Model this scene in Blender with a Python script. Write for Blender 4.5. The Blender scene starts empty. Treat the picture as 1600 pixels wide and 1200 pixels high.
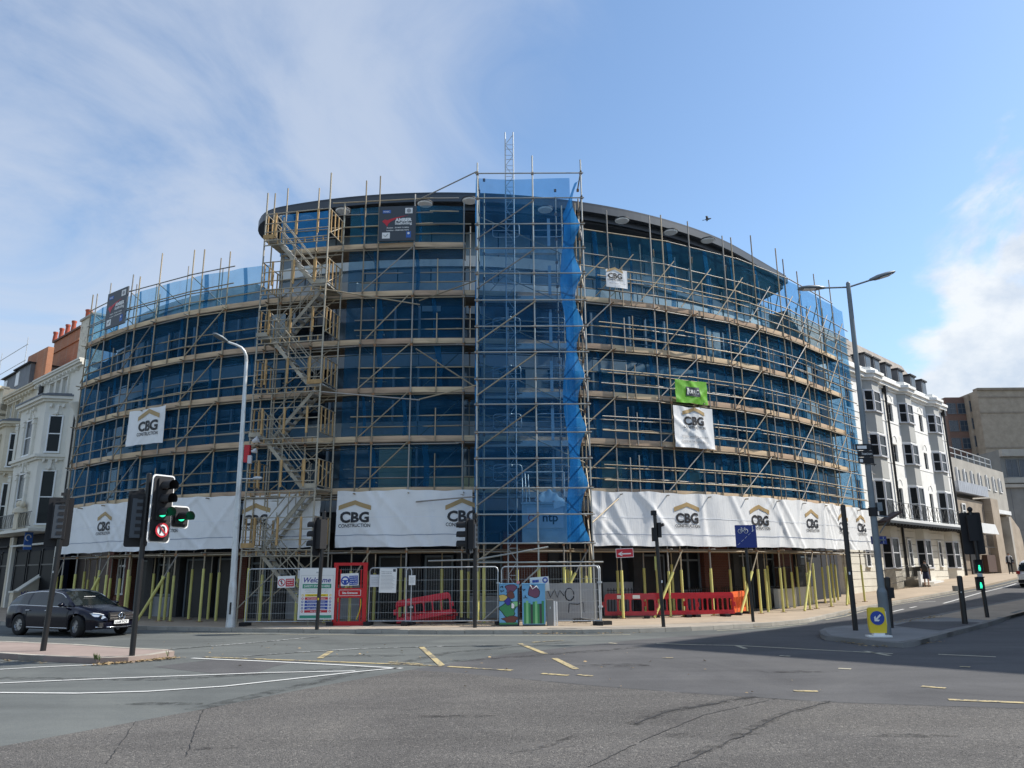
import bpy, bmesh, math, random
from mathutils import Vector as V, Matrix as MX, Quaternion
rnd = random.Random(11)
SC = bpy.context.scene
COL = SC.collection
sin, cos, rad, PI = math.sin, math.cos, math.radians, math.pi
# ------------------------------------------------------------------ camera
CAM_H, FPX = 1.85, 1202.0
cd = bpy.data.cameras.new('camera'); cam = bpy.data.objects.new('camera', cd); COL.objects.link(cam)
CAM_R = MX.Rotation(PI/2 + rad(13.81), 3, 'X') @ MX.Rotation(rad(-0.5), 3, 'Z')
cam.matrix_world = MX.Translation((0, 0, CAM_H)) @ CAM_R.to_4x4()
cd.sensor_width = 36; cd.lens = FPX/1600*36; cd.clip_start = .1; cd.clip_end = 3000
SC.camera = cam
# ------------------------------------------------------------------ sun and sky
SUN_AZ, SUN_EL = rad(84), rad(46)                     # azimuth from +Y towards +X
sdir = V((sin(SUN_AZ)*cos(SUN_EL), cos(SUN_AZ)*cos(SUN_EL), sin(SUN_EL)))
sl = bpy.data.lights.new('sun', 'SUN'); sl.energy = 2.5; sl.angle = rad(.7); sl.color = (1, .95, .87)
so = bpy.data.objects.new('sun', sl); so.rotation_euler = sdir.to_track_quat('Z', 'Y').to_euler(); so.location = (60, 5, 60); COL.objects.link(so)
W = bpy.data.worlds.new('World'); SC.world = W; W.use_nodes = True
SC.view_settings.view_transform = 'Standard'; SC.view_settings.look = 'None'
SC.view_settings.exposure = 1.28; SC.view_settings.gamma = 1; SC.view_settings.use_curve_mapping = False
SC.cycles.max_bounces = 8; SC.cycles.transparent_max_bounces = 24; SC.cycles.caustics_reflective = False; SC.cycles.caustics_refractive = False
class NT:
    """small helper for node trees"""
    def __init__(s, tree): s.t = tree; s.n = tree.nodes; s.l = tree.links
    def add(s, typ, **kw):
        n = s.n.new(typ)
        for k, v in kw.items():
            if k.startswith('i_'):
                n.inputs[k[2:].replace('_', ' ')].default_value = v
            else: setattr(n, k, v)
        return n
    def link(s, a, b): s.l.new(a, b)
    def math(s, op, a, b=None, c=None):
        n = s.n.new('ShaderNodeMath'); n.operation = op
        for i, x in enumerate((a, b, c)):
            if x is None: continue
            if isinstance(x, (int, float)): n.inputs[i].default_value = x
            else: s.l.new(x, n.inputs[i])
        return n.outputs[0]
    def ramp(s, src, stops):
        n = s.n.new('ShaderNodeValToRGB'); e = n.color_ramp.elements
        while len(e) < len(stops): e.new(.5)
        for el, (p, c) in zip(e, stops): el.position = p; el.color = (*c, 1) if len(c) == 3 else c
        s.l.new(src, n.inputs[0]); return n.outputs[0]
    def smooth(s, src, a, b):
        n = s.n.new('ShaderNodeMapRange'); n.interpolation_type = 'SMOOTHSTEP'
        n.inputs[1].default_value = a; n.inputs[2].default_value = b; s.l.new(src, n.inputs[0]); return n.outputs[0]
    def mix(s, fac, a, b, typ='MIX'):
        n = s.n.new('ShaderNodeMix'); n.data_type = 'RGBA'; n.blend_type = typ
        for i, x in ((0, fac), (6, a), (7, b)):
            if isinstance(x, (int, float)): n.inputs[i].default_value = x
            elif isinstance(x, tuple): n.inputs[i].default_value = (*x, 1)
            else: s.l.new(x, n.inputs[i])
        return n.outputs[2]
    def noise(s, vec, scale, detail=4, rough=.55, dist=0):
        n = s.n.new('ShaderNodeTexNoise'); n.inputs['Scale'].default_value = scale; n.inputs['Detail'].default_value = detail
        n.inputs['Roughness'].default_value = rough; n.inputs['Distortion'].default_value = dist
        if vec is not None: s.l.new(vec, n.inputs['Vector'])
        return n.outputs['Fac']
def build_world():
    W.node_tree.nodes.clear(); t = NT(W.node_tree)
    out = t.add('ShaderNodeOutputWorld'); bg = t.add('ShaderNodeBackground'); t.link(bg.outputs[0], out.inputs[0])
    sky = t.add('ShaderNodeTexSky', sky_type='NISHITA', sun_disc=False, sun_elevation=SUN_EL, sun_rotation=SUN_AZ, altitude=20, air_density=1.0, dust_density=.6, ozone_density=1.6)
    tc = t.add('ShaderNodeTexCoord'); d = tc.outputs['Generated']
    sep = t.add('ShaderNodeSeparateXYZ'); t.link(d, sep.inputs[0]); x, y, z = sep.outputs
    zz = t.math('ADD', t.math('MAXIMUM', z, 0.0), .22)
    cmb = t.add('ShaderNodeCombineXYZ'); t.link(t.math('DIVIDE', x, zz), cmb.inputs[0]); t.link(t.math('DIVIDE', y, zz), cmb.inputs[1])
    # thin high veil over the western half of the sky
    n1 = t.noise(cmb.outputs[0], 1.7, 9, .60, .9)
    side = t.smooth(t.math('ADD', t.math('MULTIPLY', x, 1.15), t.math('MULTIPLY', z, -.55)), .02, -.62)
    veil = t.math('MULTIPLY', t.smooth(t.math('ADD', n1, t.math('MULTIPLY', side, .38)), .58, .98), .70)
    # fair weather cumulus low in the eastern half
    mp = t.add('ShaderNodeMapping'); mp.inputs['Scale'].default_value = (1, 1, 1.5); mp.inputs['Location'].default_value = (.9, .55, .2); t.link(d, mp.inputs[0])
    n2 = t.noise(mp.outputs[0], 4.6, 9, .56, .35)
    east = t.math('MULTIPLY', t.smooth(t.math('ADD', t.math('MULTIPLY', x, 1.), t.math('MULTIPLY', z, -.25)), .31, .47), t.smooth(z, .62, .30))
    cum = t.math('MULTIPLY', t.smooth(t.math('ADD', n2, t.math('MULTIPLY', east, .30)), .64, .78), .95)
    cum = t.math('MULTIPLY', cum, t.smooth(x, .22, .42))
    haze = t.math('MULTIPLY', t.smooth(z, .42, .02), .42)
    n3 = t.noise(mp.outputs[0], 9, 6, .6)
    cc = t.ramp(n3, [(.38, (1.75, 2.0, 2.35)), (.60, (2.55, 2.65, 2.75))])
    c = t.mix(1.0, sky.outputs[0], (.53, .575, .585), 'MULTIPLY')
    c = t.mix(haze, c, (1.36, 1.82, 2.3))
    c = t.mix(veil, c, (1.72, 1.92, 2.28))
    c = t.mix(cum, c, cc)
    t.link(c, bg.inputs[0]); bg.inputs[1].default_value = .15
build_world()
# ------------------------------------------------------------------ places: rays of the survey photograph meeting the terrain
U_ST = [(-500, 0.), (33, 0.), (44, .27), (58, .72), (70, 1.3), (84, 1.42), (97, 1.5), (104, 2.6), (116, 6.), (420, 10.)]
SDX, SDY = sin(rad(45.4)), cos(rad(45.4))              # direction of the right-hand street
def hgt(x, y):
    u = x*SDX + y*SDY
    for (a, ha), (b, hb) in zip(U_ST, U_ST[1:]):
        if u <= b: return ha + (hb-ha)*max(0, (u-a)/(b-a))
    return U_ST[-1][1]
def ray(px, py): return CAM_R @ V(((px-800)/FPX, (600-py)/FPX, -1.))
def at(px, py, Y): d = ray(px, py); return V((0, 0, CAM_H)) + d*(Y/d.y)
def gp(px, py, dz=0.):
    d = ray(px, py); d = d/d.y; t = 2.
    while t < 160:
        p = V((0, 0, CAM_H)) + d*t
        if p.z <= hgt(p.x, p.y)+dz:
            a, b = t-.25, t
            for _ in range(24):
                m = (a+b)/2; q = V((0, 0, CAM_H)) + d*m
                if q.z <= hgt(q.x, q.y)+dz: b = m
                else: a = m
            return V((0, 0, CAM_H)) + d*b
        t += .25
    return V((0, 0, CAM_H)) + d*160
def proj(p):
    q = CAM_R.transposed() @ (V(p) - V((0, 0, CAM_H))); return (800-FPX*q.x/q.z, 600+FPX*q.y/q.z)
# ------------------------------------------------------------------ the curve of the building and its scaffold
CX, CY, RO_, RI_, TH_ST = -3.5, 55.1, 25.6, 24.35, 46.0
def arc(th, r, z=0.):
    t = rad(min(th, TH_ST)); p = V((CX + r*sin(t), CY - r*cos(t), z))
    if th > TH_ST: p += V((cos(t), sin(t), 0))*(RO_*rad(th-TH_ST))
    return p
def nrm(th): t = rad(min(th, TH_ST)); return V((sin(t), -cos(t), 0))
def th_at(px, z=9., r=RO_):
    a, b = -60., 75.
    for _ in range(50):
        m = (a+b)/2
        if proj(arc(m, r, z))[0] < px: a = m
        else: b = m
    return a
# ------------------------------------------------------------------ materials
MT = {}
def mat(name, col, rough=.6, metal=0., var=0., vs=3., bump=0., bs=60., rand=0., spec=.5, coat=0., dirt=None, hue=0.):
    m = bpy.data.materials.new(name); m.use_nodes = True; t = NT(m.node_tree); b = t.n['Principled BSDF']
    tc = t.add('ShaderNodeTexCoord'); o = tc.outputs['Object']; c = None
    b.inputs['Roughness'].default_value = rough; b.inputs['Metallic'].default_value = metal
    b.inputs['Specular IOR Level'].default_value = spec; b.inputs['Coat Weight'].default_value = coat
    b.inputs['Base Color'].default_value = (*col, 1)
    if var:
        f = t.noise(o, vs, 6, .6); lo = tuple(x*(1-var) for x in col); hi = tuple(min(1, x*(1+var)) for x in col)
        c = t.ramp(f, [(.3, lo), (.7, hi)])
    if dirt:                                          # stains with a shape of their own
        f2 = t.noise(o, dirt[1], 8, .65, .8); c = t.mix(t.math('MULTIPLY', t.smooth(f2, .52, .72), dirt[2]), c if c else col, dirt[0])
    if rand:
        oi = t.add('ShaderNodeObjectInfo'); hs = t.add('ShaderNodeHueSaturation')
        t.link(t.math('ADD', t.math('MULTIPLY', oi.outputs['Random'], 2*rand), 1-rand), hs.inputs['Value'])
        if hue: t.link(t.math('ADD', t.math('MULTIPLY', oi.outputs['Random'], hue), .5-hue/2), hs.inputs['Hue'])
        if c is not None: t.link(c, hs.inputs['Color'])
        else: hs.inputs['Color'].default_value = (*col, 1)
        c = hs.outputs[0]
    if c is not None: t.link(c, b.inputs['Base Color'])
    if bump:
        bp = t.add('ShaderNodeBump'); bp.inputs['Strength'].default_value = bump; bp.inputs['Distance'].default_value = .02
        t.link(t.noise(o, bs, 5, .6), bp.inputs['Height']); t.link(bp.outputs[0], b.inputs['Normal'])
    MT[name] = m; return m
def emit(name, col, s):
    m = bpy.data.materials.new(name); m.use_nodes = True; b = m.node_tree.nodes['Principled BSDF']
    b.inputs['Base Color'].default_value = (*col, 1); b.inputs['Emission Color'].default_value = (*col, 1); b.inputs['Emission Strength'].default_value = s; MT[name] = m
def netmat(name, col, opac, trans=.5, soft=2.2):
    m = bpy.data.materials.new(name); m.use_nodes = True; t = NT(m.node_tree); t.n.remove(t.n['Principled BSDF']); out = t.n['Material Output']
    tr = t.add('ShaderNodeBsdfTransparent'); tr.inputs[0].default_value = (.62, .84, 1, 1)
    di = t.add('ShaderNodeBsdfDiffuse'); tl = t.add('ShaderNodeBsdfTranslucent')
    o = t.add('ShaderNodeTexCoord').outputs['Object']
    c = t.ramp(t.noise(o, .7, 5, .6), [(.3, tuple(x*.75 for x in col)), (.7, tuple(x*1.25 for x in col))])
    t.link(c, di.inputs[0]); t.link(c, tl.inputs[0])
    m1 = t.add('ShaderNodeMixShader'); m1.inputs[0].default_value = trans; t.link(di.outputs[0], m1.inputs[1]); t.link(tl.outputs[0], m1.inputs[2])
    m2 = t.add('ShaderNodeMixShader'); t.link(t.math('ADD', t.math('MULTIPLY', t.noise(o, soft, 4, .6), .22), opac-.11), m2.inputs[0])
    t.link(tr.outputs[0], m2.inputs[1]); t.link(m1.outputs[0], m2.inputs[2]); t.link(m2.outputs[0], out.inputs[0]); MT[name] = m
def wornpaint(name, col, base, keep):
    m = mat(name, col, .7); t = NT(m.node_tree); b = t.n['Principled BSDF']; o = t.add('ShaderNodeTexCoord').outputs['Object']
    f = t.math('MULTIPLY', t.noise(o, 9, 6, .75), 1.); g = t.noise(o, 1.1, 3, .5)
    k = t.smooth(t.math('ADD', f, t.math('MULTIPLY', g, .6)), keep, keep+.13)
    t.link(t.mix(k, base, col), b.inputs['Base Color'])
def asphalt(name, c0, c1, scale, bump, fleck):
    m = mat(name, c0, .9, spec=.25); t = NT(m.node_tree); b = t.n['Principled BSDF']; o = t.add('ShaderNodeTexCoord').outputs['Object']
    vo = t.add('ShaderNodeTexVoronoi'); vo.inputs['Scale'].default_value = scale; t.link(o, vo.inputs['Vector'])
    sep = t.add('ShaderNodeSeparateColor'); t.link(vo.outputs['Color'], sep.inputs[0])
    c = t.mix(t.noise(o, scale*.45, 3, .7), c0, c1)
    c = t.mix(t.math('MULTIPLY', t.smooth(sep.outputs[0], .86, .97), fleck), c, (.30, .28, .25))
    c = t.mix(t.math('MULTIPLY', t.smooth(sep.outputs[1], .8, .95), .55*min(1, fleck*2)), c, (.018, .018, .02))
    big = t.ramp(t.noise(o, .30, 9, .68, .9), [(.30, (.74, .74, .75)), (.5, (1, 1, 1)), (.72, (1.22, 1.21, 1.18))]); oil = t.smooth(t.noise(o, .55, 7, .7, 1.2), .66, .78); c = t.mix(t.math('MULTIPLY', oil, .35), c, (.04, .04, .042))
    mp = t.add('ShaderNodeMapping'); mp.inputs['Rotation'].default_value = (0, 0, rad(-12)); mp.inputs['Scale'].default_value = (.12, 1.4, 1); t.link(o, mp.inputs[0])
    trk = t.ramp(t.noise(mp.outputs[0], 1.0, 4, .6), [(.35, (.9, .9, .9)), (.65, (1.08, 1.08, 1.08))])
    c = t.mix(1., t.mix(1., c, big, 'MULTIPLY'), trk, 'MULTIPLY'); t.link(c, b.inputs['Base Color'])
    bp = t.add('ShaderNodeBump'); bp.inputs['Strength'].default_value = bump; bp.inputs['Distance'].default_value = .012
    t.link(t.math('SUBTRACT', t.noise(o, scale*1.3, 3, .6), t.math('MULTIPLY', vo.outputs['Distance'], .8)), bp.inputs['Height']); t.link(bp.outputs[0], b.inputs['Normal'])
def brickmat(name, c1, c2, mortar, sc=1.):
    m = mat(name, c1, .85); t = NT(m.node_tree); b = t.n['Principled BSDF']; o = t.add('ShaderNodeTexCoord').outputs['Object']
    sep = t.add('ShaderNodeSeparateXYZ'); t.link(o, sep.inputs[0]); cm = t.add('ShaderNodeCombineXYZ')
    t.link(t.math('ADD', sep.outputs[0], sep.outputs[1]), cm.inputs[0]); t.link(sep.outputs[2], cm.inputs[1])
    br = t.add('ShaderNodeTexBrick'); br.inputs['Color1'].default_value = (*c1, 1); br.inputs['Color2'].default_value = (*c2, 1); br.inputs['Mortar'].default_value = (*mortar, 1)
    br.inputs['Scale'].default_value = sc; br.inputs['Mortar Size'].default_value = .008; br.inputs['Brick Width'].default_value = .225; br.inputs['Row Height'].default_value = .075
    t.link(cm.outputs[0], br.inputs[0]); t.link(t.mix(.5, br.outputs[0], t.ramp(t.noise(o, 1.2, 6), [(.3, tuple(x*.6 for x in c1)), (.7, c2)])), b.inputs['Base Color'])
mat('steel_dull', (.30, .28, .25), .55, .3, .35, 1.5, rand=.3); mat('steel', (.36, .295, .20), .6, .15, .4, 1.4, rand=.3, dirt=((.20, .11, .06), 1.2, .5)); mat('steel_new', (.40, .40, .37), .5, .4, .3, 1.5, rand=.15)
mat('rust', (.30, .16, .08), .8, .1, .4, 3); mat('alu', (.36, .325, .255), .55, .35, .3, 2.); mat('galv', (.50, .52, .53), .5, .5, .15, 2)
mat('plank', (.56, .41, .27), .85, 0, .28, 2.2, .25, 30, rand=.2, hue=.02); mat('deck', (.17, .13, .09), .9, 0, .3, 2.)
mat('ochre', (.44, .28, .12), .8, 0, .3, 3, rand=.15)
mat('foam', (.68, .63, .21), .85, 0, .18, 4, .2, 30, rand=.12); mat('foam_grey', (.30, .31, .22), .85, 0, .2)
netmat('net', (.022, .145, .30), .42, .5); netmat('net_seam', (.024, .16, .33), .62, .5); netmat('net_dense', (.030, .19, .46), .80, .5); netmat('net_tower', (.035, .20, .44), .36, .6); netmat('net_top', (.035, .19, .34), .33, .6)
def sheetmat(name, col, tr):
    m = mat(name, col, .55, 0, .05, .8, dirt=(tuple(x*.72 for x in col), 1.3, .35)); t = NT(m.node_tree); mp = t.add('ShaderNodeMapping'); mp.inputs['Scale'].default_value = (4.5, 4.5, .7); t.link(t.add('ShaderNodeTexCoord').outputs['Object'], mp.inputs[0]); bp = t.add('ShaderNodeBump'); bp.inputs['Strength'].default_value = .28; bp.inputs['Distance'].default_value = .05; t.link(t.noise(mp.outputs[0], 1.6, 5, .6, .8), bp.inputs['Height']); t.link(bp.outputs[0], t.n['Principled BSDF'].inputs['Normal']); b = t.n['Principled BSDF']; out = t.n['Material Output']
    tl = t.add('ShaderNodeBsdfTranslucent'); tl.inputs[0].default_value = (*col, 1); mx = t.add('ShaderNodeMixShader'); mx.inputs[0].default_value = tr
    t.link(b.outputs[0], mx.inputs[1]); t.link(tl.outputs[0], mx.inputs[2]); t.link(mx.outputs[0], out.inputs[0])
sheetmat('white_sheet', (.86, .86, .85), .08); sheetmat('green_sheet', (.22, .60, .05), .25)
mat('seam', (.82, .83, .85), .5); mat('rope_line', (.22, .26, .36), .7)
mat('logo_gold', (.42, .29, .13), .6); mat('logo_black', (.022, .022, .027), .55); mat('logo_grey', (.30, .30, .31), .6)
mat('glass', (.014, .022, .032), .07, 0, .5, .5, rand=.5, spec=.5); mat('glass_sky', (.055, .085, .11), .10, 0, .5, .35, rand=.5, spec=.7); mat('glass_pale_sky', (.20, .25, .28), .12, 0, .3, .5, rand=.35)  # sky and pale panes carry the reflected sky in their base colour
mat('mullion_pale', (.36, .39, .42), .4); mat('blind', (.42, .45, .45), .8, 0, .15, 1.5, rand=.25); mat('spandrel', (.46, .47, .47), .5, 0, .12, .6); mat('parapet', (.70, .70, .67), .6, 0, .1, .5, dirt=((.30, .30, .28), .8, .5)); mat('mullion', (.05, .06, .075), .5)
mat('core', (.025, .03, .04), .9); mat('pale_panel', (.56, .57, .36), .7, 0, .08, 1.)
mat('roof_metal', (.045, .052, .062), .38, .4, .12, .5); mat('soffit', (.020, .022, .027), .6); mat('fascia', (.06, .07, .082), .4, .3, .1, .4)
mat('lamp_white', (.90, .90, .88), .4); mat('dark_stone_shade', (.045, .045, .047), .8, 0, .2); mat('dado', (.33, .34, .35), .7, 0, .12, 1, rand=.1); mat('dado_white', (.66, .65, .60), .7, 0, .12, 1)
brickmat('brick_red', (.12, .035, .022), (.17, .05, .03), (.16, .14, .12)); brickmat('brick_orange', (.40, .15, .07), (.48, .19, .09), (.42, .33, .26)); brickmat('brick_dark', (.075, .055, .045), (.11, .08, .06), (.10, .09, .08)); brickmat('brick_brown', (.145, .075, .055), (.19, .10, .07), (.25, .22, .20))
brickmat('brick_tan', (.33, .27, .20), (.40, .33, .25), (.38, .33, .28)); brickmat('brick_buff', (.25, .20, .15), (.31, .25, .185), (.3, .27, .23))
mat('black_paint', (.012, .012, .013), .38, spec=.5); mat('black_matt', (.012, .012, .014), .7); mat('grey_pole', (.17, .20, .22), .5, .2, .15, 1.5); mat('pale_pole', (.58, .60, .60), .4, .35, .12, 1.2, dirt=((.32, .30, .28), 2.5, .5))
mat('white_edge', (.82, .82, .80), .5); mat('white_paint', (.72, .73, .72), .55, 0, .06, 1.2, dirt=((.52, .52, .50), 1.4, .4))
mat('stucco_white', (.83, .82, .78), .8, 0, .05, .7, dirt=((.60, .58, .51), .9, .5)); mat('stucco_cream', (.66, .58, .44), .8, 0, .07, .8, dirt=((.44, .39, .30), 1., .6)); mat('stucco_blue', (.74, .70, .61), .8, 0, .05, .8, dirt=((.52, .53, .52), 1.1, .5))
mat('rustic', (.68, .65, .56), .85, 0, .07, 1., .1, 20, dirt=((.52, .48, .38), 1.6, .5)); mat('slate', (.16, .145, .13), .75, 0, .35, 3., rand=.3); mat('lead', (.14, .15, .165), .6, .2, .2, 1)
mat('bay_grey', (.43, .43, .405), .8, 0, .05, .8); mat('roof_tile', (.26, .225, .19), .85, 0, .3, 2.5, .3, 14); mat('pot', (.42, .10, .06), .8, 0, .15, 4); mat('peel', (.62, .58, .48), .9, 0, .1, 3, dirt=((.20, .12, .08), 3.5, .9)); mat('concrete', (.36, .34, .30), .9, 0, .14, .8, dirt=((.22, .20, .17), .7, .6)); mat('concrete_dark', (.20, .20, .19), .9, 0, .15, .6)
mat('lintel_metal', (.40, .42, .46), .45, .4, .1, 1); mat('window_dark', (.016, .019, .022), .22, 0, .3, .3, spec=.18); mat('window_blue', (.03, .05, .075), .08); mat('curtain', (.35, .30, .25), .8, 0, .2, 6)
mat('door_black', (.015, .015, .016), .45); mat('navy_shop', (.008, .012, .022), .6, spec=.1); mat('shop_dark', (.008, .009, .011), .5, spec=.08); mat('wood_dark', (.07, .04, .03), .7); mat('blue_sign', (.012, .035, .22), .45); mat('blue_banner', (.03, .12, .42), .55)
mat('red_paint', (.52, .008, .012), .45, 0, .1, 3); mat('red_plastic', (.50, .010, .022), .42, 0, .12, 3); mat('orange_plastic', (.72, .12, .03), .45, 0, .12, 3); mat('dull_red', (.42, .035, .05), .55, 0, .2, 3); mat('rubber', (.018, .018, .019), .8)
mat('paper', (.78, .78, .76), .6); mat('paper_grey', (.60, .61, .63), .6); mat('green_band', (.03, .27, .17), .5); mat('sign_red', (.52, .02, .035), .5); mat('sign_blue', (.02, .06, .34), .5); mat('sign_yellow', (.78, .58, .03), .5); mat('ink_blue', (.03, .03, .26), .5); mat('sign_dark', (.045, .055, .068), .5)
mat('cab_blue', (.14, .36, .58), .5, 0, .1, 2); mat('cab_green', (.035, .22, .08), .45); mat('cab_green_light', (.20, .50, .22), .45); mat('cab_dark', (.03, .05, .05), .5); mat('cab_pink', (.60, .25, .28), .6); mat('cab_purple', (.16, .06, .11), .6); mat('cab_yellow', (.60, .45, .12), .6); mat('cab_brown', (.14, .045, .035), .6); mat('ink_dark', (.015, .017, .03), .6)
mat('car_navy', (.003, .004, .012), .16, 0, spec=.3, coat=.12); mat('car_white', (.72, .73, .74), .25, 0, coat=.8); mat('car_black', (.012, .013, .014), .3, 0, coat=.8); mat('car_glass', (.014, .018, .018), .04, spec=.7); mat('chrome', (.75, .76, .78), .14, 1.); mat('tyre', (.012, .012, .012), .85); mat('rim', (.42, .43, .45), .28, .9); mat('head_lamp', (.62, .66, .70), .1, .3, coat=1.); mat('plate_white', (.80, .80, .78), .45); mat('tail_red', (.35, .01, .01), .3)
mat('skin', (.42, .24, .17), .6); mat('hair', (.03, .02, .015), .7); mat('cloth_dark', (.015, .016, .022), .9); mat('cloth_navy', (.012, .018, .05), .9); mat('cloth_white', (.66, .66, .66), .9); mat('bag_black', (.02, .02, .022), .7); mat('feather', (.20, .20, .21), .8); mat('feather_white', (.55, .55, .55), .8)
emit('green_lamp', (.02, .60, .30), .95); mat('lens_dark', (.02, .012, .012), .25)
asphalt('asphalt_green', (.094, .102, .099), (.138, .147, .142), 70, .35, .10); asphalt('asphalt_dark', (.076, .075, .077), (.112, .111, .112), 75, .3, .10); asphalt('asphalt_coarse', (.060, .057, .054), (.176, .166, .155), 58, 1.0, .6)
mat('tar', (.028, .028, .029), .8, 0, .4, 8, .4, 30)
def stain(name, col, a):
    m = bpy.data.materials.new(name); m.use_nodes = True; t = NT(m.node_tree); b = t.n['Principled BSDF']; out = t.n['Material Output']; b.inputs['Base Color'].default_value = (*col, 1); b.inputs['Roughness'].default_value = .9; o = t.add('ShaderNodeTexCoord').outputs['Object']
    tr = t.add('ShaderNodeBsdfTransparent'); mx = t.add('ShaderNodeMixShader'); t.link(t.math('MULTIPLY', t.smooth(t.noise(o, 4.5, 8, .7, .6), .40, .66), a), mx.inputs[0]); t.link(tr.outputs[0], mx.inputs[1]); t.link(b.outputs[0], mx.inputs[2]); t.link(mx.outputs[0], out.inputs[0]); MT[name] = m
stain('stain', (.026, .025, .024), .48); stain('stain_pale', (.20, .19, .18), .5)
mat('pave', (.37, .295, .215), .9, 0, .14, .8, .2, 30, dirt=((.27, .21, .155), 1.6, .6)); mat('pave_grey', (.205, .205, .20), .9, 0, .15, 1, .2, 30, rand=.14); mat('pave_pink', (.30, .235, .205), .9, 0, .15, 1.5, .2, 30, rand=.1); mat('kerb', (.36, .33, .28), .88, 0, .15, 2, .2, 30, rand=.14); mat('kerb_dark', (.17, .165, .155), .9, 0, .2, 2, .2, 30, rand=.15); mat('slab', (.34, .295, .24), .9, 0, .12, 1.2, .2, 30, rand=.1)
mat('leaf_dry', (.32, .23, .12), .9, 0, .4, 6); mat('weed', (.07, .10, .03), .8)
wornpaint('paint_white', (.58, .58, .56), (.10, .105, .104), .50); wornpaint('paint_white_faint', (.42, .43, .42), (.105, .112, .11), .78); wornpaint('paint_yellow', (.46, .37, .19), (.100, .100, .101), .70); wornpaint('paint_cream', (.46, .42, .31), (.11, .115, .113), .60)
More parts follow.
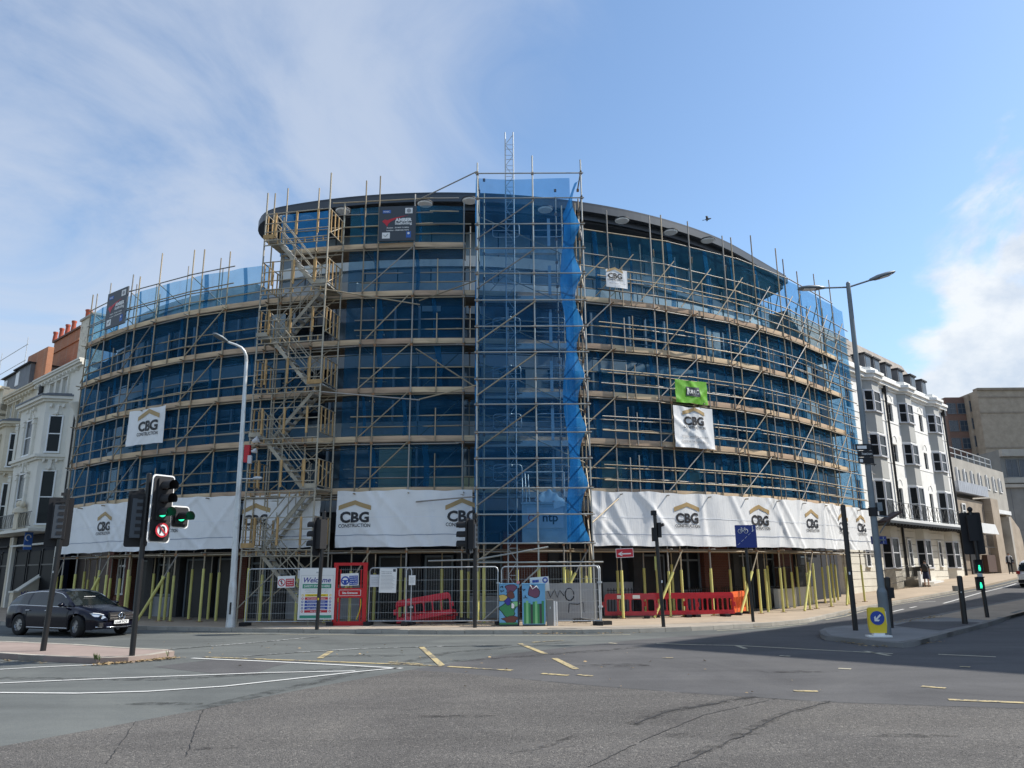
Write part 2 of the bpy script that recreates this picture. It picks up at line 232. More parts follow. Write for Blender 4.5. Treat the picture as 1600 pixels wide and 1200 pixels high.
# ------------------------------------------------------------------ mesh helpers
WM = {}                                               # world matrices of what has been linked
def frame(org, xd, up=V((0, 0, 1))):
    """matrix with local x along xd, local z up, local -y towards the viewer side"""
    x = V(xd).normalized(); z = V(up); y = z.cross(x).normalized(); z = x.cross(y)
    return MX(((x.x, y.x, z.x, org[0]), (x.y, y.y, z.y, org[1]), (x.z, y.z, z.z, org[2]), (0, 0, 0, 1)))
def zalign(a, b):
    d = V(b)-V(a); return MX.Translation(V(a)) @ d.to_track_quat('Z', 'Y').to_matrix().to_4x4(), d.length
class MB:
    def __init__(s, M=None): s.v = []; s.f = []; s.mi = []; s.mats = []; s.M = M; s.cur = 0; s.sm = []
    def use(s, m):
        if m not in s.mats: s.mats.append(m)
        s.cur = s.mats.index(m); return s
    def add(s, vs, fs, M=None, smooth=False):
        o = len(s.v); T = M if s.M is None else (s.M if M is None else s.M @ M)
        s.v += [tuple(T @ V(v)) if T is not None else tuple(v) for v in vs]
        s.f += [[i+o for i in f] for f in fs]; s.mi += [s.cur]*len(fs); s.sm += [smooth]*len(fs); return s
    def box(s, c, d, M=None):
        x, y, z = d[0]/2, d[1]/2, d[2]/2; cx, cy, cz = c
        vs = [(cx+a*x, cy+b*y, cz+e*z) for a in (-1, 1) for b in (-1, 1) for e in (-1, 1)]
        return s.add(vs, [(0, 1, 3, 2), (4, 6, 7, 5), (0, 4, 5, 1), (2, 3, 7, 6), (0, 2, 6, 4), (1, 5, 7, 3)], M)
    def bx(s, x0, x1, y0, y1, z0, z1, M=None): return s.box(((x0+x1)/2, (y0+y1)/2, (z0+z1)/2), (abs(x1-x0), abs(y1-y0), abs(z1-z0)), M)
    def bar(s, a, b, w, h, M=None):                   # rectangular bar between two points
        T, L = zalign(a, b); T = T if M is None else M @ T
        return s.box((0, 0, L/2), (w, h, L), T)
    def tube(s, a, b, r, n=8, r2=None, M=None, cap=True):
        T, L = zalign(a, b); T = T if M is None else M @ T; r2 = r if r2 is None else r2
        vs = [(r*cos(2*PI*i/n), r*sin(2*PI*i/n), 0) for i in range(n)] + [(r2*cos(2*PI*i/n), r2*sin(2*PI*i/n), L) for i in range(n)]
        s.add(vs, [(i, (i+1) % n, (i+1) % n+n, i+n) for i in range(n)], T, True)
        if cap: s.add(vs, [tuple(range(n))[::-1], tuple(range(n, 2*n))], T)
        return s
    def path(s, pts, r, n=6, M=None, closed=False):
        pts = [V(p) for p in pts]; N = len(pts); rings = []; up = None
        for i, p in enumerate(pts):
            a = pts[i-1] if (i or closed) else pts[0]; b = pts[(i+1) % N] if (i < N-1 or closed) else pts[-1]
            d = (b-a).normalized()
            if up is None: up = d.orthogonal().normalized()
            up = (up - d*up.dot(d)); up = up.normalized() if up.length > 1e-5 else d.orthogonal().normalized()
            sd = d.cross(up); rr = r[i] if isinstance(r, (list, tuple)) else r
            rings.append([p + up*(rr*cos(2*PI*k/n)) + sd*(rr*sin(2*PI*k/n)) for k in range(n)])
        vs = [q for g in rings for q in g]; fs = []
        for i in range(N if closed else N-1):
            j = (i+1) % N
            fs += [(i*n+k, i*n+(k+1) % n, j*n+(k+1) % n, j*n+k) for k in range(n)]
        s.add(vs, fs, M, True)
        if not closed: s.add(rings[0]+rings[-1], [tuple(range(n))[::-1], tuple(range(n, 2*n))], M)
        return s
    def prism(s, poly, z0, z1, M=None):               # polygon in local x,y pulled along z
        n = len(poly); vs = [(x, y, z0) for x, y in poly] + [(x, y, z1) for x, y in poly]
        return s.add(vs, [tuple(range(n))[::-1], tuple(range(n, 2*n))] + [(i, (i+1) % n, (i+1) % n+n, i+n) for i in range(n)], M)
    def side(s, poly, y0, y1, M=None):                # polygon in local x,z pulled along y
        n = len(poly); vs = [(x, y0, z) for x, z in poly] + [(x, y1, z) for x, z in poly]
        return s.add(vs, [tuple(range(n)), tuple(range(n, 2*n))[::-1]] + [(i, i+n, (i+1) % n+n, (i+1) % n) for i in range(n)], M)
    def lathe(s, prof, n=12, M=None, cap=True):
        vs = [(r*cos(2*PI*i/n), r*sin(2*PI*i/n), z) for r, z in prof for i in range(n)]
        fs = [(k*n+i, k*n+(i+1) % n, (k+1)*n+(i+1) % n, (k+1)*n+i) for k in range(len(prof)-1) for i in range(n)]
        s.add(vs, fs, M, True); m = len(prof)
        if not cap: return s
        return s.add(vs, [tuple(range(n))[::-1], tuple(range((m-1)*n, m*n))], M)
    def ball(s, c, r, n=8, M=None, sc=(1, 1, 1)):
        T = MX.Translation(c) @ MX.Diagonal((*sc, 1)); T = T if M is None else M @ T
        return s.lathe([(r*sin(PI*k/n)+1e-4, -r*cos(PI*k/n)) for k in range(n+1)], n+2, T)
    def grid(s, fn, nu, nv, smooth=True, M=None):
        vs = [fn(i/nu, j/nv) for j in range(nv+1) for i in range(nu+1)]; w = nu+1
        return s.add(vs, [(j*w+i, j*w+i+1, (j+1)*w+i+1, (j+1)*w+i) for j in range(nv) for i in range(nu)], M, smooth)
    def mesh(s, name, mats=None, recalc=True):
        me = bpy.data.meshes.new(name); me.from_pydata(s.v, [], s.f)
        for m in (s.mats or [mats]): me.materials.append(MT[m])
        me.polygons.foreach_set('material_index', s.mi); me.polygons.foreach_set('use_smooth', s.sm)
        if recalc:
            b = bmesh.new(); b.from_mesh(me); bmesh.ops.recalc_face_normals(b, faces=b.faces); b.to_mesh(me); b.free()
        me.update(); return me
    def split(s, name, m=None, parent=None):         # every separate piece an object of its own
        par = list(range(len(s.v)))
        def fd(i):
            while par[i] != i: par[i] = par[par[i]]; i = par[i]
            return i
        for f in s.f:
            for i in f[1:]: par[fd(i)] = fd(f[0])
        gr = {}
        for k, f in enumerate(s.f): gr.setdefault(fd(f[0]), []).append(k)
        for ks in gr.values():
            b = MB(); ids = sorted({i for k in ks for i in s.f[k]}); mp = {i: j for j, i in enumerate(ids)}
            b.v = [s.v[i] for i in ids]; b.f = [[mp[i] for i in s.f[k]] for k in ks]; b.sm = [s.sm[k] for k in ks]; um = sorted({s.mi[k] for k in ks}); b.mats = [s.mats[i] for i in um] if s.mats else []; b.mi = [um.index(s.mi[k]) for k in ks]; o = b.build(name, m, parent)
        return o
    def build(s, name, m=None, parent=None, recalc=True, **kw): return link(name, s.mesh(name, m, recalc), parent, **kw)
def link(name, data, parent=None, M=None, local=False, label=None, cat=None, group=None, kind=None):
    """link an object; geometry is in world coordinates unless local is set"""
    o = bpy.data.objects.new(name, data); COL.objects.link(o); B = MX() if M is None else M
    if parent is not None:
        o.parent = parent
        if not local: o.matrix_parent_inverse = WM[parent.name].inverted(); W_ = B
        else: W_ = WM[parent.name] @ B
    else: W_ = B
    o.matrix_basis = B; WM[o.name] = W_; return tag(o, label, cat, group, kind)
def tag(o, label=None, cat=None, group=None, kind=None):
    for k, v in (('label', label), ('category', cat), ('group', group), ('kind', kind)):
        if v: o[k] = v
    return o
def thing(name, M, label, cat, group=None):
    if not isinstance(M, MX): M = MX.Translation(V(M))
    return link(name, None, None, M, label=label, cat=cat, group=group)
def copy_tree(o, M=None, parent=None):
    c = o.copy(); COL.objects.link(c)
    if parent is None: c.matrix_basis = M; WM[c.name] = M
    else: c.parent = parent; WM[c.name] = WM[parent.name] @ c.matrix_parent_inverse @ c.matrix_basis
    for ch in list(o.children): copy_tree(ch, None, c)
    return c
SH = {}
def shared(kind, m):
    if (kind, m) not in SH:
        b = MB()
        if kind == 'tube': b.tube((0, 0, 0), (0, 0, 1), 1, 8)
        elif kind == 'box': b.box((0, 0, 0), (1, 1, 1))
        SH[kind, m] = b.mesh(kind, m)
    return SH[kind, m]
def tube(name, a, b, r, m, parent, **kw):
    T, L = zalign(a, b); m = 'steel_dull' if m == 'steel' and rnd.random() < .4 else m; return link(name, shared('tube', m), parent, T @ MX.Diagonal((r, r, L, 1)), **kw)
def brick(name, F, c, d, m, parent, **kw):            # a box piece placed in frame F
    return link(name, shared('box', m), parent, F @ MX.Translation(c) @ MX.Diagonal((*d, 1)), **kw)
TX = {}
def text2d(s, h=None, w=None, bold=0., shear=0.):
    """flat lettering: verts (x,y) centred on the origin, and faces; h is the cap height, w the full width"""
    key = (s, bold, shear)
    if key not in TX:
        c = bpy.data.curves.new('t', 'FONT'); c.body = s; c.offset = bold; c.shear = shear; c.resolution_u = 3; c.align_x = 'CENTER'
        o = bpy.data.objects.new('t', c); COL.objects.link(o)
        me = bpy.data.meshes.new_from_object(o.evaluated_get(bpy.context.evaluated_depsgraph_get()))
        b = bmesh.new(); b.from_mesh(me); bmesh.ops.remove_doubles(b, verts=b.verts, dist=1e-5)
        vs = [(v.co.x, v.co.y) for v in b.verts]; fs = [[v.index for v in f.verts] for f in b.faces]
        b.free(); bpy.data.objects.remove(o); bpy.data.curves.remove(c); bpy.data.meshes.remove(me); TX[key] = (vs, fs)
    vs, fs = TX[key]; x0 = min(v[0] for v in vs); x1 = max(v[0] for v in vs); y1 = max(v[1] for v in vs); sy = (h/y1) if h else None; sx = (w/(x1-x0)) if w else None
    sx = sx or sy; sy = sy or sx; cx = (x0+x1)/2
    return [((x-cx)*sx, (y-y1/2)*sy) for x, y in vs], fs
def put_text(mb, s, F, x, z, h=None, w=None, bold=0., shear=0., off=.004):
    vs, fs = text2d(s, h, w, bold, shear); mb.add([(x+a, -off, z+b) for a, b in vs], fs, F); return mb
def split_at_creases(b):
    for u, _ in U_ST[1:-1]:
        bmesh.ops.bisect_plane(b, geom=b.verts[:]+b.edges[:]+b.faces[:], plane_co=(u*SDX, u*SDY, 0), plane_no=(SDX, SDY, 0))
def sheet(name, polys, dz, m, parent=None, kind=None, sub=0, **kw):
    """flat pieces laid on the terrain, dz above it"""
    b = bmesh.new()
    for p in polys:
        vs = [b.verts.new((q[0], q[1], 0)) for q in p]; f = b.faces.new(vs)
    bmesh.ops.triangulate(b, faces=b.faces[:]); split_at_creases(b)
    for v in b.verts: v.co.z = hgt(v.co.x, v.co.y) + dz
    bmesh.ops.recalc_face_normals(b, faces=b.faces)
    for f in b.faces:
        if f.normal.z < 0: f.normal_flip()
    me = bpy.data.meshes.new(name); b.to_mesh(me); b.free(); me.materials.append(MT[m]); return link(name, me, parent, kind=kind, **kw)
def slab(name, poly, dz, m, parent=None, kind=None, depth=.3):
    """sheet with a skirt down into the ground"""
    o = sheet(name, [poly], dz, m, parent, kind); b = bmesh.new(); b.from_mesh(o.data)
    r = bmesh.ops.extrude_edge_only(b, edges=[e for e in b.edges if e.is_boundary])
    for v in r['geom']:
        if isinstance(v, bmesh.types.BMVert): v.co.z -= depth
    bmesh.ops.recalc_face_normals(b, faces=b.faces); b.to_mesh(o.data); b.free(); return o
def ribbon(pts, w):
    """polygons of a line of width w through ground points"""
    pts = [V((p[0], p[1], 0)) for p in pts]; L = []; R = []
    for i, p in enumerate(pts):
        d = (pts[min(i+1, len(pts)-1)]-pts[max(i-1, 0)]).normalized(); n = V((-d.y, d.x, 0))*w/2; L.append(p+n); R.append(p-n)
    return [[L[i], L[i+1], R[i+1], R[i]] for i in range(len(pts)-1)]
def resample(pts, step):
    pts = [V((p[0], p[1], 0)) for p in pts]; out = [pts[0]]; need = step
    for a, b in zip(pts, pts[1:]):
        L = (b-a).length; t = 0
        while L-t >= need: t += need; out.append(a+(b-a)*(t/L)); need = step
        need -= L-t
    if (out[-1]-pts[-1]).length > step*.25: out.append(pts[-1])
    return out
def kerbs(parent, pts, m, top=.125, w=.15, step=.92, inward=1):
    """kerb stones one by one along a line; inward is the side they stand on"""
    q = resample(pts, step)
    for a, b in zip(q, q[1:]):
        d = b-a
        if d.length < .05: continue
        n = V((-d.y, d.x, 0)).normalized()*inward*w/2; za, zb = hgt(a.x, a.y)+top, hgt(b.x, b.y)+top
        F = frame((0, 0, 0), (d.x, d.y, zb-za)); c = (a+b)/2+n; F.translation = (c.x, c.y, (za+zb)/2-.15+rnd.uniform(-.004, .004))
        link('kerbstone', shared('box', m), parent, F @ MX.Diagonal((d.length-.014, w, .3, 1)))
# ------------------------------------------------------------------ ground, roads, pavements
def g(px, py): p = gp(px, py); return (p.x, p.y)
def setting():
    X0, X1, Y0, Y1 = -600, 700, -120, 900
    sheet('road', [[(X0, Y0), (X1, Y0), (X1, Y1), (X0, Y1)]], 0, 'asphalt_green', kind='structure')
    # darker carriageway through the junction, and the coarse old surface in front
    edge = [g(*p) for p in ((640, 1047), (700, 1037), (800, 1021), (900, 1010), (1000, 999), (1100, 992), (1210, 984))]
    ks = [g(*p) for p in ((1262, 974), (1350, 953), (1400, 943))]
    far = [(ks[-1][0]+SDX*60, ks[-1][1]+SDY*60), (ks[-1][0]+SDX*60+20, ks[-1][1]+SDY*60-20), (90, 40), (60, -30), (7, -30), (.2, 3)]
    sheet('road_resurfaced', [edge+ks+far], .002, 'asphalt_dark', kind='structure')
    co = [g(*p) for p in ((-60, 1180), (0, 1167), (200, 1130), (320, 1108), (470, 1078), (640, 1047), (720, 1052), (800, 1060), (950, 1074), (1100, 1085), (1300, 1098), (1450, 1103), (1600, 1108), (1750, 1114))]
    sheet('road_coarse', [co + [(30, -25), (-30, -25), (-12, 2)]], .004, 'asphalt_coarse', kind='structure')
    sheet('road_patch', [[g(*p) for p in ((240, 1042), (330, 1031), (470, 1033), (430, 1041), (392, 1054), (330, 1052))]], .003, 'asphalt_dark', kind='structure')
    # joints and cracks in the coarse surface
    def crack(pp, w, jit):
        pts = resample([g(*p) for p in pp], .13); return [q for q in ribbon([(p.x+rnd.uniform(-jit, jit), p.y+rnd.uniform(-jit, jit)) for p in pts], w) if rnd.random() < .93]
    cr = crack(((1180, 1089), (1040, 1113), (990, 1132)), .035, .025) + crack(((1215, 1092), (1100, 1118), (1000, 1160), (920, 1200)), .014, .012) + crack(((1300, 1096), (1220, 1118), (1160, 1150), (1110, 1172), (1050, 1200)), .022, .03)
    cr += crack(((212, 1128), (190, 1160), (165, 1195)), .010, .012) + crack(((318, 1109), (302, 1150), (290, 1185)), .010, .012) + crack(((800, 1060), (950, 1074), (1100, 1085), (1300, 1098), (1600, 1108)), .02, .008)
    def blotch(px, py, rx, ry, seed, m):
        r = random.Random(seed); c = V(g(px, py)); n = 26; ph = r.uniform(0, 6); sheet('road_stain', [[(c.x+rx*cos(2*PI*k/n)*(1+.25*sin(3*2*PI*k/n+ph)+.12*sin(7*2*PI*k/n)), c.y+ry*sin(2*PI*k/n)*(1+.25*sin(2*2*PI*k/n+ph))) for k in range(n)]], .0052+.0002*seed, m, kind='structure')
    for i, (px, py, rx, ry) in enumerate(((1060, 1150, .22, .10), (1175, 1147, .16, .07), (850, 1166, .34, .16), (700, 1120, .5, .12), (320, 1170, .3, .1), (1420, 1150, .5, .1), (960, 1040, .8, .25), (560, 1025, .9, .3), (1240, 1050, .7, .2), (250, 1100, .6, .15))): blotch(px, py, rx, ry, i, 'stain' if i != 2 else 'stain_pale')
    for i, (pp, w) in enumerate(((((1180, 1089), (1100, 1102), (1040, 1113), (985, 1133)), .20), (((1300, 1096), (1220, 1118), (1160, 1146), (1090, 1180)), .16), (((800, 1180), (860, 1165), (900, 1150)), .10), (((0, 1060), (260, 1062), (520, 1046), (760, 1030), (1000, 1012)), .35), (((300, 1110), (700, 1020), (900, 1003)), .3))): sheet('road_stain', ribbon(resample([g(*p) for p in pp], .3), w), .0076+i*.0003, 'stain', kind='structure')
    sheet('road_cracks', cr, .0094, 'tar', kind='structure')
    W_ = lambda n, pp, w, m: sheet(n, ribbon([g(*p) for p in pp], w), .0106, m, kind='structure')
    W_('white_line', ((-40, 1049), (0, 1046.5), (60, 1043), (150, 1039)), .10, 'paint_white')
    W_('white_line', ((-60, 1070), (0, 1068), (150, 1061.5), (300, 1056), (420, 1051.5), (555, 1049)), .10, 'paint_white')
    W_('white_line', ((-60, 1084), (0, 1083), (120, 1084), (230, 1081), (350, 1073), (470, 1060), (560, 1050), (622, 1044)), .10, 'paint_white')
    W_('white_line', ((300, 1029), (420, 1034), (540, 1040), (628, 1045)), .12, 'paint_white')
    W_('faint_line', ((220, 1018), (290, 1013), (390, 1005), (500, 995)), .12, 'paint_white_faint')
    W_('faint_line', ((380, 1026), (460, 1020), (560, 1014), (700, 1010), (800, 1008)), .12, 'paint_white_faint')
    for a, b in (((318, 1027), (692, 1041)), ((500, 1029), (517, 1018)), ((690, 1040), (658, 1011)), ((700, 1042), (800, 1048)), ((812, 1006), (852, 1022)), ((866, 1029), (900, 1046)), ((846, 1053), (888, 1056)), ((902, 1055), (925, 1057)), ((832, 1004), (880, 1001)), ((1240, 1080), (1278, 1081)), ((1440, 1073), (1478, 1076)), ((1482, 1094), (1600, 1099)), ((1036, 1028), (1052, 1028.5)), ((1500, 1042), (1516, 1043)), ((608, 1035), (660, 1038))):
        W_('box_junction_line', (a, b), .14, 'paint_yellow')
    W_('box_junction_line', ((1026, 1006), (1090, 1008), (1150, 1009), (1260, 1015), (1395, 1022)), .12, 'paint_cream')
    W_('box_junction_line', ((1150, 1009), (1165, 1014)), .12, 'paint_cream'); W_('box_junction_line', ((1352, 1018), (1390, 1025)), .12, 'paint_cream')
    for a, b in (((1466, 1023), (1556, 1027)), ((952, 1005), (963, 1006)), ((1218, 1025), (1235, 1026)), ((1310, 1045), (1330, 1046))): W_('lane_dash', (a, b), .12, 'paint_cream')
    for a, b in (((1395, 956), (1412, 952)), ((1422, 950), (1432, 948)), ((1436, 941), (1462, 940)), ((1474, 943), (1530, 927)), ((1530, 927), (1588, 912))): W_('lane_line', (a, b), .11, 'paint_white')
    W_('kerb_line', ((250, 989), (400, 991), (700, 994), (900, 993.5), (985, 992)), .08, 'paint_cream'); W_('kerb_line', ((1120, 986), (1200, 981), (1262, 975)), .08, 'paint_cream'); W_('kerb_line', ((1290, 969), (1350, 955), (1400, 945), (1600, 906)), .08, 'paint_cream')
    # pavement round the building
    kp = [g(*p) for p in ((0, 977), (215, 984), (400, 988), (700, 991), (900, 990.5), (970, 989.5), (1090, 985.5), (1200, 979), (1262, 973), (1305, 963), (1350, 952), (1400, 942))]
    lf = [(kp[0][0]-.74*40, kp[0][1]+.67*40)]; rt = [(kp[-1][0]+SDX*k, kp[-1][1]+SDY*k) for k in (10, 25, 70)]
    line = lf + kp + rt; inner = []
    for i, p in enumerate(line):
        a, b = V(line[max(i-1, 0)]), V(line[min(i+1, len(line)-1)]); d = (b-a).normalized(); inner.append((p[0]-d.y*.14, p[1]+d.x*.14))
    pav = slab('pavement', inner + [(60, 140), (-70, 110)], .12, 'pave', kind='structure')
    kerbs(pav, kp[:-1] + rt[:1], 'kerb', w=.15, inward=1); kerbs(pav, lf+kp[:1], 'kerb_dark', inward=1, step=2.8)
    # flagstones along the kerb where they can be told apart
    q = resample(kp[2:8], .9)
    for a, b in zip(q, q[1:]):
        d = (b-a); n = V((-d.y, d.x, 0)).normalized()
        for k in range(2):
            c = (a+b)/2 + n*(.15+.32+k*.63); F = frame((c.x, c.y, hgt(c.x, c.y)+.10+rnd.uniform(0, .004)), (d.x, d.y, 0))
            link('paving_slab', shared('box', 'slab'), pav, F @ MX.Diagonal((d.length-.02, .61, .05, 1)))
    # traffic islands
    near = [g(*p) for p in ((1281, 992), (1283, 997), (1290, 1000.5), (1320, 1004), (1352, 1008), (1385, 1011), (1412, 1012.5), (1428, 1011), (1460, 1002), (1500, 991), (1544, 979))]
    near2 = [g(*p) for p in ((1572, 969), (1600, 959))]; fr = (near2[-1][0]+SDX*30, near2[-1][1]+SDY*30)
    farp = [g(*p) for p in ((1600, 938), (1497, 958), (1435, 970), (1398, 977), (1359, 980.5), (1310, 984), (1290, 987))]; ff = (farp[0][0]+SDX*30, farp[0][1]+SDY*30)
    isl = slab('traffic_island', near + near2 + [fr, ff] + farp, .12, 'pave_grey', kind='structure')  # grey paving puts the shadow over the island's front into its colour
    kerbs(isl, near + near2 + [fr], 'kerb_dark', top=.128, w=.18, inward=1); kerbs(isl, farp[::-1] + [ff], 'kerb_dark', top=.128, w=.15, inward=-1)
    sheet('lit_paving', [[g(*p) for p in ((1437, 972), (1497, 961), (1598, 941))] + [(ff[0]-.2, ff[1]), fr] + [g(*p) for p in ((1598, 962), (1545, 975), (1480, 970))]], .128, 'pave', isl)  # beige stands for the sunlit rear of the same paving
    sheet('tarmac_field', [[g(*p) for p in ((1396, 984), (1425, 977), (1510, 977), (1535, 979), (1470, 992), (1440, 989))]], .126, 'asphalt_dark', isl)
    n2 = [g(*p) for p in ((-80, 1024), (0, 1029.5), (70, 1034), (150, 1037.5), (200, 1036), (245, 1031), (272, 1025.5))]; f2 = [g(*p) for p in ((262, 1023), (200, 1020), (100, 1013), (0, 1009), (-120, 1003))]
    il = slab('traffic_island', n2 + f2, .12, 'pave_pink', kind='structure')
    kerbs(il, n2, 'kerb', top=.128, w=.16, inward=1); kerbs(il, f2, 'kerb', top=.128, w=.16, inward=1)
    # dry leaves swept against the kerbs
    b = MB().use('leaf_dry')
    def leaves(a, c, n, spread, dz=.0):
        A, C = V(g(*a)), V(g(*c))
        for _ in range(n):
            p = A.lerp(C, rnd.random()); p += V((rnd.gauss(0, spread), rnd.gauss(0, spread))); s = rnd.uniform(.02, .055); z = hgt(p.x, p.y)+dz+rnd.uniform(.015, .04)
            M = MX.Translation((p.x, p.y, z)) @ MX.Rotation(rnd.uniform(0, 6.3), 4, 'Z') @ MX.Rotation(rnd.uniform(-.6, .6), 4, 'X')
            b.add([(-s, 0, 0), (0, -s*.5, .006), (s, 0, .0), (0, s*.5, .006)], [(0, 1, 2, 3)], M)
    leaves((150, 1040), (275, 1029), 420, .10); leaves((0, 1033), (70, 1037), 40, .06); leaves((820, 991), (1010, 990), 90, .08); leaves((1280, 996), (1350, 1010), 90, .07); leaves((1370, 1012), (1470, 1004), 60, .12)
    leaves((1400, 980), (1470, 968), 150, .12, .12); leaves((1170, 982), (1400, 943), 160, .15); leaves((660, 983), (790, 984), 120, .1, .12); leaves((300, 1010), (1200, 1060), 60, 1.5); leaves((760, 978), (930, 980), 60, .15, .12); leaves((1360, 975), (1385, 984), 50, .1, .12)
    b.build('fallen_leaves', recalc=False, kind='stuff')
    b = MB().use('weed')
    for px, py in ((150, 1030), (152, 1031), (155, 1033), (148, 1031), (262, 1026)):
        p = gp(px, py, .1)
        for _ in range(9):
            a = rnd.uniform(0, 6.3); l = rnd.uniform(.05, .16); e = V((cos(a)*l*.5, sin(a)*l*.5, l)); s = V((-sin(a), cos(a), 0))*.005
            b.add([p-s, p+s, p+e*.6+s*1.6, p+e, p+e*.6-s*1.6], [(0, 1, 2, 3, 4)])
    b.build('kerb_weeds', recalc=False, kind='stuff')
setting()
# ------------------------------------------------------------------ the curved office building
LV = [2.85, 4.97, 6.97, 8.92, 10.94, 12.98, 15.09]
T0, T1 = -43.4, th_at(1363, 2.9)
TA, TB = T0-4.2, T1+4.6                               # the building runs on a little past its scaffold
AS = [-43.0 + 9.3*k for k in range(13)]               # pole lines; half bays between
HALF = [-43.0 + 4.65*k for k in range(25) if -43.0 + 4.65*k < T1+.5]
def bayframe(t, r, z=0.):
    p = arc(t, r, z); n = nrm(t); return frame(p, (-n.y, n.x, 0))
def bay_w(t0, t1, r): return (arc(t1, r)-arc(t0, r)).length
def office():
    root = thing('office_building', arc(0, 23.4), 'curved dark glass office building of six levels under repair behind the scaffold', 'building')
    b = MB().use('core')                              # the floor plates and dark rooms behind the glass
    ths = [TA + (TB-TA)*k/60 for k in range(61)]
    for z0, z1, r, ta, tb in ((.0, 14.2, 22.9, TA, TB), (14.2, 18.3, 19.9, -24, 62)):
        b.grid(lambda u, v: arc(ta+(tb-ta)*u, r, z0+(z1-z0)*v), 60, 1)
    A, B_ = arc(TA, 22.9), arc(TB, 22.9)
    poly = [arc(t, 23.45) for t in ths] + [B_+V((-8, 9, 0)), V((-6, 80, 0)), A+V((-6, 9, 0))]
    b.prism([(p.x, p.y) for p in poly], 13.55, 14.1); b.prism([(p.x, p.y) for p in poly], 4.2, 4.5)
    for z in (4.35, 13.9):
        pass
    b.box((A.x+3.2, A.y+6.4, 7.1), (.4, .4, 14)); b.build('core', parent=root)
    e = MB().use('brick_dark'); n = V((-.74, .67, 0)); e.add([A+V((0, 0, 0)), A+V((-7.5, 8, 0)), A+V((-7.5, 8, 14)), A+V((0, 0, 14))], [(0, 1, 2, 3)])
    e.add([B_, B_+V((-9, 9, 0)), B_+V((-9, 9, 14)), B_+V((0, 0, 14))], [(0, 1, 2, 3)]); e.split('flank_wall', parent=root)
    W = bay_w(0, 4.65, 23.4)
    pm = MB().use('glass'); pm.box((0, 0, 0), (W-.08, .03, 1)); pane = pm.mesh('pane')
    pm2 = MB().use('glass_sky'); pm2.box((0, 0, 0), (W-.08, .03, 1)); pane2 = pm2.mesh('pane')
    sp = MB().use('spandrel'); sp.box((0, 0, 0), (W-.02, .12, 1)); spm = sp.mesh('spandrel')
    fm = MB().use('mullion_pale'); fm.box((0, 0, 0), (.09, .14, 1)); fmm = fm.mesh('mullion')
    rows = [(5.05, 7.45), (8.05, 10.45), (11.05, 13.35)]; bands = [(4.35, 5.05), (7.45, 8.05), (10.45, 11.05)]
    for i in range(-1, len(HALF)):
        tm = -43.0+4.65*i+2.325
        for z0, z1 in rows:
            F = bayframe(tm, 23.4); mz = (z0+z1)/2
            w = link('window', pane if (i*7+int(z0)) % 3 else pane2, root, F @ MX.Translation((0, 0, mz)) @ MX.Diagonal((1, 1, z1-z0, 1)))
            for x in ((-W/2,) if i % 2 else (-W/2, -.1)): link('mullion', fmm, w, F @ MX.Translation((x, -.06, mz)) @ MX.Diagonal((1, 1, z1-z0, 1)))
            fr = MB(F).use('mullion'); fr.bx(-W/2, W/2, -.06, .02, z0+.62, z0+.70); fr.build('transom_bar', parent=w)
        for z0, z1 in rows:
            if rnd.random() < .34: hb = rnd.uniform(.4, 1.5); q0 = rnd.choice((-W/2+.1, -W*.1)); bd = MB(bayframe(tm, 23.47)).use('blind').bx(q0, q0+rnd.uniform(.5, .9)*W*.6, -.03, -.005, z1-hb, z1-.05).build('blind', parent=root)
        for z0, z1 in bands: link('spandrel', spm, root, bayframe(tm, 23.4) @ MX.Translation((0, -.03, (z0+z1)/2)) @ MX.Diagonal((1, 1, z1-z0, 1)))
    # pale boards shut into some of the openings
    for px, z0, z1, w in ((618, 5.15, 7.0, 1.35), (708, 5.15, 5.75, 2.2), (604, 7.1, 7.5, 2.6), (952, 5.2, 6.5, 1.1), (1076, 5.2, 6.3, 1.2), (1072, 9.0, 9.8, 1.2), (1022, 9.1, 10.0, .7), (640, 9.0, 9.5, 2.0), (1160, 5.2, 6.0, .9)):
        F = bayframe(th_at(px, (z0+z1)/2, 23.4), 23.5); p = MB(F).use('pale_panel')
        for k in range(int((z1-z0)/.26)+1): p.bx(-w/2, w/2, -.03-.006*(k % 2), .03, z0+k*.26, min(z1, z0+k*.26+.25))
        p.build('boarded_opening', parent=root)
    # parapet of the lower wings, attic storey and the great disc of the roof
    def ring(name, t0, t1, r0, r1, z0, z1, m, n=40):
        b = MB().use(m); P = [(r0, z0), (r0, z1), (r1, z1), (r1, z0)]
        vs = [arc(t0+(t1-t0)*k/n, r, z) for k in range(n+1) for r, z in P]
        b.add(vs, [(k*4+j, k*4+(j+1) % 4, k*4+4+(j+1) % 4, k*4+4+j) for k in range(n) for j in range(4)] + [(0, 1, 2, 3), (n*4, n*4+3, n*4+2, n*4+1)], None, False)
        return b.build(name, parent=root)
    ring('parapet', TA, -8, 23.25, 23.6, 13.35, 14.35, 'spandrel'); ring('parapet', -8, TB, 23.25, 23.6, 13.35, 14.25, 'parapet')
    ring('wing_roof_edge', -41.5, -20, 22.2, 23.7, 14.35, 14.75, 'parapet'); ring('attic_band', -24, 60, 20.0, 20.35, 16.3, 16.85, 'parapet'); ring('attic_sill', -24, 62, 20.0, 20.4, 14.3, 14.75, 'spandrel')
    Wa = bay_w(0, 4.65, 20.2)
    pa = MB().use('glass_pale_sky'); pa.box((0, 0, 0), (Wa-.06, .03, 1)); pam = pa.mesh('attic_pane')
    for i in range(19):
        t = -22 + 4.65*i
        for z0, z1 in ((14.75, 16.3), (16.85, 18.2)): link('attic_window', pam, root, bayframe(t, 20.15) @ MX.Translation((0, 0, (z0+z1)/2)) @ MX.Diagonal((1, 1, z1-z0, 1)))
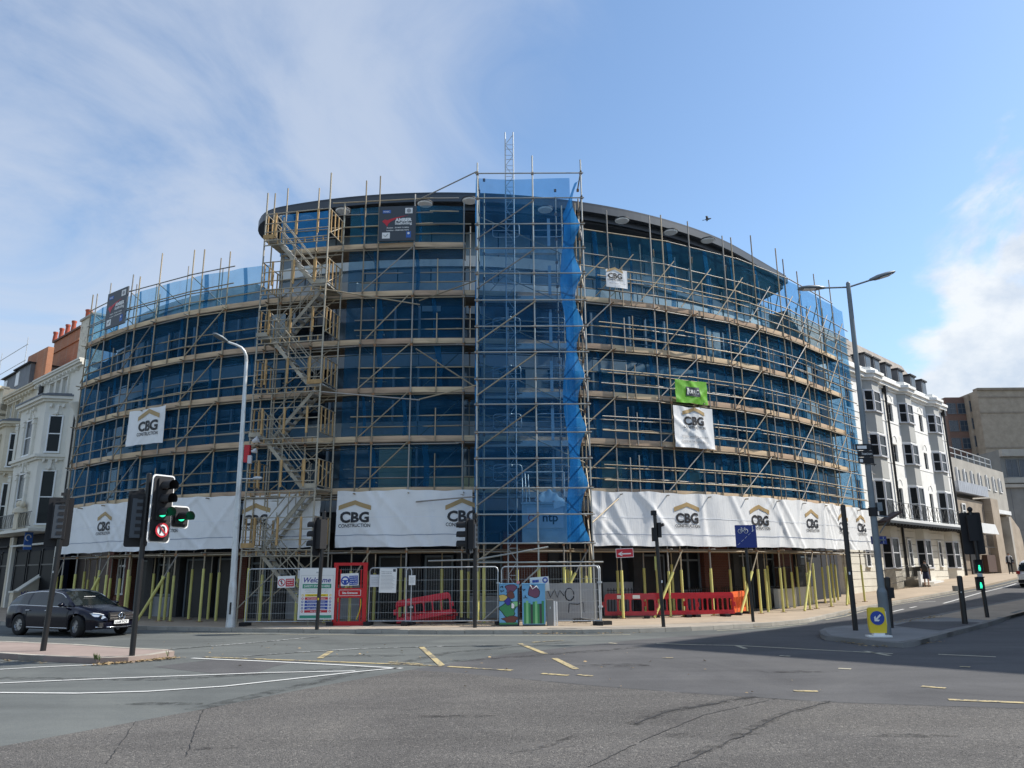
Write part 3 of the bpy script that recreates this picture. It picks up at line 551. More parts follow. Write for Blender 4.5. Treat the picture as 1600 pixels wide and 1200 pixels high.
    def outline(r, dt=0, rc=2.6):                     # roof disc: an arc with one rounded corner, closed behind
        ta, tb = -25.5+dt, 58; pts = [arc(t, r).xy for t in [ta+6+(tb-ta-6)*k/70 for k in range(71)]]
        a = pts[0]; d = V((-cos(rad(ta+6)), -sin(rad(ta+6)))); n = V((-sin(rad(ta+6)), cos(rad(ta+6))))
        cor = [a + d*(2.4*sin(u)) + n*(2.4*(1-cos(u))) for u in [PI*.62*k/12 for k in range(1, 13)]]
        return cor[::-1] + pts + [V((10, 62)), V((-8, 62))]
    o1, o2, o3 = outline(22.6), outline(22.68), outline(22.35, .6)
    q = lambda o: [(p.x, p.y) for p in o]
    rf = MB().use('roof_metal').prism(q(o1), 18.86, 19.02).build('roof', parent=root)
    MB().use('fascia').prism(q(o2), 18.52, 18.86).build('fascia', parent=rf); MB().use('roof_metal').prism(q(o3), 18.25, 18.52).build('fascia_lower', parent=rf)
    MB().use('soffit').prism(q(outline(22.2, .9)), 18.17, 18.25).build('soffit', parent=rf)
    for px, py in ((480, 342), (536, 331), (664, 320), (734, 315), (852, 329), (972, 346), (1048, 364), (1106, 377), (447, 342)):
        d = ray(px, py); t = (18.1-CAM_H)/d.z; p = V((0, 0, CAM_H))+d*t
        m = MB(MX.Translation(p)).use('lamp_white'); m.lathe([(.30, 0), (.34, .03), (.34, .07)], 16); m.use('soffit').lathe([(.37, .05), (.37, .10)], 16); m.build('downlight', parent=root)
    # ground floor behind the props
    F0 = lambda t, r=22.95: bayframe(t, r)
    gw = {}
    for i in range(len(HALF)-1):
        tm = HALF[i]+2.325; F = F0(tm); z = hgt(F.translation.x, F.translation.y)
        kind = 'WDWDDPGGDDWBGGDWBDWBDDWDDD'[i % 26]
        pier = MB(F).use('brick_red' if kind in 'PB' or i < 2 else 'dark_stone_shade'); pier.bx(-W/2-.22, -W/2+.22, -.35, .1, 0, 4.2); pier.build('pier', parent=root)  # dark piers have the shade of the recess under the scaffold painted in
        if kind in 'WP':
            w = MB(F).use('window_dark').bx(-W/2+.3, W/2-.3, -.06, 0, z+1.0, 3.5).build('shop_window', parent=root)
            f = MB(F).use('white_paint' if i in (0, 1) else 'grey_pole')
            for x in (-W/2+.28, 0, W/2-.28): f.bx(x-.05, x+.05, -.12, -.02, z+1.0, 3.5)
            for zz in (z+1.0, z+2.3, 3.46): f.bx(-W/2+.33, -.05, -.12, -.02, zz, zz+.08); f.bx(.05, W/2-.33, -.12, -.02, zz, zz+.08)
            f.build('frame', parent=w)
            MB(F).use('brick_red' if i < 2 else 'dado' if kind == 'W' else 'dark_stone_shade').bx(-W/2+.23, W/2-.23, -.2, 0, 0, z+.97).build('stall_riser', parent=root)
        elif kind == 'G':
            MB(F).use('dado').bx(-W/2+.24, W/2-.24, -.25, 0, 0, z+1.45).build('dado_panel', parent=root)
        elif kind == 'B': MB(F).use('brick_red').bx(-W/2+.23, W/2-.23, -.2, 0, 0, 4.2).build('brick_panel', parent=root)
        else:
            d = MB(F).use('door_black').bx(-.5, .5, -.08, 0, z+.1, 2.5).build('dark_bay_door', parent=root)  # black door panel stands in for the shaded recess of a dark bay
            f = MB(F).use('grey_pole'); f.bx(-.58, -.5, -.12, 0, z+.1, 2.5); f.bx(.5, .58, -.12, 0, z+.1, 2.5); f.bx(-.58, .58, -.12, 0, 2.5, 2.58); f.build('door_frame', parent=d)
    # low walls with railings on the side of the rising street
    for i, t in enumerate([k*4.65-43 for k in range(12, len(HALF)-1)]):
        F = bayframe(t+2.3, 23.9); z = hgt(F.translation.x, F.translation.y)+.12
        if i % 3 == 2: continue
        if i >= 5: MB(F).use('dado_white').bx(-W/2+.1, W/2-.1, -.12, .12, z-.2, z+.85).build('low_wall', parent=root)
        r = MB(F).use('black_paint'); zb = z + (.85 if i >= 5 else .05)
        for k in range(13): x = -W/2+.15+k*(W-.3)/12; r.bx(x-.012, x+.012, -.012, .012, zb, zb+1.05)
        for zz in (zb+.08, zb+.95): r.bx(-W/2+.1, W/2-.1, -.018, .018, zz, zz+.03)
        r.build('railing', parent=root)
    t = MB().use('dark_stone_shade'); t.grid(lambda u, v: arc(T0+(T1-T0)*u, 23.5+v*.02, 3.5+.75*v), 60, 1, False); t.build('shopfront_fascia', parent=root)
office()
# ------------------------------------------------------------------ the main tube and board scaffold
ST0, ST1 = -14.6, -7.6                                # bays in front of which the stair tower stands
TW0, TW1 = 3.2, 14.8                                  # bays behind the hoist tower
def ztop(t): return 15.6 if t < -15.6 else 17.6 if t < 3.4 else 17.0 if t < 40 else 16.9
def scaffold():
    root = thing('scaffold', arc(0, 25), 'main tube and timber board scaffold wrapping the whole curved office front', 'scaffold')
    cp = MB().use('rust'); std = []
    def joint(p): cp.box(p, (.10, .10, .10), MX.Translation((0, 0, 0)))
    ths = [t for t in HALF]
    for i, t in enumerate(ths):
        for r, dt in ((RO_, 0), (RO_, 1.35), (RI_, .6)) if i % 2 == 0 else ((RO_, 0),):
            a = arc(t+dt, r); z0 = hgt(a.x, a.y)+.12; z1 = ztop(t)+rnd.uniform(-.25, .7) - (1.2 if r == RI_ else 0)
            a.z = z0; lean = V((rnd.uniform(-.02, .02), rnd.uniform(-.02, .02), 0)); s = tube('standard', a, V((a.x, a.y, z1))+lean, .030, 'steel', root)
            zz = z0 + rnd.choice((1.75, 1.8, 1.85, 2.0, 1.6)); tube('foam_sleeve', a+V((0, 0, .02)), V((a.x, a.y, zz)), .054, 'foam', s)
            cp.box((a.x, a.y, z0+.01), (.2, .2, .02))
            for z in LV[:-1]:
                if z < z1: joint((a.x, a.y, z-.17))
        if i % 2 == 0 and not (ST0-1 < t < ST1+1) and not (TW0 < t < TW1-2):   # raker at street level, sleeved at its foot
            tp = arc(t+1.6, RO_, 2.7); ft = arc(t-2.0, RO_+.25); ft.z = hgt(ft.x, ft.y)+.14
            br = tube('brace', ft, tp, .027, 'steel', root); tube('foam_sleeve', ft, ft.lerp(tp, .66), .055, 'foam', br)
    # extra props in the ground-floor forest
    for t in [T0+1+k*3.4 for k in range(int((T1-T0)/3.4))]:
        if TW0-1 < t < TW1: continue
        a = arc(t+rnd.uniform(-.6, .6), rnd.choice((24.0, 25.0, 24.5)) ); a.z = hgt(a.x, a.y)+.12; s = tube('prop', a, V((a.x, a.y, 2.75)), .027, 'steel', root); tube('foam_sleeve', a, V((a.x, a.y, a.z+rnd.uniform(1.6, 2.1))), .058, 'foam', s)
    deck = MB().use('deck')
    def span(t0, t1): return [(a, min(b, t1)) for a, b in zip([t0+k*9.3 for k in range(20)], [t0+k*9.3+9.6 for k in range(20)]) if a < t1-.8]
    for li, z in enumerate(LV):
        zones = [(T0, T1)]
        if li == 6: zones = [(-8.2, TW0+.6), (-13.6, -8.3)]
        for za, zb in zones:
            for k, (a, b) in enumerate(span(za-.25+(li % 2)*.5, zb+.35)):
                dz = rnd.uniform(-.02, .02)
                tube('ledger', arc(a, RO_+.05, z-.2+dz), arc(b, RO_+.05, z-.2+dz), .027, 'steel', root)
                if li in (0, 1, 2, 4): tube('ledger', arc(a, RI_+.05, z-.2), arc(b, RI_+.05, z-.2), .027, 'steel', root)
                if li and not (ST0-2 < (a+b)/2 < ST1+1 and li < 6):
                    for h in (.50, .92): tube('guard_rail', arc(a, RO_-.05, z+h+dz), arc(b, RO_-.05, z+h+rnd.uniform(-.03, .03)), .026, 'steel', root)
            for t in HALF:
                if za-.5 <= t <= zb+.5:
                    tube('transom', arc(t+.12, RI_-.15, z-.13), arc(t+.12, RO_+.28, z-.13), .026, 'steel', root)
            for t in HALF[:-1]:
                a, b = max(t, za), min(t+4.65, zb)
                if b-a < .8: continue
                if li:
                    F = bayframe((a+b)/2, RO_-.07-rnd.uniform(0, .02), z); w = bay_w(a, b, RO_)+rnd.uniform(.0, .12)
                    F = F @ MX.Rotation(rnd.uniform(-.006, .006), 4, 'Y'); brick('toe_board', F, (rnd.uniform(-.04, .04), 0, 0), (w, .038, .225), 'plank', root)
                F = bayframe((a+b)/2, (RO_+RI_)/2, z)
                for k in range(5): deck.box((0, -.5+.25*k, -.13+.004*(k % 2)), (bay_w(a, b, 25)+.05, .225, .038), F)
    deck.build('deck_boards', parent=root, kind='stuff')
    # diagonal face braces, one stack in every full bay
    for li in range(1, 6):
        for t in AS:
            if ST0-3 < t < ST1 or TW0-1 < t < TW1-3.5 or t > T1-4: continue
            if li == 5 and (t < -20 or t > 15): continue
            a = arc(t+.25+rnd.uniform(-.3, .3), RO_+.09, LV[li]+.05); b = arc(t+4.4+rnd.uniform(-.2, .4), RO_+.09, LV[li+1]-.15); tube('brace', a, b, .026, 'steel', root)
            q = arc(t+6.9, RO_-.02, LV[li]-.1)
            if not (ST0-3 < t+6.9 < ST1 or TW0-1 < t+6.9 < TW1): tube('puncheon', q, q+V((0, 0, 1.35+rnd.uniform(-.1, .25))), .026, 'steel', root)
            if rnd.random() < .6: tube('brace', arc(t+4.6, RI_+.1, LV[li]+.05), arc(t+8.9, RI_+.1, LV[li+1]-.2), .024, 'steel', root)
    # edge protection above the top boards
    for z, za, zb in ((13.95, T0, -19), (14.75, T0, -19), (14.4, 14.6, T1), (14.95, 14.6, T1), (16.1, 14.6, T1-4), (16.0, -9, 3), (16.55, -9, 3), (17.15, -9, 3)):
        for a, b in span(za, zb): tube('guard_rail', arc(a, RO_+.04, z+rnd.uniform(-.04, .04)), arc(b, RO_+.04, z+rnd.uniform(-.04, .04)), .026, 'steel', root)
    for t in [k for k in HALF if k > 14] + [k for k in HALF if k < -20]:
        for dt, r in ((1.6, 24.7), (3.3, 25.3)):
            a = arc(t+dt, r, LV[5]-.1); tube('puncheon', a, a+V((0, 0, rnd.uniform(1.6, 2.9))), .026, 'steel', root)
        if t > 14: tube('brace', arc(t+.3, RO_, 15.6), arc(t+2.6, RI_, 13.6), .025, 'steel', root); tube('brace', arc(t-1.5, RO_+.05, 13.1), arc(t+2.6, RO_+.05, 15.2), .025, 'steel', root)
        if t < -20: tube('brace', arc(t, RO_, 14.7), arc(t+3, RI_, 13.1), .024, 'steel', root)
    # doubled rails and extra uprights on the sunlit side
    for li in range(1, 6):
        for a, b in span(14.9, T1):
            for h in (.42, 1.02): tube('guard_rail', arc(a+1.2, RO_+.10, LV[li]+h+rnd.uniform(-.03, .03)), arc(min(b+.8, T1), RO_+.10, LV[li]+h+rnd.uniform(-.03, .03)), .025, 'steel', root)
        for t in [k+1.3 for k in HALF[1::2] if k > 14]:
            q = arc(t, RO_+.02, LV[li]-.2); tube('puncheon', q, q+V((0, 0, 1.9+rnd.uniform(-.5, .15))), .026, 'steel', root)
    for li in range(1, 5):
        for a, b in span(T0+1, -16): tube('guard_rail', arc(a, RO_+.10, LV[li]+.44+rnd.uniform(-.03, .03)), arc(b, RO_+.10, LV[li]+.44+rnd.uniform(-.03, .03)), .025, 'steel', root)
    # short tails of tube beside the standards
    for t in AS:
        for z in LV[1:6]:
            if TW0 < t < TW1-2: continue
            for h in (.42, .62, .98):
                if rnd.random() < .55: c = arc(t+rnd.uniform(-1, .6), RI_+.1, z+h); n = nrm(t); d = V((-n.y, n.x, 0)); tube('tail', c-d*.6, c+d*.6, .024, 'steel', root)
    # long raking ties up to the hoist tower
    for a, b in ((at(650, 314, 29.6), at(745, 268, 28.4)), (at(650, 545, 29.4), at(742, 604, 28.45)), (at(655, 470, 29.45), at(745, 438, 28.4)), (at(655, 624, 29.45), at(744, 602, 28.4)), (at(490, 449, 28.3), at(656, 476, 29.4)), (at(488, 611, 28.3), at(656, 625, 29.4)), (at(650, 784, 29.3), at(742, 776, 28.4))): tube('tie', a, b, .027, 'steel', root)
    cp.build('couplers', parent=root, kind='stuff')
scaffold()
# ------------------------------------------------------------------ debris netting
for nm_, tt in (('left', T0-.15), ('right', T1+.15)):
    b = MB().use('net'); b.grid(lambda u, v: arc(tt, RO_-.1-1.3*u, LV[1]+(14.6-LV[1])*v), 4, 30); b.build('debris_net', recalc=False, label='blue debris net closing the %s end of the curved scaffold' % nm_, cat='net', group='debris nets hung on the scaffold')
ORD = ['lowest', 'second', 'third', 'fourth', 'fifth', 'sixth']
def net(label, ta, tb, z0, z1, m='net', r=RO_-.13, sag=.02, grp='debris nets hung on the scaffold'):
    ph = rnd.uniform(0, 9); b = MB().use(m); n = max(6, int((tb-ta)*1.2))
    def f(u, v):
        t = ta+(tb-ta)*u; w = sag*(sin(t*.9+ph+v*2)+.6*sin(t*2.3+v*5+ph)); e = .035*abs(sin(t*.676*PI/4.65*1.5)) if v > .99 else 0
        return arc(t, r+w, z0+(z1-z0)*v-e)
    b.grid(f, n, 6); o = b.build('debris_net', recalc=False, label=label, cat='net', group=grp)
    k = ta+rnd.uniform(1, 3)
    while k < tb-1:
        w = rnd.uniform(.25, .6); s = MB().use('net_seam'); s.grid(lambda u, v: arc(k+w*u+.15*sin(v*4), r+.02+sag*(sin((k+w*u)*.9+ph+v*2)+.6*sin((k+w*u)*2.3+v*5+ph)), z0+(z1-z0)*v-.02), 2, 4); s.build('overlap_seam', parent=o, recalc=False); k += rnd.uniform(3.5, 5.5)
    return o
for i in range(5):
    where = 'just above the white wrap' if i == 0 else 'just below the top boards' if i == 4 else '%s strip up from the white wrap' % ORD[i]
    net('blue debris net, left wing, %s' % where, T0-.1, -15.2, LV[i+1]-.15, LV[i+2]-.12 if i < 4 else 14.7, 'net' if i < 4 else 'net_top')
    net('blue net between the two towers, %s' % where, -7.3, 3.4, LV[i+1]-.15, LV[i+2]-.12)
    net('sunlit blue net, right wing, %s' % where, 14.3, T1+.1, LV[i+1]-.15, LV[i+2]-.12 if i < 4 else 16.15, 'net' if i < 4 else 'net_top')
net('blue debris net around the dark firm sign, topmost lift left of the hoist tower', -7.3, 3.4, LV[6]-.1, 16.9, 'net_top')
net('bright blue net on the top landing of the stair tower under the roof edge', -14.4, -9.6, LV[6]-.1, 16.9, 'net_dense')
net('dark blue debris net behind the stair tower flights', -15.3, -10.4, LV[1], LV[4], 'net')
# ------------------------------------------------------------------ white wrap and hanging banners
def logo_on(root, f, u, v, w, off=.018, mirror=False):
    """house roof over CBG and CONSTRUCTION, w metres wide, laid on the sheet f(x, z, off)"""
    def lay(mb, vs, fs):
        b = bmesh.new(); vv = [b.verts.new((x, 0, z)) for x, z in vs]
        for q in fs: b.faces.new([vv[i] for i in q])
        for _ in range(3):
            es = [e for e in b.edges if e.calc_length() > .10]
            if es: bmesh.ops.subdivide_edges(b, edges=es, cuts=1, use_grid_fill=False)
        bmesh.ops.triangulate(b, faces=b.faces); b.verts.index_update()
        mb.add([f(u+p.co.x, v+p.co.z, off) for p in b.verts], [[q.index for q in fc.verts] for fc in b.faces]); b.free()
    k = w/1.27; m = MB().use('logo_gold'); a, c, t = -.63*k, .63*k, .10*k; y0, y1 = .27*k, .68*k
    lay(m, [(a, y0), (0, y1-.17*k), (0, y1), (a, y0+.17*k)], [(0, 1, 2, 3)]); lay(m, [(0, y1-.17*k), (c, y0), (c, y0+.17*k), (0, y1)], [(0, 1, 2, 3)])
    m.use('logo_black'); vs, fs = text2d('CBG', h=.40*k, w=1.12*k, bold=.04); lay(m, [(x, y+.03*k) for x, y in vs], fs)
    vs, fs = text2d('CONSTRUCTION', h=.13*k, w=1.22*k, bold=.012); lay(m, [(x, y-.30*k) for x, y in vs], fs)
    return m.build('printed_logo', parent=root, recalc=False)
def wrap(name, label, ta, tb, z0, z1, logos, m='white_sheet', amp=.045, r=RO_+.1, lines=True, grp=None, cat='banner', lw=1.27, vshift=0.):
    L = RO_*rad(tb-ta); ph = rnd.uniform(0, 9); P = [(rnd.uniform(0, L), rnd.uniform(-1.6, 1.6), rnd.uniform(.4, 1.)) for _ in range(int(L*1.5)+3)]
    def f(x, z, off=0.):
        t = ta + math.degrees(x/RO_); y = amp*.5*(sin(x*1.7+ph)+.5*sin(x*4.1+z*1.5+ph))
        for px, sl_, a in P:                          # pulled folds fanning out from the ties
            d = abs((x-px) - sl_*(z-z0)); y += amp*a*max(0, 1-d/.22)
        edge = .022*sin(x*2.1+ph)+.014*sin(x*5.7); k = (z-z0)/(z1-z0); zz = z + edge*(k if k > .5 else -(1-k)*.6)
        return arc(t, r+y+off, zz)
    b = MB().use(m); b.grid(lambda u, v: f(u*L, z0+v*(z1-z0)), max(10, int(L/.055)), max(10, int((z1-z0)/.08))); o = b.build(name, recalc=False, label=label, cat=cat, group=grp)
    for px, w in logos:
        t = th_at(px, (z0+z1)/2, r); logo_on(o, f, RO_*rad(t-ta), (z0+z1)/2+.05+vshift, w)
    if lines:
        s = MB().use('rope_line'); h = z0+(z1-z0)*.205; s.grid(lambda u, v: f(u*L, h+v*.022, .012), int(L/.12), 1); s.use('seam'); h2 = z0+(z1-z0)*.52; s.grid(lambda u, v: f(u*L, h2+v*.03, .010), int(L/.12), 1); s.build('printed_line', parent=o, recalc=False)
    return o, f
G1 = 'white wrap sheets round the first lift'
wrap('wrap_banner', 'long white wrap sheet on the left wing behind the traffic signal', T0-.2, -16.4, 2.86, 4.92, [(163, 1.2), (262, 1.27)], grp=G1)
wrap('wrap_banner', 'white wrap sheet behind the lowest stair tower flights', -16.2, th_at(499, 3.9), 2.86, 4.90, [(399, 1.27)], grp=G1, r=RO_-.02)
wrap('wrap_banner', 'white wrap sheet above the site entrance, left of the hoist tower', th_at(527, 3.9), th_at(738, 3.9), 2.84, 4.95, [(554, 1.27), (722, 1.27)], grp=G1)
wrap('wrap_banner', 'long creased sunlit white wrap sheet right of the hoist tower', th_at(924, 3.9), T1+.2, 2.84, 4.95, [(1074, 1.27), (1188, 1.27), (1270, 1.27), (1318, 1.27), (1346, 1.27)], grp=G1, amp=.045)
wrap('hanging_banner', 'small white banner of a building firm tied on the left wing', -30.9, -25.6, 7.3, 8.85, [(231, 1.4)], lines=False, amp=.03, vshift=-.05, r=RO_+.20)
o, f = wrap('hanging_banner', 'large creased white banner below the green banner', 23.3, 27.9, 6.85, 8.6, [(1085, 1.15)], lines=False, amp=.05, vshift=.22, r=RO_+.20)
def lines_on(o, f, x0, z0, rows, h, w, m='logo_grey'):
    b = MB().use(m)
    for k, s in enumerate(rows):
        vs, fs = text2d(s, h=h, w=w); b.add([f(x0+x, z0-k*h*2.1+y, .03) for x, y in vs], fs)
    b.build('printed_line', parent=o, recalc=False)
lines_on(o, f, 1.0, 7.33, ('We are working with the', 'Considerate Contractors Scheme'), .10, 1.35)
o, f = wrap('hanging_banner', 'small white banner high under the roof right of the hoist tower', 16.9, 19.1, 13.5, 14.32, [(961, .75)], lines=False, amp=.015, vshift=.06, r=RO_+.20)
lines_on(o, f, .5, 13.68, ('HIGHER QUALITY BUILDING',), .05, .75)
o, f = wrap('hanging_banner', 'bright green banner tied above the large white banner', 23.7, 27.4, 8.75, 9.75, [], m='green_sheet', lines=False, amp=.04, r=RO_+.20)
b = MB().use('sign_dark'); b.grid(lambda u, v: f(.52+u*.72, 9.06+v*.42, .015), 8, 5); b.use('paper'); vs, fs = text2d('UPAC', h=.2, w=.5, bold=.02); b.add([f(.92+x, 9.27+y, .03) for x, y in vs], fs); b.grid(lambda u, v: f(.57+u*.09, 9.12+v*.3, .025), 2, 3); b.build('printed_logo', parent=o, recalc=False)
def firm_sign(label, ta, tb, z0, z1):
    tm = (ta+tb)/2; F = bayframe(tm, RO_+.12); w = bay_w(ta, tb, RO_); F.translation.z = z0; h = z1-z0
    o = thing('firm_sign', F, label, 'sign', 'dark signs of the scaffolding firm'); MB(F).use('sign_dark').bx(-w/2, w/2, -.03, .03, 0, h).build('board', parent=o)
    b = MB(F).use('paper'); put_text(b, 'AMBER', F=None, x=w*.17, z=h*.60, w=w*.46, h=h*.095, bold=.05, off=.04); put_text(b, 'Scaffolding', None, w*.17, h*.50, w=w*.46, h=h*.075, bold=.03, off=.04)
    put_text(b, 'Sussex : 01903 713896', None, 0.02*w, h*.375, w=w*.60, h=h*.035, bold=.02, off=.04); put_text(b, 'London : 0208 846 9070', None, 0.02*w, h*.30, w=w*.60, h=h*.035, bold=.02, off=.04)
    b.bx(-w*.40, -w*.19, -.036, -.03, h*.07, h*.24); b.bx(w*.21, w*.41, -.036, -.03, h*.78, h*.94); b.use('blue_banner').bx(-w*.40, -w*.18, -.036, -.03, h*.80, h*.89).bx(w*.25, w*.38, -.036, -.03, h*.08, h*.26)
    b.use('paper'); put_text(b, 'NASC', None, -w*.29, h*.845, w=w*.17, h=h*.04, bold=.02, off=.042); b.use('logo_grey'); b.path([(-w*.36, -.045, h*.17), (-w*.31, -.045, h*.12), (-w*.24, -.045, h*.20)], .012); b.lathe([(.09, 0), (.09, .01)], 14, MX.Translation((w*.31, -.04, h*.86)) @ MX.Rotation(PI/2, 4, 'X'))
    b.use('paper').lathe([(.05, 0), (.05, .01)], 12, MX.Translation((w*.315, -.045, h*.20)) @ MX.Rotation(PI/2, 4, 'X'))
    b.use('sign_red'); n = 14; cv = [(-w*.34+w*.66*s_**1.25, h*(.50+.23*math.sqrt(s_))) for s_ in [k/n for k in range(n+1)]]; th = [h*.09*(1-k/n)**1.2 for k in range(n+1)]
    b.add([(x, -.037, z) for x, z in cv] + [(x+t_*.8, -.037, z-t_) for (x, z), t_ in zip(cv, th)], [(k, k+1, n+2+k, n+1+k) for k in range(n)]); b.add([(-w*.34, -.038, h*.5), (-w*.41, -.038, h*.565), (-w*.34, -.038, h*.62), (-w*.27, -.038, h*.60), (-w*.26, -.038, h*.49)], [(0, 1, 2, 3, 4)]); b.build('lettering', parent=o, recalc=False)
firm_sign('dark firm sign with white lettering under the roof edge beside the stair tower', -4.4, -.95, 15.2, 16.75)
firm_sign('dark firm sign at the far left top end of the scaffold', -37.9, -33.8, 13.2, 15.0)
# ------------------------------------------------------------------ hoist tower with its mast, cage and nets
def hoist():
    YF, YB = 28.3, 29.75; XL, XM, XR = -1.33, .90, 2.86
    root = thing('hoist_scaffold', (0.7, YF, .12), 'tall square scaffold tower sheeted in blue net rising above the roof edge', 'scaffold')
    cp = MB().use('rust'); zs = [2.23, 2.9, 3.93, 4.88, 5.97, 6.95, 8.02, 9.0, 10.06, 11.09, 12.16, 13.27, 14.33, 15.37, 16.5, 17.6]
    for x, y, zt in ((XL, YF, 18.1), (XM, YF, 18.4), (XR, YF, 18.2), (XL, YB, 17.2), (XR, YB, 17.2), (XL+.25, YF+.5, 17.0), (1.9, YB, 17.3)):
        s = tube('standard', (x, y, .12), (x, y, zt), .031, 'steel_new' if y == YF else 'steel', root)
        if y != YF or x == XM: tube('foam_sleeve', (x, y, .13), (x, y, 2.05), .06, 'foam', s)
        for z in zs: cp.box((x, y, z), (.1, .1, .1))
    for i, z in enumerate(zs):
        tube('ledger', (XL-.1, YF-.05, z), (XR+(.35 if i == 0 else .1), YF-.05, z-.02), .028, 'steel_new', root)
        for x in (XL, XR): tube('transom', (x, YF-.12, z+.05), (x, YB+.2, z+.05), .027, 'steel', root)
        if i % 2 == 1 and i < 15:
            tube('brace', (XL, YF-.09, z-.9+.25), (XM+.05, YF-.09, z+1.0), .028, 'steel', root)
            tube('brace', (XR-.02, YF, z-.7), (XR-.02, YB, z+.9), .026, 'steel', root)
            tube('brace', (XL-.02, YB, z-.7), (XL-.02, YF, z+.9), .026, 'steel', root)
        if i % 2 == 0 and 1 < i < 13: tube('brace', (XR-.05, YB-.1, z), (XL+.1, YB-.1, z+2.0), .022, 'steel', root)
    tube('brace', (XL+.1, YF-.1, 2.35), (XM+.35, YF-.1, 2.75), .03, 'steel_new', root); tube('brace', (XL+.2, YF-.1, .2), (XM+.1, YF-.1, 2.1), .03, 'steel_new', root); tube('brace', (-3.1, YF+.4, 2.3), (XL+.3, YF, 2.34), .03, 'steel_new', root)
    tube('brace', (XR, YF-.02, 3.6), (XR+1.2, YF+1.6, 4.6), .03, 'steel', root)
    # landing edges and gates at every lift
    for z in LV[1:]:
        MB().use('parapet').bx(XL+.15, XR-.5, YB+.05, YB+.25, z-.3, z-.08).build('landing_edge', parent=root)
        g_ = MB().use('galv'); y = YB-.1
        def rr(x0, x1, z0, z1, r=.12): return [(x0+r-r*cos(a), y, z0+r-r*sin(a)) for a in (0, .5, 1, 1.57)] + [(x1-r+r*sin(a), y, z0+r-r*cos(a)) for a in (0, .5, 1, 1.57)] + [(x1-r+r*cos(a), y, z1-r+r*sin(a)) for a in (0, .5, 1, 1.57)] + [(x0+r-r*sin(a), y, z1-r+r*cos(a)) for a in (0, .5, 1, 1.57)]
        g_.path(rr(-.75, .35, z+.35, z+.95), .02, 5, closed=True); g_.path(rr(.95, 2.15, z+.35, z+.95), .02, 5, closed=True); g_.tube((-.75, y, z+.65), (.35, y, z+.65), .014, 5); g_.tube((.95, y, z+.65), (2.15, y, z+.65), .014, 5)
        g_.bx(1.52, 1.64, y-.05, y+.02, z-.1, z+1.15); g_.build('landing_gate', parent=root)
    cp.build('couplers', parent=root, kind='stuff')
    # lattice mast
    m = thing('hoist_mast', (-.03, 29.3, .12), 'galvanised lattice mast of the goods hoist standing taller than the roof', 'hoist mast')
    h = 20.0; w = .17; cs = [(-w, -w), (w, -w), (w, w), (-w, w)]
    for x, y in cs: tube('mast_leg', (-.03+x, 29.3+y, .12), (-.03+x, 29.3+y, h), .026, 'galv', m)
    lat = MB().use('galv')
    for k in range(40):
        z = .3+k*.49
        for i in range(4):
            (x0, y0), (x1, y1) = cs[i], cs[(i+1) % 4]; A, B_ = V((-.03+x0, 29.3+y0, z)), V((-.03+x1, 29.3+y1, z))
            lat.tube(A, B_, .012, 4, cap=False)
            if i != 2: lat.tube(A if k % 2 else B_, (B_ if k % 2 else A)+V((0, 0, .49)), .013, 4, cap=False)
    lat.build('lattice', parent=m, kind='stuff'); MB().use('galv').bx(-.22, .16, 29.05, 29.5, .12, .3).build('base', parent=m)
    for z in LV[1:6]: tube('mast_tie', (-.03, 29.3, z+.9), (-1.1, 29.9, z+.75), .022, 'galv', m); tube('mast_tie', (-.03, 29.3, z+.9), (-.9, 30.3, z+.3), .022, 'galv', m)
    # the cage, parked at first floor
    c = thing('hoist_cage', (1.1, 29.0, 2.9), 'grey sheet-metal hoist cage with lettered panel behind the blue net', 'hoist cage')
    b = MB().use('galv'); b.bx(.33, 1.98, 28.75, 29.5, 2.93, 3.35); b.bx(.33, .39, 28.75, 29.5, 3.35, 4.35); b.bx(1.92, 1.98, 28.75, 29.5, 3.35, 4.35); b.bx(.39, 1.92, 28.78, 28.82, 3.35, 4.32); b.bx(.30, 2.01, 28.72, 28.86, 4.32, 4.40); b.build('cage_body', parent=c)
    MB().use('paper_grey').bx(.50, 1.85, 28.735, 28.775, 3.45, 4.2).build('name_panel', parent=c)
    b = MB(frame((1.2, 28.73, 3.82), (1, 0, 0))).use('logo_black'); put_text(b, 'ntp', None, .17, 0, h=.26, bold=.02); b.use('sign_red').path([(-.52+.11*cos(a), -.012, .0+.12*sin(a)) for a in [k*.5 for k in range(1, 12)]], .018, 5); b.build('lettering', parent=c, recalc=False)
    f = MB().use('galv')
    for x in (.36, 1.95): f.tube((x, 29.45, 4.3), (x, 29.45, 5.6), .03, 6)
    f.tube((.36, 29.45, 5.6), (1.95, 29.45, 5.6), .03, 6); f.tube((.36, 28.8, 4.4), (.36, 29.45, 5.6), .025, 6); f.tube((.5, 28.8, 4.4), (.46, 29.4, 5.6), .02, 6); f.tube((.62, 28.8, 4.4), (.58, 29.4, 5.5), .02, 6); f.build('cage_frame', parent=c)
    b = MB().use('white_sheet'); ph = 1.3
    def heap(u, v):
        x = .85+1.05*u; e = max(0, math.sin(PI*u))**.6*max(0, math.sin(PI*v))**.7; return (x+.04*sin(9*v), 28.72+.5*v, 4.40+.52*e*(1-.35*u)+.05*sin(11*u+4*v)+.04*sin(23*u-9*v))
    b.grid(heap, 26, 12); b.grid(lambda u, v: (1.5+.42*u+.02*sin(9*v), 28.70-.02*sin(14*u), 4.46-.05*u+(-.32*v)*(1-.5*u)), 8, 5); b.build('tarpaulin', recalc=False, label='crumpled white tarpaulin heaped on top of the hoist cage', cat='tarpaulin')
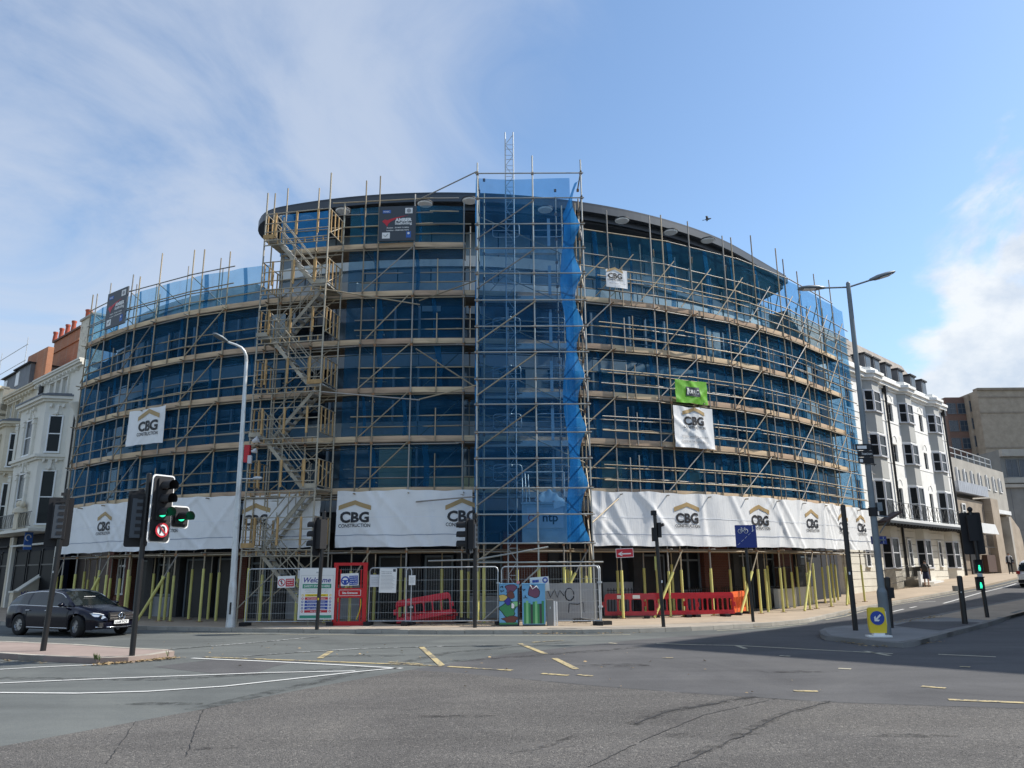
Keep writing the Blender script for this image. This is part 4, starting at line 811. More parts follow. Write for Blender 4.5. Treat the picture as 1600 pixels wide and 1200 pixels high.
    # nets round the tower
    def flat(label, A, B_, z0, z1, m, amp=.04, n=24):
        b = MB().use(m); ph = rnd.uniform(0, 6); A, B_ = V(A), V(B_); d = (B_-A).normalized(); nn = V((-d.y, d.x))
        def f(u, v):
            p = A.lerp(B_, u) + nn*amp*(sin(u*7+ph+v*9)+.5*sin(v*26+ph)); return (p.x, p.y, z0+(z1-z0)*v-.05*sin(PI*u)*(v > .99))
        b.grid(f, n, 50); return b.build('debris_net', recalc=False, label=label, cat='net', group='nets of the hoist tower')
    flat('tall blue net across the front of the hoist tower', (XL+.05, YF+.10), (XR-.45, YF+.12), 2.9, 17.45, 'net_tower', .03)
    flat('narrow blue net down the left side of the hoist tower', (XL-.05, YF+.1), (XL-.12, YB+.3), 2.9, 17.6, 'net_dense', .03, 8)
    b = MB().use('net_dense')
    def flap(u, v):
        z = 2.95+14.4*v; k = (z-3.0) % 2.06/2.06; sc = .30*math.sin(PI*k)**1.0*(1 if z < 16.4 else 1.0); top = max(0, (z-16.2)/1.2); x1 = XR-.06-sc-.25*top*0; x0 = XR-.78+.10*sin(z*1.3)+.62*top
        y = YF+.14+.75*(1-u)**1.2*(1-.6*top)+.05*sin(z*3.1+u*6); return (x0+(x1-x0)*u, y, z)
    b.grid(flap, 12, 110); b.build('debris_net', recalc=False, label='bright scalloped flap of blue net at the right edge of the hoist tower', cat='net', group='nets of the hoist tower')
hoist()
# ------------------------------------------------------------------ stair tower
def stairs():
    tm = (th_at(395, 9.5, 27.0)+th_at(507, 9.5, 27.0))/2; F = bayframe(tm, 27.0, .12); w = 2.75; dp = 1.45
    root = thing('stair_tower', F, 'aluminium scaffold stair tower with flights zigzagging up to the roof', 'stair tower')
    L = lambda x, y, z: F @ V((x, y, z)); H = w/2
    for x, y, zt in ((-H, 0, 17.0), (H, 0, 17.6), (-H, dp, 16.6), (H, dp, 17.0), (-H+.55, dp, 16.4), (H-.6, .0, 0)):
        if zt: s = tube('standard', L(x, y, 0), L(x, y, zt), .035, 'alu', root)
    fl = [.55] + [z-.12 for z in LV]
    def guard(x0, x1, y, z, nm, k=3):                 # guard frame with timber-coloured posts
        b = MB(F).use('alu')
        for h in (.25, .62, 1.05): b.tube((x0, y, z+h), (x1, y, z+h), .022, 6)
        b.use('ochre')
        for i in range(k): x = x0+(x1-x0)*(i+.5)/k; b.bx(x-.035, x+.035, y-.03, y+.03, z+.05, z+1.07)
        b.build(nm, parent=root)
    def endguard(x, z):
        b = MB(F).use('alu')
        for h in (.1, 1.08): b.tube((x, .03, z+h), (x, dp-.03, z+h), .024, 6)
        b.use('ochre')
        for i in range(4): y = .2+(dp-.4)*i/3; b.bx(x-.02, x+.02, y-.025, y+.025, z+.1, z+1.08)
        b.build('end_guard', parent=root)
    for i, z in enumerate(fl[:-1]):
        z1 = fl[i+1]; right = i % 2 == 1; y0, y1 = (.08, .62) if not right else (.80, dp-.08)
        xa, xb = (-H+.45, H-.55) if right else (H-.55, -H+.45)   # foot to head
        if i == 0: xa, xb, y0, y1 = H-.2, -H+.5, .08, .62
        st = MB(F).use('alu')
        for y in (y0, y1): st.bar((xa, y, z), (xb, y, z1), .04, .13)
        st.build('stair_stringer', parent=root); tr = MB(F).use('galv'); n = 9
        for k in range(1, n): x = xa+(xb-xa)*k/n; zz = z+(z1-z)*k/n; tr.bx(x-.12, x+.12, y0+.02, y1-.02, zz-.02, zz+.02)
        tr.build('treads', parent=root, kind='stuff')
        yo = y0-.02 if not right else y1+.02
        hr = MB(F).use('alu')
        for yy in (y0-.01, y1+.01):
            for h in (.55, 1.0): hr.tube((xa, yy, z+h), (xb, yy, z1+h), .020, 6)
            for k in (0.02, .5, .98): x = xa+(xb-xa)*k; zz = z+(z1-z)*k; hr.tube((x, yy, zz), (x, yy, zz+1.0), .018, 6)
        hr.use('ochre').bx(xa-.04, xa+.04, yo-.03, yo+.03, z, z+1.05); hr.build('handrail', parent=root)
        # landing at the head of the flight and toe board
        lx0, lx1 = (xb, H+.05) if xb > 0 else (-H-.05, xb)
        for k in range(5): yk = .05+k*(dp-.1)/5; MB(F).use('alu' if k else 'galv').bx(lx0, lx1, yk, yk+(dp-.1)/5-.02, z1-.05, z1).build('landing_plank', parent=root)
        tb = MB(F).use('ochre' if i % 3 == 0 else 'alu'); tb.bx(lx0, lx1, -.045, -.01, z1-.02, z1+.15); tb.build('toe_board', parent=root)
        guard(-H, H, -.03, z1, 'guard_frame', 3); endguard(H+.01, z1); endguard(-H-.01, z1)
        lb = MB(F).use('alu')
        for zz in (z1-.12, z1-.32): lb.tube((-H, -.02, zz), (H, -.02, zz), .025, 6); lb.tube((-H, dp, zz), (H, dp, zz), .025, 6)
        lb.use('ochre')
        for k in range(7): x = -H+.2+k*(w-.4)/6; lb.bx(x-.02, x+.02, -.035, -.005, z1-.32, z1-.12)
        lb.use('alu').tube((H, 0, z1), (H, dp, z1+.9), .02, 6); lb.build('lattice_beam', parent=root)
        x = MB(F).use('steel'); x.tube((-H, dp+.03, z), (H, dp+.03, z1), .022, 6); x.tube((H, dp+.05, z+.6), (-H+.4, dp+.05, z1+.5), .02, 6); x.build('cross_brace', parent=root)
    tube('brace', L(-H, -.06, fl[0]), L(H-.2, -.06, fl[1]+.2), .022, 'alu', root)
    # alarm unit and lamps clamped to the outer post
    p = L(-H, -.1, 6.2); a = thing('site_alarm', MX.Translation(p), 'red site alarm unit with pale lamps clamped to the stair tower post', 'alarm')
    b = MB(MX.Translation(p)); b.use('red_plastic').bx(-.10, .10, -.12, .08, -.35, .30); b.build('alarm_box', parent=a); b = MB(MX.Translation(p)).use('paper_grey'); b.lathe([(.06, 0), (.13, .2), (.14, .22)], 10, MX.Translation((.20, -.1, .42)) @ MX.Rotation(rad(65), 4, 'Y')); b.lathe([(.05, 0), (.10, .16), (.10, .18)], 10, MX.Translation((.18, -.1, .05)) @ MX.Rotation(rad(80), 4, 'Y')); b.bx(.06, .2, -.14, -.02, -.4, -.1); b.split('alarm_lamp', parent=a)
stairs()
# ------------------------------------------------------------------ fencing, gate and notices at the site front
def heras(p0, p1, label, leanz=0.):
    a, c = V(p0), V(p1); d = c-a; Lw = d.length; F = frame(a, d); root = thing('site_fence', F, label, 'fence panel', 'mesh fence panels at the site front')
    f = MB(F).use('galv'); r = .12; pts = [(0.02, 0, .08), (.02, 0, 1.95-r), (.05, 0, 1.95-.04), (r, 0, 1.95), (Lw-r, 0, 1.95), (Lw-.05, 0, 1.91), (Lw-.02, 0, 1.95-r), (Lw-.02, 0, .08)]
    f.path(pts, .023, 6); f.tube((.02, 0, .14), (Lw-.02, 0, .14), .02, 6); f.build('frame', parent=root)
    m = MB(F).use('galv')
    n = int(Lw/.09)
    for k in range(1, n): x = k*Lw/n; m.box((x, 0, 1.04), (.003, .003, 1.78))
    for z in (.42, .78, 1.15, 1.52): m.box((Lw/2, 0, z), (Lw-.06, .007, .007))
    m.build('mesh_wires', parent=root, kind='stuff')
    for x in (.02, Lw-.02): MB(F).use('rubber').prism([(-.34, -.11), (.34, -.11), (.28, .11), (-.28, .11)], -.01, .13, MX.Translation((x, 0, 0)) @ MX.Rotation(PI/2, 4, 'Z')).build('foot_block', parent=root)
    for z in (.6, 1.4): MB(F).use('galv').bx(Lw-.06, Lw+.05, -.04, .04, z-.03, z+.03).build('clamp', parent=root)
    return F
def site_front():
    def ln(px0, py0, px1, py1): return gp(px0, py0, .12), gp(px1, py1, .12)
    FA, FB = V((-9.72, 28.35, .12)), V((-6.45, 28.2, .12)); X = lambda px, Y, z=1.: at(px, 940, Y).x
    Y1 = 28.2; HF = {}
    HF[0] = heras((X(382, Y1), Y1+.15, .12), (X(520, Y1), Y1, .12), 'mesh fence panel in front of the stair tower, left of the red gate')
    HF[1] = heras((X(576, Y1), Y1-.05, .12), (X(644, Y1), Y1-.15, .12), 'short mesh fence panel with white notices right of the red gate')
    HF[2] = heras((X(633, 27.8), 27.85, .12), (X(779, 27.7), 27.7, .12), 'mesh fence panel in front of the tipped red barrier')
    HF[3] = heras((X(783, 27.7), 27.7, .12), (X(937, 27.3), 27.2, .12), 'mesh fence panel behind the painted cabinets, ending at the hoist corner')
    HF[4] = heras((X(908, 28.6), 28.9, .12), (X(939, 27.3), 27.25, .12), 'mesh fence panel turned back into the site beside the hoist corner')
    # red pedestrian gate
    Y = 28.15; x0, x1 = X(521, Y), X(573, Y); w = x1-x0; F = frame((x0, Y-.05, .12), (1, 0, 0)); t = thing('site_gate', F, 'bright red timber pedestrian gate frame with lettered middle panel', 'gate')
    for x in (0, w-.14): brick('gate_post', F, (x+.07, 0, 1.02), (.14, .10, 2.04), 'red_paint', t)
    brick('top_rail', F, (w/2, 0, 2.09), (w+.02, .11, .10), 'red_paint', t); brick('middle_panel', F, (w/2, 0, 1.10), (w-.28, .07, .33), 'red_paint', t); brick('bottom_rail', F, (w/2, 0, .07), (w-.28, .07, .14), 'red_paint', t)
    for x in (.22, w-.22): brick('stile', F, (x, .03, 1.0), (.05, .04, 1.8), 'red_paint', t)
    b = MB(F).use('paper'); xa, xb, za, zb = .20, w-.20, 1.0, 1.21
    for q in ((xa, xb, za, za+.014), (xa, xb, zb-.014, zb), (xa, xa+.014, za, zb), (xb-.014, xb, za, zb)): b.bx(q[0], q[1], -.042, -.036, q[2], q[3])
    put_text(b, 'Site Entrance', None, w/2, 1.105, w=w*.46, h=.075, bold=.03, off=.042); b.build('lettering', parent=t, recalc=False)
    m = MB(F).use('galv')
    for k in range(1, 12): m.box((.16+k*(w-.32)/12, .05, 1.02), (.004, .004, 1.9))
    for z in (.3, .7, 1.5, 1.9): m.box((w/2, .05, z), (w-.3, .006, .006))
    m.build('mesh_wires', parent=t, kind='stuff')
    tape = MB(F).use('sign_yellow').path([(w-.2, .0, .9), (w-.19, -.03, .7), (w-.24, -.03, .45), (w-.33, -.02, .2)], .016, 5); tape.build('strap', parent=t)
    def board(name, label, px0, py0, px1, py1, Y, m='paper', tilt=0., cat='sign', grp=None, rim=None):
        a, c = at(px0, py0, Y), at(px1, py1, Y); w, h = abs(c.x-a.x), abs(a.z-c.z); F = frame(((a.x+c.x)/2, Y, (a.z+c.z)/2), (1, 0, 0)) @ MX.Rotation(rad(tilt), 4, 'Y')
        o = thing(name, F, label, cat, grp); MB(F).use(m).bx(-w/2, w/2, -.008, .008, -h/2, h/2).build('board', parent=o); return o, F, w, h
    o, F, w, h = board('welcome_board', 'tall white welcome safety board with coloured instruction bars left of the gate', 469, 888, 521, 968, 28.0)
    b = MB(F).use('galv')
    for q in ((-w/2+.06, w/2-.06, h*.355, h*.36), (-w/2+.06, w/2-.06, -h*.485, -h*.48), (-w/2+.06, -w/2+.066, -h*.485, h*.36), (w/2-.066, w/2-.06, -h*.485, h*.36)): b.bx(q[0], q[1], -.014, -.009, q[2], q[3])
    b.use('ink_blue'); put_text(b, 'Welcome', None, 0, h*.27, w=w*.76, h=h*.095, shear=.25, bold=.015, off=.014)
    b.use('green_band').bx(-w*.40, w*.40, -.013, -.009, h*.105, h*.19); b.bx(-w*.44, w*.44, -.013, -.009, -h*.47, -h*.415); b.use('paper'); put_text(b, 'SAFETY STARTS HERE', None, 0, h*.148, w=w*.72, h=h*.042, bold=.02, off=.017)
    b.use('logo_grey'); put_text(b, 'All visitors and drivers must report', None, 0, h*.075, w=w*.66, h=h*.02, off=.014); put_text(b, 'immediately to the site office', None, 0, h*.035, w=w*.60, h=h*.02, off=.014)
    for i, (m, s) in enumerate((('sign_yellow', 'Warning Construction site'), ('sign_red', 'No unauthorised entry'), ('sign_blue', 'Protective footwear'), ('sign_blue', 'Safety helmets'), ('sign_blue', 'High visibility jackets'), ('sign_red', 'No smoking'))):
        z = -h*.03-i*h*.062; b.use(m).bx(-w*.32, w*.32, -.013, -.009, z-h*.024, z+h*.024); b.use('ink_dark' if i == 0 else 'paper'); put_text(b, s, None, 0, z, w=w*(.5 if i < 5 else .3), h=h*.02, bold=.01, off=.017)
        for x in (-w*.385, w*.385):
            D = MX.Translation((x, -.012, z)) @ MX.Rotation(PI/2, 4, 'X'); b.use(m).lathe([(h*.022, 0), (h*.022, .004)], 12, D); b.use('paper').lathe([(h*.012, 0), (h*.012, .007)], 8, D)
    b.use('galv').bx(-.05, .05, -.014, -.009, h*.40, h*.43); b.build('lettering', parent=o, recalc=False)
    o, F, w, h = board('prohibition_sign', 'small red and white prohibition notice on the fence before the stair tower', 434.5, 900, 460, 918, 28.15, tilt=-1.5)
    b = MB(F).use('sign_red').bx(-.02*w, w*.46, -.013, -.009, -h*.42, h*.25); D = MX.Translation((-w*.26, -.011, -h*.06)) @ MX.Rotation(PI/2, 4, 'X'); b.lathe([(h*.33, 0), (h*.33, .003)], 16, D); b.use('paper').lathe([(h*.26, 0), (h*.26, .006)], 16, D)
    b.use('ink_dark').bx(-w*.29, -w*.23, -.021, -.018, -h*.22, h*.08); b.lathe([(h*.05, 0), (h*.05, .009)], 8, MX.Translation((-w*.26, -.011, h*.12)) @ MX.Rotation(PI/2, 4, 'X')); b.use('sign_red').bar((-w*.26-h*.2, -.022, h*.14), (-w*.26+h*.2, -.022, -h*.26), .004, h*.06)
    b.use('paper'); put_text(b, 'DANGER', None, w*.22, h*.13, w=w*.38, h=h*.1, bold=.03, off=.017); put_text(b, 'Keep out', None, w*.22, -h*.06, w=w*.34, h=h*.1, bold=.02, off=.017); put_text(b, 'No entry', None, w*.22, -h*.25, w=w*.34, h=h*.1, bold=.02, off=.017); b.build('lettering', parent=o, recalc=False)
    o, F, w, h = board('safety_notice', 'blue and white protective helmet notice tied across the red gate', 533, 896, 560, 915, 28.0, tilt=-2)
    b = MB(F).use('sign_blue').bx(-.02*w, w*.46, -.013, -.009, -h*.44, h*.3); D = MX.Translation((-w*.25, -.011, -h*.07)) @ MX.Rotation(PI/2, 4, 'X'); b.lathe([(h*.36, 0), (h*.36, .003)], 18, D); b.use('paper').lathe([(h*.24, 0), (h*.24, .006)], 14, D); b.use('sign_blue').bx(-w*.42, -w*.08, -.022, -.018, -h*.10, -h*.02); b.lathe([(h*.14, 0), (h*.14, .010)], 12, MX.Translation((-w*.25, -.011, -h*.18)) @ MX.Rotation(PI/2, 4, 'X'))
    b.use('paper')
    for k, s in enumerate(('Safety helmets', 'and protective', 'footwear must', 'be worn')): put_text(b, s, None, w*.22, h*.2-k*h*.17, w=w*.4, h=h*.09, bold=.02, off=.017)
    b.build('lettering', parent=o, recalc=False)
    o, F, w, h = board('notice', 'large printed white notice on the fence right of the gate', 593.5, 888, 619, 926, 27.95, tilt=1, cat='notice')
    b = MB(F).use('logo_grey'); put_text(b, 'Notice of proposed', None, -w*.1, h*.36, w=w*.6, h=h*.035, bold=.03, off=.014); put_text(b, 'works on this site', None, -w*.1, h*.29, w=w*.6, h=h*.035, bold=.03, off=.014)
    for k in range(11): b.bx(-w*.42, w*(.25+.17*((k*7) % 5)/4), -.012, -.009, h*.2-k*h*.055, h*.2-k*h*.055+h*.010)
    b.use('sign_dark').bx(w*.28, w*.44, -.012, -.009, h*.36, h*.47); b.build('lettering', parent=o, recalc=False)
    for lab, q in (('grey printed sheet half hidden behind the large white notice', (578.5, 898, 594, 917)), ('small white sheet on the fence above the tipped barrier', (639, 899, 649, 914)), ('pale blank sheet tucked behind the welcome board', (466, 891, 472, 904))):
        o, F, w, h = board('notice', lab, *q, 28.05 if q[0] != 639 else 27.72, m='paper_grey' if q[0] < 600 else 'paper', cat='notice'); b = MB(F).use('logo_grey')
        for k in range(5): b.bx(-w*.36, w*.3, -.012, -.009, h*.25-k*h*.13, h*.25-k*h*.13+h*.02)
        b.build('lettering', parent=o, recalc=False)
    o, F, w, h = board('arrow_sign', 'red sign with white left arrow hung under the white wrap', 962, 857, 990, 871, 29.6, m='paper', tilt=-2); b = MB(F).use('sign_red').bx(-w*.47, w*.47, -.013, -.009, -h*.44, h*.44); b.use('paper').bx(-w*.30, w*.36, -.018, -.014, -h*.16, -h*.02); b.add([(-w*.40, -.017, -h*.09), (-w*.18, -.017, h*.14), (-w*.10, -.017, h*.14), (-w*.26, -.017, -h*.05), (-w*.26, -.017, -h*.13), (-w*.10, -.017, -h*.32), (-w*.18, -.017, -h*.32)], [tuple(range(7))]); b.use('rubber').bx(-w*.4, -w*.38, 0, .01, h*.5, h*.9).bx(w*.38, w*.4, 0, .01, h*.5, h*.9); b.build('arrow', parent=o, recalc=False)
    # pallet-sized odds and ends behind the mesh
    for lab, c, d, m, nm in (('black rubber mat rolled on the pavement behind the fence', (-4.3, 28.7, .2), (.9, .3, .14), 'rubber', 'rubber_mat'), ('dark sack of sand lying behind the tipped barrier', (-1.9, 28.9, .22), (.7, .4, .2), 'bag_black', 'sandbag')):
        o = thing(nm, c, lab, nm.replace('_', ' ')); b = MB(MX.Translation(c)).use(m); b.ball((0, 0, 0), .5, 8, sc=d); b.build('bag' if m == 'bag_black' else 'roll', parent=o)
site_front()
# ------------------------------------------------------------------ red plastic barriers
def barrier_mesh(slots=6, w=2.0, h=.92, solid=False):
    b = MB(); zt, zb = h, .10; n = slots; b.side([(-w/2, .76*h), (-w/2+.03, h-.06), (-w/2+.12, h), (w/2-.12, h), (w/2-.03, h-.06), (w/2, .76*h)], -.045, .045)
    b.side([(-w/2, .10), (w/2, .10), (w/2-.01, .25), (-w/2+.01, .25)], -.045, .045); b.bx(-w/2+.02, w/2-.02, -.052, .052, h-.13, h-.09)
    for k in range(n+1):
        x = -w/2+.05+k*(w-.10)/n; s = .05 if slots > 4 else .075; b.side([(x-s, .76*h+.002), (x-s*.5, .70*h), (x-s*.5, .33*h), (x-s, .248), (x+s, .248), (x+s*.5, .33*h), (x+s*.5, .70*h), (x+s, .76*h+.002)], -.035, .035)
    b.side([(-w/2-.09, .45*h), (-w/2, .45*h), (-w/2, .68*h), (-w/2-.09, .64*h)], -.03, .03); b.side([(w/2, .42*h), (w/2+.07, .42*h), (w/2+.07, .6*h), (w/2, .6*h)], -.03, .03)
    return b
def barriers():
    def one(F, label, m, slots, feet=True, stick=0):
        o = thing('safety_barrier', F, label, 'barrier', 'plastic safety barriers'); b = barrier_mesh(slots); b.M = None; me = b; me.mats = [m]; link('barrier_panel', me.mesh('barrier_panel', m), o, F)
        if feet:
            for x in (-.62, .62): MB(F).use('rubber').prism([(-.1, -.28), (.1, -.28), (.12, .28), (-.12, .28)], 0, .10, MX.Translation((x, 0, 0))).build('foot', parent=o)
        for k in range(stick): MB(F).use('paper').bx(-.5+k*.6, -.22+k*.6, -.058, -.053, .73, .86).build('sticker', parent=o)
    P = lambda px, py: gp(px, py, .12)
    a, c = P(957, 966), P(1015, 966); F = frame((a+c)/2, c-a); one(F, 'faded pinkish red barrier with two white stickers, leftmost under the wrap', 'dull_red', 4, stick=2)
    a, c = P(1024, 965), P(1077, 964); F = frame((a+c)/2, c-a) @ MX.Rotation(rad(-12), 4, 'Z'); one(F, 'glossy red barrier with wide slots behind the camera pole', 'red_plastic', 5)
    a, c = P(1083, 964), P(1138, 963); F = frame((a+c)/2, c-a); one(F, 'red barrier with many narrow slots beside the orange one', 'red_plastic', 9)
    a, c = P(1138, 963), P(1170, 957); F = frame((a+c)/2, c-a); one(F, 'orange barrier turned at the right end of the row', 'orange_plastic', 8)
    p = at(664, 974, 28.35); F = frame((p.x, 28.35, .14), (1, 0, 0)) @ MX.Rotation(rad(-9), 4, 'Y') @ MX.Rotation(rad(-24), 4, 'X'); F.translation.z = .22; one(F, 'tipped red barrier lying askew behind the mesh fence', 'red_plastic', 6, feet=False)
    p = at(665, 976, 28.2); F = frame((p.x, 28.7, .10), (1, 0, 0)) @ MX.Rotation(rad(-4), 4, 'Y') @ MX.Rotation(rad(-72), 4, 'X'); F.translation.z = .2; one(F, 'second red barrier lying flat under the tipped one', 'red_plastic', 6, feet=False)
barriers()
# ------------------------------------------------------------------ painted cabinets
def cabinets():
    def cab(label, px0, px1, pyt, Y, d=.42):
        a, c = at(px0, 940, Y).x, at(px1, 940, Y).x; zt = at((px0+px1)/2, pyt, Y).z; w = c-a; F = frame(((a+c)/2, Y, .12), (1, 0, 0)); o = thing('utility_cabinet', F, label, 'cabinet', 'street cabinets in front of the hoist'); h = zt-.12
        b = MB(F).use('cab_blue').bx(-w/2, w/2, 0, d, .06, h); b.build('body', parent=o); MB(F).use('cab_dark').bx(-w/2+.01, w/2-.01, .01, d-.01, 0, .06).build('plinth', parent=o); MB(F).use('cab_blue').bx(-w/2-.012, w/2+.012, -.015, d+.015, h, h+.03).build('cap', parent=o)
        return o, F, w, h
    def blob(b, cx, cz, rx, rz, seed, off):           # a loose rounded patch of spray paint
        r = random.Random(seed); n = 18; ph = r.uniform(0, 6); return b.add([(cx+rx*cos(2*PI*k/n)*(1+.22*sin(3*2*PI*k/n+ph)+.1*sin(5*2*PI*k/n)), -off, cz+rz*sin(2*PI*k/n)*(1+.18*sin(2*2*PI*k/n+ph))) for k in range(n)], [tuple(range(n))])
    def tag_(b, x, z, s, seed):                       # a meaningless scrawl
        r = random.Random(seed); p = []; cx = x
        for k in range(9): p.append((cx, -.012, z+r.uniform(-s, s))); cx += r.uniform(-.01, .05)*s/.06
        b.path(p, .010, 4)
    o, F, w, h = cab('sky blue street cabinet sprayed with brown, yellow and green patches', 780, 811, 913, 26.95)
    b = MB(F); q = [('cab_green', -.02, .55, .25, .22), ('cab_purple', .05, 1.22, .17, .15), ('cab_brown', .05, .22, .24, .10), ('cab_yellow', -.22, .92, .13, .12), ('cab_green_light', .22, .72, .12, .10), ('cab_brown', .06, 1.02, .12, .11), ('ink_blue', -.04, .80, .10, .10), ('paper', .12, .66, .05, .10), ('cab_pink', .30, 1.42, .05, .06)]
    for i, (m, x, z, rx, rz) in enumerate(q): b.use('ink_dark'); blob(b, x, z, rx*1.12, rz*1.12, i, .003+i*.0016); b.use(m); blob(b, x, z, rx, rz, i, .004+i*.0016)
    b.use('ink_dark')
    for k, z in enumerate((1.42, 1.28, 1.13)): tag_(b, -w/2+.04, z, .045, k)
    b.bx(w/2-.05, w/2+.004, -.012, -.002, .02, h-.12); b.use('cab_green').bx(-w/2, w/2-.06, -.010, -.002, .06, .12); b.build('spray_paint', parent=o, recalc=False)
    o, F, w, h = cab('sky blue street cabinet sprayed with a maroon patch over green upright bands', 816, 852, 913, 26.92)
    b = MB(F); b.use('ink_dark'); blob(b, 0, 1.12, .20, .22, 40, .004); b.use('cab_purple'); blob(b, 0, 1.12, .18, .20, 40, .006); b.use('paper').path([(-.12, -.012, 1.34), (-.03, -.012, 1.20), (.10, -.012, 1.30), (.16, -.012, 1.22)], .022, 4)
    n = 9
    for k in range(n): x0 = -w/2+.05+k*(w-.1)/n; b.use(('cab_green', 'cab_green_light', 'cab_green', 'cab_dark')[k % 4]); b.bx(x0, x0+(w-.1)/n+.004, -.006-.001*(k % 2), -.002, .08, .76+.06*sin(k*1.7))
    b.use('ink_dark'); tag_(b, -w/2+.03, 1.2, .05, 7); tag_(b, -w/2+.03, .95, .05, 8); b.use('cab_yellow').bx(w/2-.005, w/2+.008, .02, .40, .9, 1.35); b.use('cab_green_light').bx(w/2-.005, w/2+.008, .02, .40, .5, .85); b.build('spray_paint', parent=o, recalc=False)
    p = at(862, 978, 27.0); F = frame((p.x-.02, 27.0, .12), (1, 0, 0)); o = thing('feeder_pillar', F, 'narrow bare grey cabinet standing at the right end of the painted pair', 'cabinet'); MB(F).use('pave_grey').bx(-.13, .09, 0, .3, 0, .84).build('body', parent=o); MB(F).use('paper').bx(.10, .16, 0, .07, 0, .80).bx(.19, .23, .03, .10, 0, .78).build('white_post', parent=o); MB(F).use('galv').bx(-.03, 0, -.01, 0, .55, .62).build('lock', parent=o)
    F = frame((at(843, 910, 27.5).x, 27.62, at(843, 908, 27.6).z), (1, 0, 0)) @ MX.Rotation(rad(-4), 4, 'Y'); o = thing('site_notice', F, 'blue and white site notice sticking up behind the painted cabinets', 'sign'); MB(F).use('paper').bx(-.33, .33, -.006, .006, -.35, .14).build('board', parent=o); b = MB(F).use('sign_blue'); D = MX.Translation((.2, -.008, .02)) @ MX.Rotation(PI/2, 4, 'X'); b.lathe([(.10, 0), (.10, .003)], 14, D); b.bx(-.25, -.02, -.010, -.007, -.04, .05); b.use('paper').lathe([(.05, 0), (.05, .006)], 10, D); b.build('print', parent=o, recalc=False)
    # scrawled grey hoarding seen through the mesh
    F = frame((2.05, 29.4, .12), (1, 0, 0)); o = thing('grey_hoarding', F, 'low grey hoarding with black scrawled graffiti behind the mesh fence', 'hoarding'); MB(F).use('dado').bx(-.9, 1.0, 0, .08, 0, 1.35).build('board', parent=o); b = MB(F).use('ink_dark')
    b.path([(.0+.16*cos(a), -.012, .95+.22*sin(a)) for a in [k*.4 for k in range(16)]], .022, 4); b.path([(-.8, -.01, 1.1), (-.7, -.01, .85), (-.55, -.01, 1.12), (-.45, -.01, .85), (-.35, -.01, 1.1), (-.2, -.01, .9)], .018, 4); b.path([(-.05, -.01, .3), (-.02, -.01, .62), (.3, -.01, .6), (.5, -.01, .66), (.52, -.01, .3)], .016, 4); b.build('graffiti', parent=o)
cabinets()
# ------------------------------------------------------------------ signals, poles, lamps and signs
def face(org, n): return frame(org, V((0, 0, 1)).cross(V((n[0], n[1], 0))))
def rrect(w, h, r, n=4): return [(cx+r*cos(a), cz+r*sin(a)) for cx, cz, a0 in ((w/2-r, h/2-r, 0), (-w/2+r, h/2-r, PI/2), (-w/2+r, -h/2+r, PI), (w/2-r, -h/2+r, 1.5*PI)) for a in [a0+PI/2*k/n for k in range(n+1)]]
def signal(parent, F, lenses, h=1.55, w=.52, rim=True, lit=(), z0=.52, louvre=False):
    """backing board, housing and hooded lenses; the front is local -y"""
    hd = MB(F).use('black_matt'); hd.side(rrect(w, h, .06), -.01, .012); 
    hs = hd.build('backing_board', parent=parent)
    if rim: MB(F).use('white_edge').side(rrect(w+.07, h+.07, .08), .014, .026).build('white_border', parent=hs)
    MB(F).use('black_matt').bx(-.16, .16, -.06, -.01, z0-.31*lenses+.14, z0+.17).bx(-.16, .16, .03, .24, z0-.31*lenses+.14, z0+.17).build('housing', parent=parent)
    for k in range(lenses):
        z = z0-.31*k; l = MB(F).use('green_lamp' if k in lit else 'lens_dark'); l.lathe([(.10, 0), (.085, .03), (.04, .045)], 14, MX.Translation((0, -.06, z)) @ MX.Rotation(PI/2, 4, 'X')); ln = l.build('lens', parent=parent)
        hb = MB(F).use('black_matt'); n = 12
        hb.grid(lambda u, v: (.125*cos(-.6+(PI+1.2)*u), -.06-v*(.34-.14*abs(u-.5)*2*0), z+.125*sin(-.6+(PI+1.2)*u)), n, 2); hb.build('hood', parent=ln)
    if louvre:
        lv = MB(F).use('sign_dark').bx(-.10, .12, .24, .27, -h/2+.2, h/2-.2)
        lv.use('black_matt')
        for k in range(7): lv.bx(-.10, .02, .27, .28, -h/2+.28+k*.16, -h/2+.36+k*.16)
        lv.build('rear_louvres', parent=parent)
def pole(p, zt, r, m, root, lean=(0, 0), nm='pole'):
    b = MB().use(m).tube(p, (p.x+lean[0], p.y+lean[1], zt), r, 14); b.ball((p.x+lean[0], p.y+lean[1], zt), r, 6, sc=(1, 1, .4)); return b.build(nm, parent=root)
GS = 'traffic signals at the junction'
